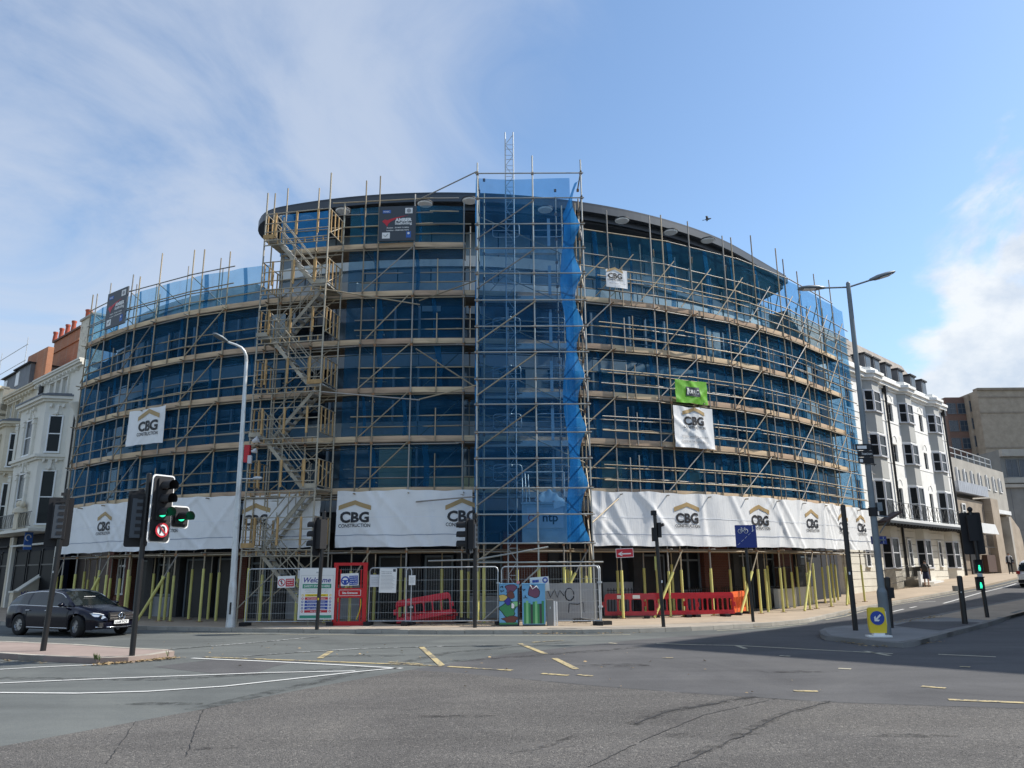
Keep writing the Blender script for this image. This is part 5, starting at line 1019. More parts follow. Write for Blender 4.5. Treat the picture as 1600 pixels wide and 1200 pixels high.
def signals():
    p = gp(206, 1025, .12); r = thing('traffic_signal', p, 'white-bordered green traffic signal with no U-turn sign on the left island', 'traffic light', GS); pole(p, 4.2, .062, 'black_paint', r, (-.03, 0))
    n = V((.84, -.54)).normalized(); F = face((p.x+.36, p.y-.05, at(240, 795, p.y).z), n); signal(r, F, 3, h=1.50, w=.50, lit=(2,), z0=.52)
    F2 = F @ MX.Translation((.50, -.0, -.17)); signal(r, F2, 1, h=.46, w=.42, lit=(0,), z0=0)
    s = MB(F).use('sign_red'); D = F.inverted() @ F @ MX.Translation((0, -.09, -.50)) @ MX.Rotation(PI/2, 4, 'X'); s.lathe([(.165, 0), (.165, .02)], 24, D); s.use('paper').lathe([(.125, 0), (.125, .024)], 22, D); s.use('ink_dark').path([(-.05, -.118, -.57), (-.05, -.118, -.47), (-.035, -.118, -.435), (0, -.118, -.42), (.035, -.118, -.435), (.05, -.118, -.47), (.05, -.118, -.53)], .018, 6); s.add([(.015, -.12, -.52), (.085, -.12, -.52), (.05, -.12, -.58)], [(0, 1, 2)]); s.use('sign_red').bar((-.095, -.125, -.405), (.095, -.125, -.595), .012, .03); s.build('no_u_turn_sign', parent=r)
    Fb = face((p.x-.25, p.y+.12, at(207, 810, p.y).z), V((-.35, .94))); signal(r, Fb, 3, h=1.30, w=.50, rim=False, z0=.40, louvre=True)
    MB().use('black_paint').tube((p.x-.05, p.y, 4.0), (p.x-.25, p.y+.1, 3.95), .025, 6).tube((p.x, p.y, 3.3), (p.x+.34, p.y-.02, 3.3), .025, 6).tube((p.x, p.y, 2.9), (p.x+.34, p.y-.02, 2.9), .025, 6).build('bracket', parent=r)
    p = gp(67, 1017, .12); r = thing('traffic_signal', p, 'black traffic signal seen from behind at the left edge of the island', 'traffic light', GS); pole(p, at(92, 765, p.y).z, .066, 'black_paint', r, (.1, 0))
    Fb = face((p.x-.08, p.y+.12, at(75, 815, p.y).z), V((-.45, .89))); signal(r, Fb, 3, h=1.22, w=.56, rim=False, z0=.36, louvre=True); MB().use('galv').bx(p.x+.02, p.x+.05, p.y-.07, p.y-.05, 1.95, 2.0).build('bolt', parent=r)
    p = gp(495, 984, .12); r = thing('traffic_signal', p, 'black kerbside traffic signal standing in front of the welcome board', 'traffic light', GS); pole(p, at(499, 800, p.y).z, .062, 'black_paint', r, (.06, 0)); signal(r, face((p.x-.12, p.y+.05, at(496, 838, p.y).z), V((-.88, .47))), 3, h=1.25, w=.5, rim=False, z0=.38); MB().use('sign_yellow').bx(p.x-.01, p.x+.03, p.y-.075, p.y-.06, 1.05, 1.12).build('sticker', parent=r)
    p = gp(742, 981, .12); r = thing('traffic_signal', p, 'black kerbside traffic signal with louvred housing left of the hoist tower', 'traffic light', GS); pole(p, at(743, 803, p.y).z, .065, 'black_paint', r); signal(r, face((p.x-.22, p.y-.05, at(734, 838, p.y).z), V((-.95, .30))), 3, h=1.18, w=.44, rim=False, z0=.36, louvre=True)
    b = MB().use('pave_grey'); z = at(734, 838, p.y).z
    b.bx(p.x-.17, p.x-.06, p.y-.22, p.y-.16, z-.55, z+.55); b.use('black_matt')
    for k in range(7): b.bx(p.x-.15, p.x-.09, p.y-.228, p.y-.219, z-.5+k*.15, z-.43+k*.15)
    b.build('side_louvres', parent=r)
    p = gp(1037, 980, .12); zt = at(1026, 806, p.y).z; r = thing('traffic_signal', p, 'slim black signal pole topped by a small box camera before the red barriers', 'traffic light', GS); pole(p, zt, .060, 'black_paint', r, (-.10, 0)); b = MB().use('black_matt'); q = V((p.x-.11, p.y, zt)); b.bx(q.x-.10, q.x+.06, q.y-.1, q.y+.12, zt+.02, zt+.17); b.build('camera_box', parent=r)
    z = at(1028, 835, p.y).z; b = MB().use('black_matt'); b.bx(p.x-.22, p.x-.09, p.y-.1, p.y+.1, z-.22, z+.22); b.bx(p.x-.03, p.x+.08, p.y-.09, p.y+.06, z-.1, z+.38); b.tube((p.x+.06, p.y-.05, z+.28), (p.x+.16, p.y-.12, z+.32), .05, 8); b.build('detector', parent=r); MB().use('paper').bx(p.x-.01, p.x+.03, p.y-.075, p.y-.06, 1.5, 1.58).build('sticker', parent=r); MB().use('foam').bx(p.x-.16, p.x-.10, p.y+.1, p.y+.14, 1.9, 2.35).build('strip', parent=r)
    p = gp(1543, 965, .12); r = thing('traffic_signal', p, 'tall signal on the right island with two lit green pedestrian lamps', 'traffic light', GS); zt = at(1523, 800, p.y).z; pole(p, zt, .068, 'black_paint', r, (-.06, 0)); z = at(1528, 833, p.y).z; signal(r, face((p.x-.02, p.y+.14, z), V((.28, .96))), 3, h=1.55, w=.72, rim=False, z0=.5); b = MB().use('black_matt'); b.ball((p.x-.06, p.y, zt+.1), .10, 6); b.build('top_detector', parent=r)
    for px, py in ((1530, 885), (1532.5, 912)):
        c = at(px, py, p.y-.1); F = face((c.x, c.y, c.z), V((-.15, -.98))); b = MB(F).use('black_matt').bx(-.13, .13, 0, .14, -.24, .24); q = b.build('pedestrian_lamp', parent=r); g_ = MB(F).use('green_lamp'); g_.ball((0, -.006, .02), .03, 6, sc=(1, .3, 1)); g_.add([(-.035, -.008, -.01), (.035, -.008, -.01), (.045, -.008, -.09), (.025, -.008, -.17), (.008, -.008, -.17), (0, -.008, -.11), (-.015, -.008, -.17), (-.035, -.008, -.17), (-.04, -.008, -.08)], [tuple(range(9))]); g_.build('lit_figure', parent=q, recalc=False); MB(F).use('black_matt').bx(-.13, .13, -.1, 0, .22, .25).build('visor', parent=q)
    c = at(1531, 898, p.y-.06); MB().use('galv').bx(c.x-.08, c.x+.08, c.y-.03, c.y+.05, c.z-.12, c.z+.12).build('push_button', parent=r)
signals()
def posts():
    def post(px, py, pt, r, label, nm='post', lean=None, m='black_paint', cat='pole', grp=None):
        p = gp(px, py, .12); t = at(pt[0], pt[1], p.y); o = thing(nm, p, label, cat, grp); pole(p, t.z, r, m, o, (t.x-p.x, 0)); return o, p, t
    o, p, t = post(1337, 985, (1317, 790), .075, 'thick plain black pole at the tip of the right island', 'signal_pole'); b = MB().use('wood_dark'); q = at(1334, 905, p.y+.1)
    MB().use('sign_dark').bx(q.x-.13, q.x-.05, q.y-.05, q.y+.06, q.z-.4, q.z+.1).build('push_button', parent=o); MB().use('paper').bx(p.x-.05, p.x-.01, p.y-.09, p.y-.075, 1.72, 1.8).build('sticker', parent=o)
    o, p, t = post(1392, 981, (1386, 903), .085, 'short black pole with a push-button box behind the lamp column', 'signal_post'); MB().use('black_matt').bx(p.x-.03, p.x+.16, p.y-.16, p.y-.02, 1.0, 1.32).build('push_button', parent=o)
    o, p, t = post(1508, 975, (1499, 901), .085, 'leaning short black pole with a small tan box on the right island', 'signal_post'); MB().use('pave').bx(p.x-.20, p.x-.08, p.y-.05, p.y+.1, 1.15, 1.32).build('button_box', parent=o); MB().use('paper').ball((p.x-.03, p.y-.09, 1.12), .02, 5).build('sticker', parent=o)
    # cycle lane sign
    p = gp(1177, 972, .12); o = thing('cycle_sign', p, 'square blue cycle lane sign with white bicycle on a black pole', 'sign'); pole(p, at(1166, 856, p.y).z+.5, .055, 'black_paint', o, (-.06, 0)); c = at(1165.5, 838, p.y-.1); F = face((c.x, c.y, c.z), V((.05, -1))); w = .76
    MB(F).use('blue_sign').side(rrect(w, w*1.04, .03), -.01, .01).build('board', parent=o); b = MB(F).use('paper')
    def bike(b, x, z, s, y=-.02):
        for d in (-.62, .62): b.path([(x+s*(d+.42*cos(a)), y, z+s*.42*sin(a)) for a in [k*PI/8 for k in range(16)]], .055*s, 4, closed=True)
        b.path([(x-.62*s, y, z), (x-.25*s, y, z+.55*s), (x+.42*s, y, z+.55*s), (x-.02*s, y, z), (x-.62*s, y, z)], .05*s, 4); b.path([(x-.02*s, y, z), (x-.28*s, y, z+.72*s)], .05*s, 4); b.path([(x+.62*s, y, z), (x+.38*s, y, z+.78*s), (x+.55*s, y, z+.82*s)], .05*s, 4); b.bx(x-.42*s, x-.16*s, y-.01, y+.01, z+.70*s, z+.78*s)
    bike(b, -.10, .18, .17)
    for k in range(5): A = V((-.32+k*.135, -.014, -.30+k*.115)); b.bar(A, A+V((.085, 0, .072)), .022, .008)
    b.bx(.24, .265, -.016, -.012, .16, .36); b.build('symbol', parent=o)
    # lamp columns
    p = gp(1385, 992, .12); o = thing('street_lamp', p, 'grey double-headed street lamp on the right island', 'street lamp', 'street lamps'); H = at(1325, 443, p.y).z; lx = at(1325, 443, p.y).x-p.x
    b = MB().use('grey_pole'); zj = at(1378, 925, p.y).z; b.tube(p, (p.x+lx*zj/H, p.y, zj), .135, 16); b.tube((p.x+lx*zj/H, p.y, zj), (p.x+lx*zj/H, p.y, zj+.12), .135, 16, r2=.095); b.tube((p.x+lx*zj/H, p.y, zj+.1), (p.x+lx, p.y, H), .095, 16, r2=.062); b.ball((p.x+lx, p.y, H), .062, 6); b.build('column', parent=o)
    T_ = V((p.x+lx, p.y, H-.12))
    for px, py, sx in ((1283, 450, -1), (1365, 436, 1)):
        e = at(px, py, p.y); b = MB().use('grey_pole').tube(T_, e, .028, 8); b.build('arm', parent=o); d = (e-T_).normalized(); Fh = frame(e, d if sx > 0 else -d) if sx > 0 else frame(e, -V(d))
        b = MB(Fh).use('grey_pole'); s_ = sx; n = 9
        prof = [(-.12, .05, .05), (0, .07, .07), (.12, .15, .09), (.4, .17, .085), (.62, .15, .06), (.70, .08, .035)]
        vs = []
        for x, wd, hh in prof:
            for a in range(12): an = 2*PI*a/12; z = hh*sin(an); vs.append((x*s_, wd*cos(an), max(z, -.4*hh)))
        b.add(vs, [(k*12+i, k*12+(i+1) % 12, k*12+12+(i+1) % 12, k*12+12+i) for k in range(len(prof)-1) for i in range(12)] + [tuple(range(12)), tuple(range((len(prof)-1)*12, len(prof)*12))], None, True); hd = b.build('lamp_head', parent=o); MB(Fh).use('lamp_white').bx(.2*s_, .55*s_, -.1, .1, -.05, -.035).build('lens', parent=hd)
    zc = at(1345, 800, p.y).z; xc = p.x+lx*zc/H; b = MB().use('black_matt').tube((xc, p.y, zc-.12), (xc, p.y, zc+.12), .12, 12); b.bx(xc-.34, xc-.1, p.y-.03, p.y+.03, zc+.06, zc+.1); b.use('grey_pole').bx(xc+.10, xc+.24, p.y-.1, p.y+.1, zc+.02, zc+.26); b.build('collar', parent=o)
    q = at(1390, 808, p.y-.1); Fq = frame(q, (.8, .1, .42)); MB(Fq).use('wood_dark').bx(-.28, .30, -.2, .2, -.03, .03).build('tilted_panel', parent=o); MB().use('grey_pole').tube((xc+.05, p.y, zc-.1), q, .02, 6).tube((xc+.12, p.y, zc-.6), q, .018, 6).build('stay', parent=o)
    a, c = at(1334, 695, p.y), at(1357, 726, p.y)
    fs = thing('direction_sign', V(((a.x+c.x)/2, p.y, c.z)), 'black pedestrian direction fingers with white lettering fixed to the grey lamp column', 'sign')
    for k, s in enumerate(('Seafront', 'Station', 'Town')):
        z1 = a.z-(a.z-c.z)*k/3; F = frame((a.x+(.03 if k else .0), p.y-.13, z1), (1, 0, 0)); b = MB(F).use('black_matt').bx(0, c.x-a.x+.08, 0, .03, -(a.z-c.z)/3+.015, 0); q2 = b.build('finger_board', parent=fs); b = MB(F).use('paper'); put_text(b, s, None, .26, -.085, w=.3, h=.07, off=.004) if k == 1 else b.bx(.03, .12 if k == 2 else .3, -.006, -.003, -.14, -.05); b.build('lettering', parent=q2, recalc=False)
    b = MB().use('black_matt').tube((c.x+.14, p.y-.05, c.z-.05), (c.x+.14, p.y-.05, a.z+.02), .012, 6); b.tube((c.x-.1, p.y-.05, a.z-.02), (c.x+.14, p.y-.05, a.z-.02), .012, 6); b.tube((c.x-.1, p.y-.05, c.z), (c.x+.20, p.y-.05, c.z), .012, 6); b.build('bracket', parent=fs)
    c = at(1373, 844, p.y+.3); F = face((c.x, c.y, c.z), V((0, -1))); r = thing('route_sign', MX.Translation(c), 'small blue cycle route sign half hidden by the grey lamp column', 'sign'); MB(F).use('blue_sign').bx(-.22, .22, -.01, .01, -.11, .11).build('board', parent=r); b = MB(F).use('paper'); bike(b, -.06, -.02, .09); b.bx(.125, .135, -.014, -.011, -.1, .1); b.build('symbol', parent=r); MB().use('grey_pole').bx(c.x-.1, c.x+.1, c.y-.2, c.y-.01, c.z-.02, c.z+.02).build('clamp', parent=r)
    # keep left bollard
    a, c = at(1359, 949, 21.4), at(1387, 993, 21.4); w = c.x-a.x; p = gp(1373, 995, .12); F = face((p.x, p.y, p.z), V((-.12, -.99))); h = at(1373, 949, p.y).z-p.z; o = thing('keep_left_bollard', F, 'yellow keep-left bollard with blue arrow disc on a white base', 'bollard')
    b = MB(F).use('sign_yellow').side([(-.20, .10), (.20, .10), (.23, .30), (.21, h-.04), (.17, h), (-.17, h), (-.21, h-.04), (-.23, .30)], -.06, .06); b.build('shell', parent=o); MB(F).use('white_edge').bx(.21, .235, -.05, .05, .3, h-.1).build('edge', parent=o); MB(F).use('white_edge').prism([(-.30, -.16), (.30, -.16), (.30, .16), (-.30, .16)], 0, .04).prism([(-.14, -.1), (.14, -.1), (.14, .1), (-.14, .1)], .04, .10).build('base', parent=o)
    D = MX.Translation((0, -.062, h-.27)) @ MX.Rotation(PI/2, 4, 'X'); b = MB(F).use('sign_blue').lathe([(.18, 0), (.18, .008)], 24, D); b.use('paper'); R_ = MX.Translation((0, -.075, h-.27)) @ MX.Rotation(rad(-45), 4, 'Y'); b.add([(-.022, 0, .12), (.022, 0, .12), (.022, 0, -.03), (.075, 0, .01), (.075, 0, -.045), (0, 0, -.115), (-.075, 0, -.045), (-.075, 0, .01), (-.022, 0, -.03)], [tuple(range(9))], MX.Translation((0, -.075, h-.27)) @ MX.Rotation(rad(45), 4, 'Y')); b.build('arrow_disc', parent=o)
    # left lamp
    p = gp(360, 980, .12); o = thing('street_lamp', p, 'tall pale galvanised street lamp with a curved arm beside the stair tower', 'street lamp', 'street lamps'); t = at(385, 565, p.y); b = MB().use('pale_pole'); dx = t.x-p.x; q = lambda z: V((p.x+dx*(z-p.z)/(t.z-p.z), p.y, z))
    b.tube(p, q(p.z+.25), .17, 16, r2=.15); b.tube(q(p.z+.25), q(p.z+1.35), .15, 16, r2=.135); b.tube(q(p.z+1.35), q(p.z+1.55), .135, 16, r2=.115); b.tube(q(p.z+1.5), t, .115, 16, r2=.062)
    cv = [(385, 565), (384.5, 556), (382, 549), (377, 543), (368, 538.5), (356, 534.5)]; b.path([at(x, y, p.y-.06*k) for k, (x, y) in enumerate(cv)], [.062, .06, .055, .05, .045, .04], 10); b.build('column', parent=o)
    e = at(356, 534.5, p.y-.3); e2 = at(333, 521, p.y-.7); d = e2-e; Fh = frame(e, d); b = MB(Fh).use('grey_pole'); prof = [(0, .05, .05), (.1, .10, .07), (.3, .16, .085), (.55, .13, .06), (d.length, .05, .03)]; vs = [(x, wd*cos(2*PI*a/12), max(hh*sin(2*PI*a/12), -.45*hh)) for x, wd, hh in prof for a in range(12)]
    b.add(vs, [(k*12+i, k*12+(i+1) % 12, k*12+12+(i+1) % 12, k*12+12+i) for k in range(len(prof)-1) for i in range(12)] + [tuple(range(12)), tuple(range(48, 60))], None, True); b.build('lamp_head', parent=o)
    MB().use('black_matt').bx(p.x-.03, p.x+.03, p.y-.155, p.y-.145, .55, .95).build('inspection_door', parent=o)
    c = at(398, 748, p.y); k = thing('lamp_bracket', MX.Translation(c), 'small grey bracket lamp sticking out beside the pale lamp column', 'lamp'); MB().use('galv').tube((q(c.z).x, p.y, c.z), (c.x, p.y, c.z), .025, 6).ball((c.x+.1, p.y, c.z+.02), .14, 8, sc=(1.3, .7, .5)).build('lamp_head', parent=k)
posts()
# ------------------------------------------------------------------ vehicles
def interp(t, x):
    for (a, va), (b, vb) in zip(t, t[1:]):
        if x <= b: return va+(vb-va)*max(0., (x-a)/(b-a))
    return t[-1][1]
def car(F, paint, label, cat='car', kind='estate', plate='LL68 PCY', grp=None, front=True):
    """local x forwards, y to the left, z up; wheels at +-1.42"""
    root = thing('parked_car' if kind == 'far' else 'estate_car' if kind == 'estate' else 'white_car', F, label, cat, grp)
    L0, L1 = -2.34, 2.34; WB = 1.42; R = .335
    if kind == 'estate':
        top = [(-2.34, .74), (-2.28, .92), (-2.1, .97), (-1.2, .97), (.7, .945), (1.1, .94), (1.6, .86), (2.05, .74), (2.25, .64), (2.34, .55)]; roof = [(-2.28, .92), (-2.02, 1.20), (-1.55, 1.39), (-.8, 1.45), (-.1, 1.45), (.35, 1.385), (1.12, .96)]; belt = [(-2.3, .93), (-1.5, .955), (1.15, .90)]
    else:
        top = [(-2.3, .8), (-2.26, .98), (-2.1, 1.02), (1.0, 1.0), (1.7, .92), (2.2, .78), (2.34, .6)]; roof = [(-2.26, 1.0), (-2.15, 1.36), (-1.9, 1.58), (-1., 1.64), (0, 1.63), (.4, 1.52), (1.1, 1.02)]; belt = [(-2.3, 1.), (1.15, .98)]
    hw = [(-2.34, .70), (-2.2, .82), (-1.6, .885), (0, .905), (1.5, .89), (2.05, .80), (2.25, .66), (2.34, .52)]
    def low(x):
        for c in (-WB, WB):
            d = abs(x-c)
            if d < R+.055: return max(.22, R+math.sqrt(max(0, (R+.055)**2-d*d)))
        return .22 if abs(x) < 2.1 else .25
    xs = sorted(set([L0+(L1-L0)*k/44 for k in range(45)] + [c+s*(R+.055)*cos(PI*k/14) for c in (-WB, WB) for s in (-1, 1) for k in range(0, 8)] + [c+s*(R+.06) for c in (-WB, WB) for s in (-1, 1)]))
    b = MB(F).use(paint); rows = []
    for x in xs:
        w = interp(hw, x); zt = interp(top, x); zl = low(x); zb = min(zt-.02, interp(belt, x)) if x < 1.15 else zt-.035
        sh = .72+.1*(1 if x < 1.15 else .3); zs = [zl, max(zl, .34), max(zl, .50), max(zl, min(.70, zb-.06)), max(zl+.001, zb-.03), zb]; ws = [w*.955, w*.975, w, w*.995, w*.955, w*.925]
        half = [(ws[i], zs[i]) for i in range(6)] + [(w*.86, zt-.004), (w*.55, zt+.018), (0, zt+.028)]
        rows.append([(x, y, z) for y, z in half] + [(x, -y, z) for y, z in half[-2::-1]])
    n = len(rows[0]); b.add([p for r in rows for p in r], [(i*n+k, i*n+k+1, (i+1)*n+k+1, (i+1)*n+k) for i in range(len(rows)-1) for k in range(n-1)], None, True)
    b.add([p for p in rows[0]], [tuple(range(n))]); b.add([p for p in rows[-1]], [tuple(range(n))[::-1]]); body = b.build('body', parent=root)
    u = MB(F).use('rubber').bx(-2.15, 2.15, -.72, .72, .24, .5); u.build('underbody', parent=root)
    # glasshouse
    gx = [-2.28+(1.12+2.28)*k/34 for k in range(35)]; gl = MB(F); pt = MB(F).use(paint); fw = lambda x: interp(hw, x)
    def sec(x):
        zb = interp(belt, x); zr = max(interp(roof, x), zb+.004); f = min(1, (zr-zb)/.5); w0 = fw(x)*.925-.012; w1 = w0*(1-.26*f); return [(x, w0, zb), (x, w0*(1-.05*f), zb+(zr-zb)*.35), (x, w1+.04*f, zr-.07*f), (x, w1*.93, zr-.02*f), (x, w1*.5, zr+.01*f), (x, 0, zr+.014*f)]
    for i in range(len(gx)-1):
        a, c = sec(gx[i]), sec(gx[i+1]); xm = (gx[i]+gx[i+1])/2
        for s in (1, -1):
            A = [(p[0], s*p[1], p[2]) for p in a]; C = [(p[0], s*p[1], p[2]) for p in c]
            for k in range(5):
                side = k < 2; screen = xm > .30 if kind == 'estate' else xm > .4; rear = xm < -2.0
                pillar = side and (abs(xm-.0) < .06 or abs(xm+1.15) < .06 or (xm > .86 and k == 1) or xm > 1.02) or (k == 2) or (rear and k == 1 and kind == 'estate' and xm < -2.2)
                glass = (side and not pillar and xm > -2.1) or (screen and k > 2) or (rear and k > 2 and xm > -2.26)
                (gl.use('car_glass') if glass else pt.use(paint)).add([A[k], C[k], C[k+1], A[k+1]], [(0, 1, 2, 3)], None, True)
    gl.build('window_glass', parent=root); pt.build('roof', parent=root)
    if kind == 'estate':
        for s in (1, -1):
            b = MB(F).use('chrome'); b.path([(x, s*(fw(x)*.925-.004), interp(belt, x)+.004) for x in [-2.1+k*.2 for k in range(16)]], .013, 5); b.path([(x, s*(sec(x)[2][1]+.005), sec(x)[2][2]) for x in [-1.95+k*.15 for k in range(18)]], .012, 5); b.path([(x, s*(fw(x)*.957), .27) for x in (-1.0, -.5, 0, .5, 1.0)], .015, 5); b.build('chrome_trim', parent=root)
            b = MB(F).use('black_paint' if False else paint); b.ball((.78, s*(fw(.78)+.09), .99), .11, 8, sc=(.75, 1.0, .62)); b.tube((.80, s*(fw(.8)*.9), .93), (.79, s*(fw(.8)+.03), .95), .03, 6); b.build('wing_mirror', parent=root)
            b = MB(F).use('chrome')
            for x in (.02, -.98): b.tube((x-.10, s*(fw(x)+.012), .80), (x+.10, s*(fw(x)+.012), .805), .013, 6)
            b.build('door_handle', parent=root)
            b = MB(F).use('rubber'); b.path([(.02, s*(fw(0)+.001), .30), (.02, s*(fw(0)+.001), .9)], .005, 4); b.path([(-1.05, s*(fw(-1)+.001), .55), (-1.05, s*(fw(-1)+.001), .9)], .005, 4); b.path([(.98, s*(fw(1)+.001), .30), (.98, s*(fw(1)+.001), .86)], .005, 4); b.build('door_gap', parent=root)
    wheel = MB(); wheel.use('tyre').lathe([(.20, -.10), (R-.02, -.105), (R, -.08), (R, .08), (R-.02, .105), (.20, .10)], 22, None, False); tyre = wheel.mesh('tyre')
    rm = MB().use('rim'); rm.lathe([(.235, -.09), (.235, .085), (.215, .095), (.215, .05)], 20)
    for k in range(10): a = 2*PI*k/10; rm.add([(r_*cos(a+o), r_*sin(a+o), z) for r_, o, z in ((.05, -.30, .085), (.05, .30, .085), (.215, .055, .085), (.215, -.055, .085))], [(0, 1, 2, 3)])
    rm.lathe([(.06, .07), (.06, .10)], 12); rm.use('rubber').lathe([(.21, .0), (.21, .02)], 16); rim = rm.mesh('rim')
    for x in (-WB, WB):
        for s in (1, -1):
            st = rad(-12 if (x > 0 and kind == 'estate') else 0); M_ = F @ MX.Translation((x, s*.775, R)) @ MX.Rotation(st, 4, 'Z') @ MX.Rotation(-s*PI/2, 4, 'X'); w = link('wheel', tyre, root, M_); w.name = 'wheel'; link('rim', rim, w, M_)
    fx = lambda y: 2.34-.62*max(0, abs(y)-.30)**1.35-.05*abs(y)
    if front:
        for s in (1, -1):
            b = MB(F).use('head_lamp'); pts = [(.52, .60), (.60, .70), (.72, .735), (.80, .735), (.79, .66), (.70, .585), (.60, .555)]; X = lambda y: (2.37-(y-.5)*.95 if y > .5 else 2.36)
            b.add([(X(y)-.02-(z-.6)*.45, s*y, z) for y, z in pts] + [(X(y)-.15-(z-.6)*.45, s*(y-.02), z) for y, z in pts], [tuple(range(7)), tuple(range(7, 14))] + [(k, (k+1) % 7, 7+(k+1) % 7, 7+k) for k in range(7)]); b.use('rubber').ball((X(.62)-.03, s*.63, .63), .045, 6); b.use('lamp_white').path([(X(y)-.005-(z-.6)*.45, s*y, z) for y, z in ((.56, .675), (.66, .72), (.78, .735))], .014, 5); b.build('headlight', parent=root)
            b = MB(F).use('rubber').bx(2.22, 2.30, s*.50, s*.70, .32, .44); b.build('air_intake', parent=root)
        G = MB(F).use('rubber'); G.side([(2.30, .50), (2.385, .51), (2.36, .735), (2.26, .74)], -.42, .42); gr = G.build('grille', parent=root); b = MB(F).use('chrome')
        for z in (.575, .655): b.bx(2.37-(z-.5)*.1, 2.40-(z-.5)*.1, -.41, -.12, z-.016, z+.016); b.bx(2.37-(z-.5)*.1, 2.40-(z-.5)*.1, .12, .41, z-.016, z+.016)
        C_ = F.inverted() @ F; b.path([(2.40, .115*cos(a), .62+.115*sin(a)) for a in [k*PI/10 for k in range(20)]], .014, 5, closed=True)
        for a in (PI/2, PI/2+2*PI/3, PI/2-2*PI/3): b.tube((2.40, 0, .62), (2.40, .11*cos(a), .62+.11*sin(a)), .018, 5, r2=.005)
        b.build('star_badge', parent=gr); MB(F).use('chrome').path([(2.385-.5*max(0, abs(y)-.35), y, .295+.03*abs(y)) for y in [-.75+k*.15 for k in range(11)]], .016, 5).build('bumper_trim', parent=root)
        P = MB(F).use('plate_white').bx(2.385, 2.405, -.26, .26, .395, .505); pl = P.build('number_plate', parent=root); FP = F @ frame((2.405, 0, .45), (0, 1, 0)); b = MB(FP).use('ink_dark')
        if plate: put_text(b, plate, None, 0, 0, w=.44, h=.07, bold=.02, off=.003); b.build('lettering', parent=pl, recalc=False)
        MB(F).use('paper').bx(.72, .735, -.18, .22, 1.21, 1.225).build('mirror_sticker', parent=root)
    else:
        for s in (1, -1): MB(F).use('tail_red').bx(-2.36, -2.25, s*.60, s*.80, .82, 1.02).build('tail_light', parent=root)
        MB(F).use('plate_white').bx(-2.37, -2.33, -.26, .26, .62, .73).build('number_plate', parent=root); MB(F).use('rubber').bx(-2.38, -2.2, -.75, .75, .28, .48).build('bumper', parent=root); MB(F).use('car_glass').side([(-2.31, 1.06), (-2.29, 1.06), (-2.17, 1.40), (-2.19, 1.40)], -.62, .62).build('rear_window', parent=root)
    return root
def vehicles():
    a, c = gp(33, 991), gp(118, 996); d = (a+(c-a)*.5); fwd = V((2.54, -1.2, 0)).normalized(); left = V((-fwd.y, fwd.x, 0)); ctr = c - fwd*1.42 + left*.82 + V((0, 0, 0)); F = frame((ctr.x, ctr.y, 0), fwd)
    car(F, 'car_navy', 'dark navy estate car turning through the junction at the left', plate='LL68 PCY')
    p = gp(1589, 918); p = p + V((SDX, SDY, 0))*2.3 + V((SDY, -SDX, 0))*.9; F = frame((p.x, p.y, hgt(p.x, p.y)), (SDX, SDY, .045)); car(F, 'car_white', 'white car driving up the right-hand street, cut by the picture edge', kind='suv', plate='', front=False)
    p = gp(1596, 846); F = frame((p.x+1.2, p.y+.5, p.z), (-.62, -.78, -.1)); car(F, 'car_black', 'dark car parked far up the steep street beside the concrete wall', kind='far', plate='', front=True)
vehicles()
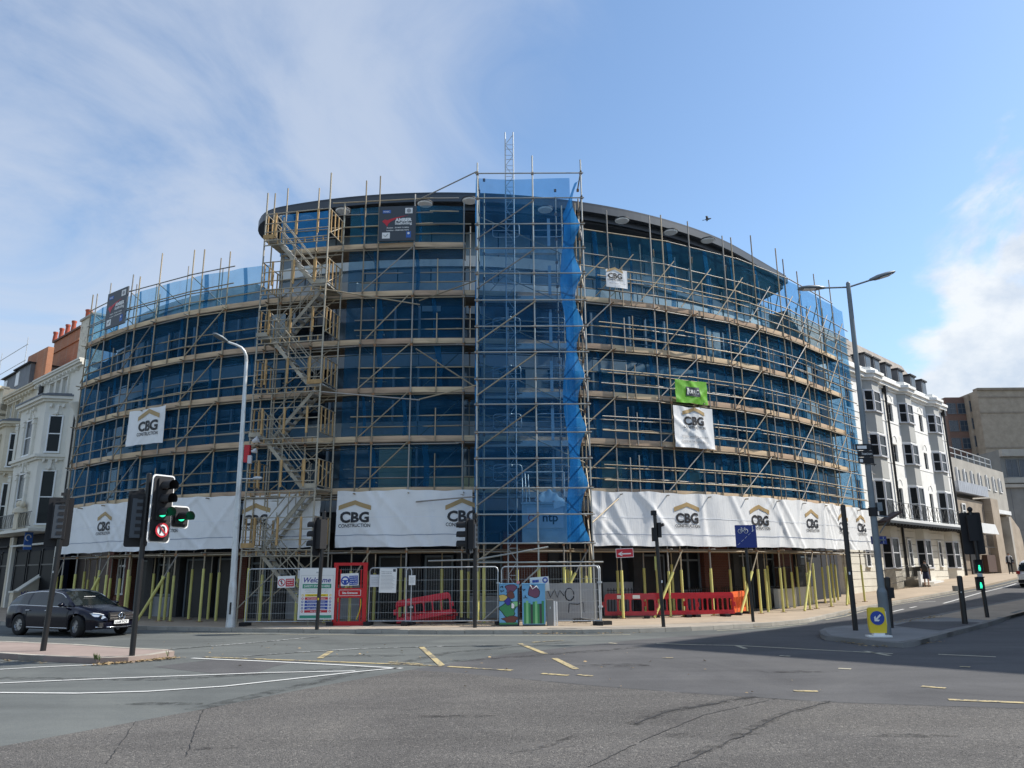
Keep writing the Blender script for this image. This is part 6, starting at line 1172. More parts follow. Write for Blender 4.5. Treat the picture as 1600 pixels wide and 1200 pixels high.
# ------------------------------------------------------------------ people and a bird
def person(F, label, top, legs, bare, pose, bag=None, jacket=False, hgt_=1.72):
    """one continuous skinned body; local -y is the way the person faces"""
    root = thing('person', F, label, 'person'); s = hgt_/1.75; st = pose
    J = [(0, 0, .95, .135), (0, 0, 1.15, .125), (0, 0, 1.38, .15), (0, 0, 1.47, .07), (0, -.01, 1.54, .055), (0, -.02, 1.63, .085), (0, -.015, 1.70, .075)]
    E = [(i, i+1) for i in range(6)]; P = [(x, y, z) for x, y, z, r in J]; Rr = [r for *_, r in J]
    def chain(root_i, pts):
        k = root_i
        for x, y, z, r in pts: P.append((x, y, z)); Rr.append(r); E.append((k, len(P)-1)); k = len(P)-1
        return k
    for sd in (-1, 1):
        q = st*sd
        chain(0, [(.10*sd, 0, .90, .10), (.105*sd, -.14*q, .50, .065), (.11*sd, -.14*q+.10*(q < 0), .09, .045), (.11*sd, -.14*q+.10*(q < 0)-.13, .035, .04)])
        e = chain(2, [(.185*sd, 0, 1.41, .065), (.235*sd, .08*q+.02, 1.15, .045), (.235*sd, -.12*abs(q)-.05+.05*q, .92, .034), (.235*sd, -.13*abs(q)-.06+.05*q, .85, .032)])
        for f in range(4): chain(e, [(.215*sd+.012*f*sd, -.14*abs(q)-.05+.05*q-.012*f, .775+.008*abs(f-1.5), .011)])
        chain(e, [(.205*sd, -.17*abs(q)-.07+.05*q, .83, .012)])
    me = bpy.data.meshes.new('body'); me.from_pydata([tuple(V(p)*s) for p in P], E, []); o = bpy.data.objects.new('body', me); COL.objects.link(o); md = o.modifiers.new('s', 'SKIN'); md.use_smooth_shade = True
    for v, r in zip(me.skin_vertices[0].data, Rr): v.radius = (r*s, r*s*.85)
    me.skin_vertices[0].data[0].use_root = True; o.modifiers.new('d', 'SUBSURF').levels = 1
    ev = bpy.data.meshes.new_from_object(o.evaluated_get(bpy.context.evaluated_depsgraph_get())); bpy.data.objects.remove(o)
    for m in ('skin', top, legs, 'hair', 'bag_black'): ev.materials.append(MT[m])
    for f in ev.polygons:
        c = f.center/s; arm = abs(c.x) > .2; f.use_smooth = True
        if c.z > 1.64 or (c.z > 1.57 and c.y > .0): k = 3
        elif c.z > 1.49: k = 0
        elif arm and c.z < (1.18 if bare else .93): k = 0
        elif c.z > .95: k = 1
        elif c.z < .09: k = 4
        elif bare and c.z < .50: k = 0
        else: k = 2
        f.material_index = k
    link('body', ev, root, F)
    fc = MB(F).use('skin').ball((0, -.115*s, 1.62*s), .018, 5, sc=(.8, 1, 1.3)); fc.use('ink_dark')
    for x in (-.03, .03): fc.ball((x*s, -.10*s, 1.645*s), .011, 5)
    fc.use('pot').bx(-.025*s, .025*s, -.108*s, -.098*s, 1.575*s, 1.583*s); fc.build('face', parent=root)
    if bare: MB(F).use(legs).lathe([(.21*s, .50*s), (.20*s, .62*s), (.165*s, .95*s)], 12).build('shorts', parent=root)
    if bag == 'pack': b = MB(F).use('bag_black'); b.ball((0, .20*s, 1.22*s), .2, 8, sc=(.85, .55, 1.25)); b.path([(.1, -.1, 1.2), (.12, -.1, 1.4), (.1, .1, 1.46)], .02, 4); b.path([(-.1, -.1, 1.2), (-.12, -.1, 1.4), (-.1, .1, 1.46)], .02, 4); b.build('backpack', parent=root)
    if jacket:
        b = MB(F).use('cloth_dark'); n = 20
        b.grid(lambda u, v: ((.19+.04*v)*cos(-PI/2+.42+(2*PI-.84)*u), (.145+.03*v)*sin(-PI/2+.42+(2*PI-.84)*u), (1.43-.58*v)*s), n, 6); b.build('jacket', parent=root, recalc=False); b = MB(F).use('bag_black'); b.bx(.20, .30, -.05, .22, .78, 1.12); b.build('shoulder_bag', parent=root)
    return root
def people():
    p = gp(1449, 917, .12); person(face((p.x, p.y, p.z), V((.5, .86))), 'person walking away in dark top, navy shorts and a black backpack', 'cloth_dark', 'cloth_navy', True, .7, 'pack', hgt_=1.74)
    p = gp(1580, 895, .12); Y = 62.; q = at(1580, 895, Y); q.z = hgt(q.x, q.y)+.12; person(face(q, V((-.5, -.86))), 'person coming down the hill in white shirt with dark open jacket and trousers', 'cloth_white', 'cloth_dark', False, .6, None, True, 1.4*1.2)
    q = at(1586, 862, 92.); q.z = hgt(q.x, q.y)+.12; person(face(q, V((.5, .86))), 'distant person in white top and dark trousers beside the concrete wall', 'cloth_white', 'cloth_dark', False, .5)
    c = at(1105.5, 342.5, 40); F = frame(c, (.9, -.3, .1)); o = thing('bird', F, 'small grey bird flying right of the roof edge', 'bird'); b = MB(F).use('feather'); b.lathe([(.001, -.16), (.05, -.08), (.065, 0), (.05, .09), (.035, .13), (.04, .16), (.02, .20), (.001, .22)], 8, MX.Rotation(PI/2, 4, 'Y')); b.add([(-.14, -.02, 0), (-.28, -.05, 0), (-.28, .05, 0), (-.14, .02, 0)], [(0, 1, 2, 3)]); b.build('body', parent=o)
    for s in (-1, 1): b = MB(F).use('feather'); b.add([(.06, s*.03, .03), (.05, s*.18, .10), (-.03, s*.36, .05), (-.08, s*.34, .05), (-.07, s*.18, .09), (-.08, s*.03, .03)], [tuple(range(6))]); b.add([(.06, s*.03, .02), (.05, s*.18, .09), (-.03, s*.36, .045), (-.08, s*.34, .045), (-.07, s*.18, .08), (-.08, s*.03, .02)], [tuple(range(6))[::-1]]); b.build('wing', parent=o, recalc=False)
people()
# ------------------------------------------------------------------ neighbouring houses
def hit(F, px, py, y=0.):
    """local x,z where the sight line meets the plane local y of frame F"""
    Fi = F.inverted(); o = Fi @ V((0, 0, CAM_H)); d = Fi.to_3x3() @ ray(px, py); t = (y-o.y)/d.y; q = o+d*t; return q.x, q.z
WC = {}
def window(parent, F, x, z, w, h, y=0., style='sash', fm='white_edge', m='window_dark', nm='window'):
    key = (round(w, 2), round(h, 2), style, fm, m)
    if key not in WC:
        a = MB().use(m).bx(-w/2, w/2, -.02, .01, 0, h); b = MB().use(fm); t = .055
        for q in ((-w/2-t, -w/2+t*.4), (w/2-t*.4, w/2+t)): b.bx(q[0], q[1], -.07, 0, 0, h)
        b.bx(-w/2-t, w/2+t, -.07, 0, h-t*.5, h+t); b.bx(-w/2-t-.03, w/2+t+.03, -.13, 0, -.09, 0)
        if style == 'sash': b.bx(-w/2, w/2, -.05, -.021, h*.5-.03, h*.5+.03)
        if style == 'four': b.bx(-.025, .025, -.05, -.021, 0, h); b.bx(-w/2, w/2, -.05, -.021, h*.5-.025, h*.5+.025)
        WC[key] = (a.mesh('pane'), b.mesh('sash_frame'))
    M = F @ MX.Translation((x, y, z)); p = link(nm, WC[key][0], parent, M); link('sash_frame', WC[key][1], p, M); return p
def wallwin(b, x0, x1, z0, z1, holes, y0=0., y1=.3):  # wall with openings left out, built from strips
    xs = sorted({x0, x1} | {h[0] for h in holes} | {h[1] for h in holes})
    for a, c in zip(xs, xs[1:]):
        zs = [z0]
        for h in sorted([h for h in holes if h[0] <= a+1e-6 and h[1] >= c-1e-6], key=lambda h: h[2]): zs += [h[2], h[3]]
        zs.append(z1)
        for k in range(0, len(zs), 2):
            if zs[k+1]-zs[k] > .01: b.bx(a, c, y0, y1, zs[k], zs[k+1])
FL = frame((-22.88, 41., 0.), (sin(rad(47.8)), -cos(rad(47.8)), 0))
def left_terrace():
    def house(label, t0, t1, m, bay, zc, n_top, seed, zp=13.95, graff=False):
        root = thing('terraced_house', FL @ MX.Translation((-(t0+t1)/2, 0, 0)), label, 'house', 'stucco terrace on the left street'); dz = zc-11.9
        top = [(4.0, 4.75), (5.1, 5.85), (6.2, 6.95)] if n_top == 3 else [(3.2, 4.2), (4.9, 5.9)]
        tw = [(-(t0+b_), -(t0+a)) for a, b_ in [(q[0]-1.7, q[1]-1.7) for q in top]] if n_top == 3 else [(-(t0+b_-.4), -(t0+a-.4)) for a, b_ in top]
        hol = [(a, c, zp-2.1, zp-.65) for a, c in tw]
        b = MB(FL).use(m); wallwin(b, -t1, -t0, 4.3, zp, hol, 0, .35); b.bx(-t1, -t0, .35, 9, 4.3, zp-.4); b.build('wall', parent=root)
        for a, c, z0, z1 in hol: window(root, FL, (a+c)/2, z0, c-a-.12, z1-z0-.06, .16)
        b = MB(FL).use(m)
        for a, c in tw: b.bx(a-.16, a-.02, -.10, .0, zp-2.15, zp-.6); b.bx(c+.02, c+.16, -.10, .0, zp-2.15, zp-.6)
        b.bx(tw[-1][0]-.2, tw[0][1]+.2, -.12, .0, zp-.6, zp-.5); b.split('pilaster', parent=root)
        b = MB(FL).use(m)
        for y, z0, z1 in ((-.16, zp-.32, zp-.18), (-.28, zp-.18, zp-.04), (-.34, zp-.04, zp+.06)): b.bx(-t1, -t0, y, 0, z0, z1)
        for k in range(int((t1-t0)/.62)): x = -t1+.3+k*.62; b.bx(x-.07, x+.07, -.24, 0, zp-.5, zp-.32)
        b.build('parapet_cornice', parent=root)
        # canted bay of two storeys
        xr, xl = -(t0+bay[0]), -(t0+bay[1]); D = 1.05; pts = [(xr, 0), (xr-.75, -D), (xl+1.15, -D), (xl, 0)]
        b = MB(FL).use(m); b.prism(pts[::-1], 4.45, zc); bw = b.build('bay', parent=root)
        faces = [(pts[i], pts[i+1]) for i in range(3)]; tr = MB(FL).use(m); or_ = MB(FL).use(m)
        for (x0, y0), (x1, y1) in faces:
            A, B_ = V((x0, y0, 0)), V((x1, y1, 0)); Lw = (B_-A).length; c = (A+B_)/2; G = FL @ frame(c, A-B_); w = min(.95, Lw*.5); 
            if Lw > 2: w = 1.15
            for z0, h in ((4.75, 2.9+dz*.3), (8.75+dz*.3, 2.05)):
                window(bw, G, 0, z0, w, h, -.0)
                for x in (-w/2-.30, w/2+.30):
                    if abs(x)+.17 < Lw/2+.12: tr.bx(x-.16, x+.16, -.14, 0, z0-.1, z0+h-.05, G_(G)); tr.bx(x-.20, x+.20, -.18, 0, z0+h-.30, z0+h-.12, G_(G)); tr.bx(x-.20, x+.20, -.18, 0, z0+h-.02, z0+h+.08, G_(G))
                # shell relief, keystone and brackets over each opening
                or_.lathe([(.02, 0), (w*.46, 0), (w*.5, .05), (w*.42, .07), (.02, .05)], 16, G_(G) @ MX.Translation((0, 0, z0+h+.16)) @ MX.Rotation(PI/2, 4, 'X') @ MX.Diagonal((1, .75, 1, 1))) if False else None
                or_.side([(-w*.46+w*.92*k/12, z0+h+.10+.42*sin(PI*k/12)) for k in range(13)], -.06, 0, G_(G)); or_.side([(-.07, z0+h+.05), (.07, z0+h+.05), (.11, z0+h+.62), (-.11, z0+h+.62)], -.15, 0, G_(G)); or_.ball((0, -.14, z0+h+.12), .09, 6, G_(G))
                for x in (-w*.5, w*.5): or_.bx(x-.06, x+.06, -.16, 0, z0+h+.52, z0+h+.72, G_(G)); or_.ball((x, -.15, z0+h+.52), .07, 5, G_(G))
        tr.split('pilaster', parent=bw); or_.split('relief', parent=bw)
        def course(z0, z1, out, mm=m):
            p2 = [(xr+out, 0), (xr-.75+out*.6, -D-out), (xl+1.15-out*.6, -D-out), (xl-out, 0)]; c = MB(FL).use(mm); c.prism(p2[::-1], z0, z1); return c.build('bay_cornice', parent=bw)
        for z0, z1, o_ in ((zc-.30, zc-.16, .16), (zc-.16, zc, .30), (8.28+dz*.3, 8.42+dz*.3, .14), (8.42+dz*.3, 8.58+dz*.3, .26)): course(z0, z1, o_)
        course(zc, zc+.10, .34, 'lead'); c = MB(FL).use('lead').prism([(xr, 0), (xr-.75, -D), (xl+1.15, -D), (xl, 0)][::-1], zc+.1, zc+.22); c.build('bay_roof', parent=bw)
        # iron balcony over the shopfront
        MB(FL).use(m).bx(-t1+.1, -t0-.9, -1.45, 0, 4.28, 4.44).build('balcony_slab', parent=root); b = MB(FL).use('black_paint')
        for z in (4.55, 5.30): b.bx(-t1+.1, -t0-.9, -1.42, -1.38, z, z+.035)
        n = int((t1-t0-1)/.19)
        for k in range(n): x = -t1+.15+k*.19; s_ = .035*(1 if k % 2 else -1); b.path([(x, -1.40, 4.55), (x+s_, -1.44, 4.75), (x-s_, -1.44, 5.05), (x, -1.40, 5.32)], .014, 4)
        b.build('balcony_railing', parent=root)
        # dark shopfront
        MB(FL).use('navy_shop').bx(-t1, -t0, -.02, .5, 0, 4.26).build('shopfront', parent=root); b = MB(FL).use(m)
        for t in (t0+.15, t1-.15): b.bx(-t-.2, -t+.2, -.2, 0, 0, 4.2)
        b.split('shop_pilaster', parent=root); MB(FL).use('white_paint' if seed else 'dark_stone_shade').bx(-t1+.3, -t0-.3, -.32, 0, 3.62, 3.72).build('shop_cornice', parent=root)
        for k in range(3): x = -t1+.9+k*(t1-t0-1.2)/3; d = MB(FL).use('shop_dark').bx(x, x+(t1-t0)/3-.8, -.06, -.02, .7, 3.3).build('shop_window', parent=root); f = MB(FL).use('door_black').bx(x-.06, x, -.1, 0, .3, 3.4).bx(x, x+(t1-t0)/3-.8, -.09, -.03, 2.5, 2.57); f.build('frame', parent=d)
        return root
    G_ = lambda G: FL.inverted() @ G
    globals()['G_'] = G_
    h2 = house('pale bluish-white stucco house with a two-storey bay, next to the scaffold end', 2.05, 10.1, 'stucco_blue', (1.45, 7.75), 11.95, 3, 1)
    h1 = house('cream stucco house with bay and balcony bust, second from the scaffold', 10.1, 16.2, 'stucco_cream', (.5, 6.1), 11.45, 2, 0, 13.9)
    root = thing('terraced_house', FL @ MX.Translation((-20, 0, 0)), 'cream house with a heavy entablature at the left picture edge', 'house', 'stucco terrace on the left street')
    b = MB(FL).use('stucco_cream'); b.bx(-26, -16.2, -.35, 9, 0, 14.6); b.build('wall', parent=root); b = MB(FL).use('stucco_cream')
    for y, z0, z1 in ((-.5, 12.6, 12.8), (-.7, 13.0, 13.2), (-.9, 13.2, 13.45), (-.6, 14.5, 14.7)): b.bx(-26, -16.2, y, 0, z0, z1)
    b.build('parapet_cornice', parent=root)
    for k in range(3):
        for z in (5, 8.4, 11.): window(root, FL, -17.6-k*2.6, z, 1.0, 1.6, -.35)
    MB(FL).use('navy_shop').bx(-26, -16.3, -.45, 0, 0, 4.1).build('shopfront', parent=root)
    # roofs, dormers and chimneys
    b = MB(FL).use('slate'); b.side([(-16.2, 13.5), (-2.2, 13.5), (-2.2, 13.9), (-16.2, 13.9)], .4, 9); b.add([(-16.2, .5, 13.9), (-2.2, .5, 13.9), (-2.2, 5.5, 15.0), (-16.2, 5.5, 16.8)], [(0, 1, 2, 3)]); b.build('roof', parent=h1)
    def boxpx(px0, px1, pt, pb, y, dpt, m, nm, par):
        x0, z1 = hit(FL, px0, pt, y); x1, _ = hit(FL, px1, pt, y); _, z0 = hit(FL, px0, pb, y); b = MB(FL).use(m).bx(x0, x1, y, y+dpt, z0, z1); return b.build(nm, parent=par), x0, x1, z1
    o, x0, x1, z1 = boxpx(85, 124, 536, 605, 4.5, 1.1, 'brick_orange', 'chimney', h2); MB(FL).use('brick_orange').bx(x0-.08, x1+.08, 4.4, 5.7, z1-1.0, z1-.85).build('band', parent=o); c = MB(FL).use('brick_brown'); c.bx(x0-.12, x1+.12, 4.36, 5.74, z1, z1+.14); c.build('cap', parent=o)
    for px in (94, 103, 112, 121): x, _ = hit(FL, px, 530, 5.); MB(FL).use('pot').lathe([(.17, 0), (.19, .1), (.15, .55), (.19, .6), (.19, .70)], 10, MX.Translation((x, 4.62, z1+.14)) @ MX.Diagonal((1, 1, 1.3, 1))).build('chimney_pot', parent=o)
    o, x0, x1, z1 = boxpx(127.5, 146, 503, 590, 3.6, .9, 'peel', 'chimney', h2); MB(FL).use('concrete').bx(x0-.1, x1+.1, 3.5, 4.6, z1, z1+.16).build('cap', parent=o); x, _ = hit(FL, 138, 495, 4.); MB(FL).use('pot').lathe([(.2, 0), (.2, .7), (.24, .75), (.24, .85)], 10, MX.Translation((x, 4.0, z1+.16))).build('chimney_pot', parent=o)
    x0, z1 = hit(FL, 45, 567, 3.); x1, _ = hit(FL, 84, 567, 3.); b = MB(FL).use('brick_orange'); b.side([(x0, 13.6), (x1, 13.6), (x1, z1), (x0+1.6, z1+.1), (x0+.3, 14.6)], 2.5, 2.9); b.build('party_wall', parent=h1)
    for (a, c, t_, bt), m, pr in (((26, 47, 580, 600), 'lead', h1), ((7, 26, 594, 607), 'lead', root)):
        x0, z1 = hit(FL, a, t_, 2.2); x1, _ = hit(FL, c, t_, 2.2); o = MB(FL).use(m).bx(x0, x1, 2.2, 4.2, z1-1.6, z1).build('dormer', parent=pr); MB(FL).use('black_matt').bx(x0-.15, x1+.15, 2.0, 4.3, z1, z1+.1).build('dormer_roof', parent=o); MB(FL).use('white_edge').bx(x0+.2, x0+1.0, 2.15, 2.2, z1-1.3, z1-.2).build('dormer_window', parent=o)
    x, z = hit(FL, 49, 575, 4.); b = MB(FL).use('peel').bx(x-.5, x+.5, 4, 4.8, z-2, z); b.build('chimney', parent=root)
    x0, z1 = hit(FL, 2, 563, 5.); x1, _ = hit(FL, 39, 563, 5.); b = MB(FL).use('galv')
    sc = thing('roof_scaffold', FL @ MX.Translation((x0, 5, 14)), 'thin tube guard rail standing on a roof at the far left edge', 'scaffold')
    for x in (x0, x1, x0-4): tube('standard', FL @ V((x, 5, 13.6)), FL @ V((x, 5, z1+.7)), .03, 'galv', sc)
    for z in (z1, z1-1.5, z1-2.1): tube('guard_rail', FL @ V((x0-4, 5, z)), FL @ V((x1+.3, 5, z)), .03, 'galv', sc)
    # details: crest, drain, blue sign, bust, ramp wall
    b = MB(FL).use('black_paint'); x, z = hit(FL, 109, 700, -.12); b.tube((x, -.08, 4.4), (x, -.08, 11.2), .05, 6); b.build('drainpipe', parent=h2); b = MB(FL).use('stucco_blue'); x, z = hit(FL, 121, 632, -.3); b.lathe([(.05, -.9), (.25, -.25), (.48, 0), (.50, .08)], 12, MX.Translation((x, -.25, z))); b.build('corbel', parent=h2)
    x, z = hit(FL, 67, 608, 0); b = MB(FL).use('dark_stone_shade'); b.ball((x, -.1, z), .22, 6, sc=(1, .6, 1.5)); b.ball((x+.1, -.15, z-.35), .12, 5); b.build('crest', parent=h2)
    x, z = hit(FL, 45, 843, -.9); o = thing('hanging_sign', FL @ MX.Translation((x, -.9, z-.55)), 'narrow blue hanging sign on the dark shopfront', 'sign'); MB(FL).use('blue_banner').bx(x-.03, x+.03, -1.12, -.72, z-.55, z+.5).build('board', parent=o); b = MB(FL).use('paper'); b.path([(x+.04, -.95+.13*cos(a), z+.1+.16*sin(a)) for a in [k*.6 for k in range(9)]], .03, 4); b.bx(x+.031, x+.036, -1.15, -.75, z-.4, z-.3); b.build('symbol', parent=o)
    x, z = hit(FL, 28, 806, -1.4); o = thing('bust', FL @ MX.Translation((x, -1.3, 4.44)), 'cream stone bust on the balcony railing of the cream house', 'statue'); b = MB(FL).use('stucco_cream'); b.bx(x-.35, x+.35, -1.5, -1.1, 4.45, 5.35); b.lathe([(.42, 5.35), (.36, 5.55), (.22, 5.7)], 12, MX.Translation((x, -1.3, 0))); b.ball((x-.12, -1.35, 5.85), .20, 8); b.ball((x+.2, -1.3, 5.8), .16, 7, sc=(1, .9, 1.3)); b.build('figure', parent=o)
    p0, p1 = gp(17, 955, .1), gp(78, 952, .1); d = p1-p0; F = frame((p0.x, p0.y, .1), d); Lr = d.length; h0, h1_ = .95, 2.25
    o = thing('ramp_wall', F, 'sloping cream wall with blue graffiti behind the navy car', 'wall'); MB(F).use('stucco_cream').side([(0, 0), (Lr, 0), (Lr, h1_), (.2, h0), (0, h0)], 0, .3).build('wall', parent=o); MB(F).use('rustic').side([(-.05, h0), (.2, h0), (Lr, h1_), (Lr, h1_+.10), (.2, h0+.10), (-.05, h0+.1)], -.05, .35).build('coping', parent=o); b = MB(F @ MX.Rotation(-math.atan2(.45, Lr), 4, 'Y')).use('ink_blue'); put_text(b, 'Kimms', None, Lr*.58, .72, w=Lr*.62, h=.34, bold=.0, off=.012); b.build('graffiti', parent=o, recalc=False)
left_terrace()
FR = frame((24., 51., 0.), (SDX, SDY, 0))
def right_buildings():
    root = thing('white_terrace', FR @ MX.Translation((7, 0, 1.2)), 'long white stucco terrace with grey-panelled bays and mansard dormers on the right street', 'building')
    E0, E1, ZC = -6., 16.4, 15.0; singles = (2.1, 4.4, 10.6, -3.0); hol = []
    for x in singles:
        for z0, z1 in ((12.15, 13.45), (9.25, 10.5), (5.2, 7.4)): hol.append((x-.38, x+.38, z0, z1))
    b = MB(FR).use('stucco_white'); wallwin(b, E0, E1, 4.9, ZC-.5, hol, 0, .3); b.bx(E0, E1, .3, 10, 0, ZC-.5); b.build('wall', parent=root)
    for a, c, z0, z1 in hol: window(root, FR, (a+c)/2, z0+.02, .66, z1-z0-.08, .2, fm='mullion')
    b = MB(FR).use('stucco_white')
    for x in singles:                                  # blind arches over the windows
        for z in (13.55, 10.6, 7.5): b.path([(x+.42*cos(a), -.01, z+.1+.42*sin(a)) for a in [PI*k/10 for k in range(11)]], .03, 4)
    for z in (12.0, 9.05, 13.48): b.bx(E0, E1, -.03, 0, z, z+.05)
    b.build('moulding', parent=root)
    b = MB(FR).use('rustic')
    k = 0; z = 0
    while z < 4.7: b.bx(E0, E1, -.06, .3, z, z+.42); z += .445
    b.build('rusticated_base', parent=root)
    for x in singles: window(root, FR, x, 2.1, .62, 1.75, -.075)
    def cornice(x0, x1, y): 
        c = MB(FR).use('stucco_white')
        for o_, z0, z1 in ((.12, ZC-.62, ZC-.45), (.30, ZC-.45, ZC-.2), (.42, ZC-.2, ZC), (.10, ZC, ZC+.35)): c.bx(x0, x1, y-o_, .3, z0, z1)
        c.build('cornice', parent=root)
    cornice(E0, E1, 0)
    for rl, a1, a2, rr in ((-.4, .15, 1.35, 1.8), (5.9, 6.4, 7.55, 8.0), (12.0, 12.55, 13.75, 14.2)):
        D = .42; pts = [(rl, 0), (a1, -D), (a2, -D), (rr, 0)]
        bw = MB(FR).use('stucco_white').prism(pts, .5, ZC-.45).build('bay', parent=root)
        pn = MB(FR).use('bay_grey'); q = [(rl-.01, 0), (a1-.01, -D-.02), (a2+.01, -D-.02), (rr+.01, 0)]
        for z0, z1 in ((13.75, ZC-.62), (10.85, 12.2), (7.75, 9.15)): pn.prism(q, z0, z1)
        pn.split('bay_panel', parent=bw); cp_ = MB(FR).use('rustic').prism([(rl-.03, 0), (a1-.03, -D-.06), (a2+.03, -D-.06), (rr+.03, 0)], 3.9, 4.85).prism([(rl-.03, 0), (a1-.03, -D-.06), (a2+.03, -D-.06), (rr+.03, 0)], .6, 1.95); cp_.split('bay_base', parent=bw)
        for o_, z0, z1 in ((.12, ZC-.62, ZC-.45), (.30, ZC-.45, ZC-.2), (.42, ZC-.2, ZC), (.10, ZC, ZC+.3)): MB(FR).use('stucco_white').prism([(rl-o_, 0), (a1-o_*.5, -D-o_), (a2+o_*.5, -D-o_), (rr+o_, 0)], z0+.003, z1+.003).build('bay_cornice', parent=bw)
        for i in range(3):
            A, B_ = V((*pts[i], 0)), V((*pts[i+1], 0)); Lw = (B_-A).length; G = FR @ frame((A+B_)/2, B_-A)
            for z0, h in ((12.3, 1.35), (9.25, 1.4), (5.2, 2.35), (2.0, 1.85)): window(bw, G, 0, z0, Lw-.10, h, -.02, fm='paper_grey')
    # mansard roof with dormers
    b = MB(FR).use('roof_tile'); b.side([(E0, ZC+.1), (E1-2.2, ZC+.1), (E1-3.6, ZC+2.4), (E0, ZC+2.4)], .4, .5) if False else None
    b.add([(E0, .5, ZC+.1), (E1-.5, .5, ZC+.1), (E1-1.6, 2.2, ZC+3.6), (E0, 2.2, ZC+3.6), (E1-.5, 10, ZC+.1), (E1-1.6, 8, ZC+3.6), (E0, 8, ZC+3.6)], [(0, 1, 2, 3), (1, 4, 5, 2), (3, 2, 5, 6)]); rf = b.build('roof', parent=root)
    for px, py in ((1356, 572), (1370, 577), (1388, 584), (1407, 592), (1426, 598), (1443, 605)):
        x, z = hit(FR, px, py, .45); o = MB(FR).use('lead').bx(x-.55, x+.55, .42, 2.2, ZC+.25, ZC+1.75).build('dormer', parent=root); MB(FR).use('black_matt').bx(x-.65, x+.65, .32, 2.3, ZC+1.75, ZC+1.87).build('dormer_roof', parent=o); MB(FR).use('window_blue').bx(x-.4, x+.4, .40, .42, ZC+.4, ZC+1.6).build('dormer_window', parent=o)
    for x in (3.35, 15.95): b = MB(FR).use('black_paint').tube((x, -.14, 1.3), (x, -.14, 14.1), .085, 8); b.bx(x-.2, x+.2, -.3, 0, 14.1, 14.55); b.build('drainpipe', parent=root)
    # first-floor balcony
    b = MB(FR).use('white_paint').bx(-2, 16.6, -1.3, 0, 4.88, 5.05); b.build('balcony_slab', parent=root); b = MB(FR).use('black_paint'); b.bx(-2, 16.6, -1.32, -1.05, 4.72, 4.87)
    for k in range(32): x = -1.8+k*.58; b.bx(x-.05, x+.05, -1.2, 0, 4.62, 4.86)
    b.split('balcony_bracket', parent=root); b = MB(FR).use('black_paint')
    for z in (5.12, 6.05): b.bx(-2, 16.6, -1.28, -1.24, z, z+.03)
    for k in range(21): x = -1.95+k*.92; b.bx(x-.02, x+.02, -1.28, -1.24, 5.05, 6.1); b.tube((x, -1.26, 5.15), (x+.9, -1.26, 6.05), .013, 4); b.tube((x, -1.26, 6.05), (x+.9, -1.26, 5.15), .013, 4)
    b.build('balcony_railing', parent=root)
    b = MB(FR).use('black_paint')
    for k in range(34): x = -4+k*.2; zz = hgt(*(FR @ V((x, -.9, 0))).xy)+.1; b.tube((x, -.9, zz), (x, -.9, zz+1.3), .016, 4)
    b.tube((-4, -.9, .85), (2.8, -.9, 1.35), .02, 4); b.tube((-4, -.9, 1.75), (2.8, -.9, 2.2), .02, 4); b.build('area_railing', parent=root)
    z0 = 1.05; b = MB(FR).use('black_paint').bx(4.6, 5.8, -.75, -.65, z0-.4, z0+1.0).bx(4.6, 4.7, -.7, 0, z0-.4, z0+1.).build('area_screen', parent=root); MB(FR).use('white_paint').bx(4.4, 5.9, -.85, -.55, z0+1.0, z0+1.1).bx(4.4, 8.2, -.8, -.5, z0-.5, z0+.04).build('coping', parent=root)
    b = MB(FR).use('kerb')
    for k in range(4): b.bx(2.6, 4.3, -1.7+k*.32, -.2, .2, .92+k*.17-.05)
    b.build('steps', parent=root); MB(FR).use('white_paint').side([(2.4, .4), (4.5, .4), (4.5, 1.05), (4.2, 1.0), (2.7, 1.75), (2.4, 1.75)], -1.2, -1.05).build('stair_wall', parent=root)
    # concrete and brick building up the hill
    def P(px, py, y=0.): return hit(FR, px, py, y)
    r2 = thing('concrete_building', FR @ MX.Translation((24, 0, 1.4)), 'low concrete and tan brick building with ribbed metal canopy beyond the white terrace', 'building')
    xa, za = P(1487, 702, 1.); xb, zb = P(1567, 738, 1.); zl = P(1487, 780, 1.)[1]
    b = MB(FR).use('concrete'); b.bx(xa-1, xb, 1.0, 12, 0, min(za, zb)); b.build('wall', parent=r2); zt = min(za, zb)
    for px in (1496, 1507, 1518, 1529, 1540, 1550, 1559):
        x, _ = P(px, 735, 1.); o = MB(FR).use('window_dark').bx(x-.45, x+.45, .96, 1., zt-2.1, zt-1.0).build('window', parent=r2); MB(FR).use('white_edge').bx(x-.62, x-.48, .85, 1., zt-2.2, zt-.8).bx(x-.45, x+.45, .93, .96, zt-2.2, zt-2.12).build('fin', parent=o)
    b = MB(FR).use('galv')
    for k in range(8): x = xa+k*(xb-xa)/8.5; b.tube((x, 1.3, zt), (x, 1.3, zt+1.0), .04, 5)
    for h in (.5, 1.0): b.tube((xa-1, 1.3, zt+h), (xb-3, 1.3, zt+h), .04, 5)
    b.build('roof_railing', parent=r2)
    x0, z1 = P(1491, 751, .0); x1, _ = P(1538, 765, .0); b = MB(FR).use('lintel_metal'); zz = z1; b.bx(x0, x1, -.2, 1., zz-.85, zz)
    n = 16
    for k in range(n): x = x0+(x1-x0)*k/n; b.bx(x+.02, x+(x1-x0)/n-.02, -.27, -.19, zz-.88, zz+.02)
    b.build('ribbed_canopy', parent=r2); MB(FR).use('brick_buff').bx(x0-1, x1-.6, .1, 1., 0, zz-1.3).build('brick_front', parent=r2); MB(FR).use('brick_tan').bx(x1-.6, x1+1.6, -.5, 1.2, 0, zz-1.0).build('brick_pier', parent=r2)
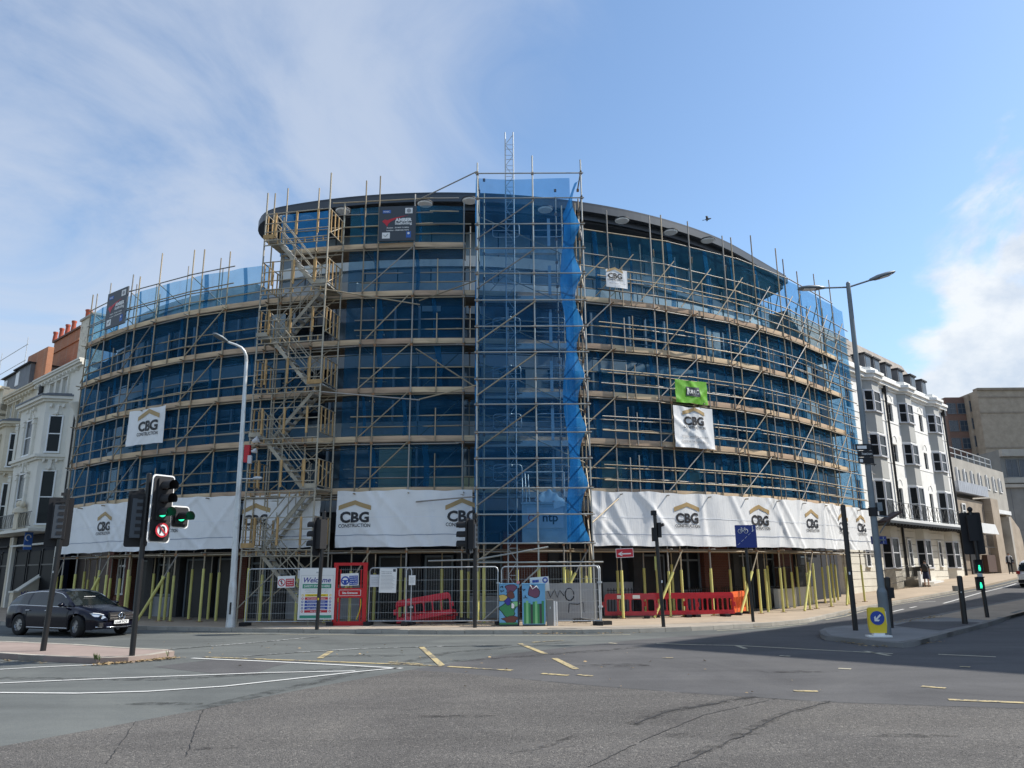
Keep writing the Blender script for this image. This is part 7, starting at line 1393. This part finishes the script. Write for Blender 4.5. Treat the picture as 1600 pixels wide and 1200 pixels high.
    x, z = P(1504, 785, .05); window(r2, FR, x, zz-2.9, .8, 1.1, .05); b = MB(FR).use('white_paint').side([(x0-.5, zz-4.2), (x1-2.4, zz-4.2), (x1-3.2, zz-3.4), (x0-.5, zz-3.4)], -1.2, .1); b.build('porch_canopy', parent=r2); MB(FR).use('door_black').bx(x0+1.5, x0+3.0, .02, .1, 1.4, 3.6).build('door', parent=r2); MB(FR).use('wood_dark').bx(x1-3.4, x1-1.0, -.3, .1, 1.6, 3.0).build('low_screen', parent=r2)
    b = MB(FR).use('black_paint')
    for k in range(16): b.bx(x0+k*.3, x0+k*.3+.03, -1.0, -.97, zz-5.3, zz-4.3)
    b.bx(x0, x0+4.8, -1.02, -.95, zz-4.3, zz-4.25).bx(x0, x0+4.8, -1.02, -.95, zz-5.3, zz-5.25); b.build('railing', parent=r2)
    r3 = thing('garage_block', FR @ MX.Translation((42, 0, 1.5)), 'tan rendered garage block with black openings and a stepped side wall', 'building')
    x2, z2 = P(1549, 805, .6); x3, _ = P(1567, 805, .6); x4, _ = P(1590, 860, .2)
    b = MB(FR).use('concrete').bx(x2, x3, .9, 8, 0, z2+.2); b.build('wall', parent=r3); b = MB(FR).use('white_paint').bx(x2-.3, x3+1.4, .2, 6, z2+.2, z2+.55).build('roof_slab', parent=r3)
    for z0, z1, m in ((P(1553, 826, .6)[1], z2, 'white_paint'), (P(1553, 842, .6)[1], P(1553, 827, .6)[1], 'door_black'), (P(1553, 858, .6)[1]-.6, P(1553, 842, .6)[1]-.05, 'white_paint'), (1.6, P(1553, 858, .6)[1]-.6, 'door_black')): MB(FR).use(m).bx(x2+.3, x3-.2, .82, .9, min(z0, z1), max(z0, z1)).build('opening_panel', parent=r3)
    b = MB(FR).use('brick_tan'); b.side([(x3, 0), (x4+3, 0), (x4+3, z2-2.2), (x3+4, z2-1.0), (x3+1, z2+.3), (x3, z2+.3)], .3, .8); b.build('stepped_wall', parent=r3); MB(FR).use('concrete').bx(x3-.2, x3+.4, .1, 1.0, 0, z2).build('pier', parent=r3)
    # blocks of flats further off
    def far_block(label, px0, px1, pt, pb, Y, m, depth=14, yaw=0.):
        a, c = at(px0, pt, Y), at(px1, pt, Y); z0 = at(px0, pb, Y).z; F = frame(((a.x+c.x)/2, Y, z0-6), (cos(yaw), sin(yaw), 0)); w = (c.x-a.x); h = a.z-z0+6; o = thing('apartment_block', F, label, 'building', 'blocks of flats on the hill'); MB(F).use(m).bx(-w/2, w/2, 0, depth, 0, h).build('wall', parent=o); return o, F, w, h
    o, F, w, h = far_block('dark brick block of flats with blue-grey windows at the right', 1476, 1512, 621, 745, 118, 'brick_brown')
    for i in range(2):
        for k in range(5): window(o, F, -w*.28+i*w*.46, h-2.6-k*2.75, 1.3, 1.6, 0, 'four', 'lead', 'window_blue')
    o, F, w, h = far_block('narrow tan stair bay with stacked balconies between the flats', 1511, 1531, 617, 745, 117, 'brick_tan')
    for k in range(5):
        window(o, F, -w*.2, h-2.6-k*2.75, .9, 1.6, 0, 'four', 'lead', 'window_blue'); MB(F).use('white_paint').bx(w*.12, w*.62, -1.0, 0, h-3.0-k*2.75, h-2.0-k*2.75).build('balcony', parent=o); MB(F).use('wood_dark').bx(w*.14, w*.5, -.03, 0, h-2.0-k*2.75, h-.6-k*2.75).build('recess_shade_panel', parent=o)  # flat dark panel on the wall paints in the shade of a recess
    o, F, w, h = far_block('broad tan block of flats with plain banded wall at the right edge', 1526, 1680, 610, 745, 115, 'brick_tan')
    b = MB(F).use('brick_buff')
    for z in (h-1.2, h-3.6, h-9.0, h-10.5): b.bx(-w/2, w/2, -.08, 0, z, z+.22)
    b.bx(-w/2, w/2, -.25, 1, h, h+.35); b.build('string_course', parent=o)
    for k in range(3): window(o, F, w*.02+k*3, h-8.6, 1.9, 4.6, 0, 'four', 'lead', 'window_blue')
    o, F, w, h = far_block('grey glazed podium building below the tan flats', 1560, 1690, 703, 755, 100, 'concrete_dark', 12); b = MB(F).use('concrete').bx(-w/2, w/2, -.6, 0, h-.9, h).bx(-w/2, w/2, -.9, 0, h-4.4, h-3.7); b.build('slab_edge', parent=o)
    for k in range(int((w-1.6)/1.7)): window(o, F, -w/2+1.4+k*1.7, h-3.5, 1.4, 2.2, 0, 'four', 'lead', 'window_blue')
    o, F, w, h = far_block('plain grey concrete retaining wall block under the glazed podium', 1557, 1690, 757, 838, 94, 'concrete_dark', 5)
    MB(F).use('concrete').bx(-w/2, w/2, -.3, 0, h-.4, h).build('coping', parent=o)
    b = MB(F).use('mullion')
    for k in range(1, int(w/1.6)): b.bx(-w/2+k*1.6-.015, -w/2+k*1.6+.015, -.012, 0, 0, h-.45)
    b.bx(-w/2, w/2, -.010, 0, h*.55, h*.55+.03); b.build('panel_joint', parent=o)
    # the building on the opposite corner, to the right of the picture
    H = 19.2; F = frame((21.9, 22.7, 0), (.704, .71, 0)) @ MX.Rotation(0, 4, 'Z')
    o = thing('corner_building', F, 'tall buff brick corner building across the right-hand street', 'building'); F2 = frame((21.9, 22.7, 0), (.71, -.704, 0)); b = MB(F).use('brick_tan'); b.bx(0, 34, -22, 0, 0, H); b.build('wall', parent=o); MB(F).use('stucco_cream').bx(-.3, 34.3, -22.3, .3, H-.5, H).build('cornice', parent=o)
    for k in range(8):
        for z in (1.2, 5, 8.8, 12.6, 16.2):
            window(o, frame((21.9, 22.7, 0), (-.704, -.71, 0)), -2.5-k*4, z, 1.4, 2.2, 0.); 
            if k < 5: window(o, F2, 2.5+k*4, z, 1.4, 2.2, 0.)
right_buildings()
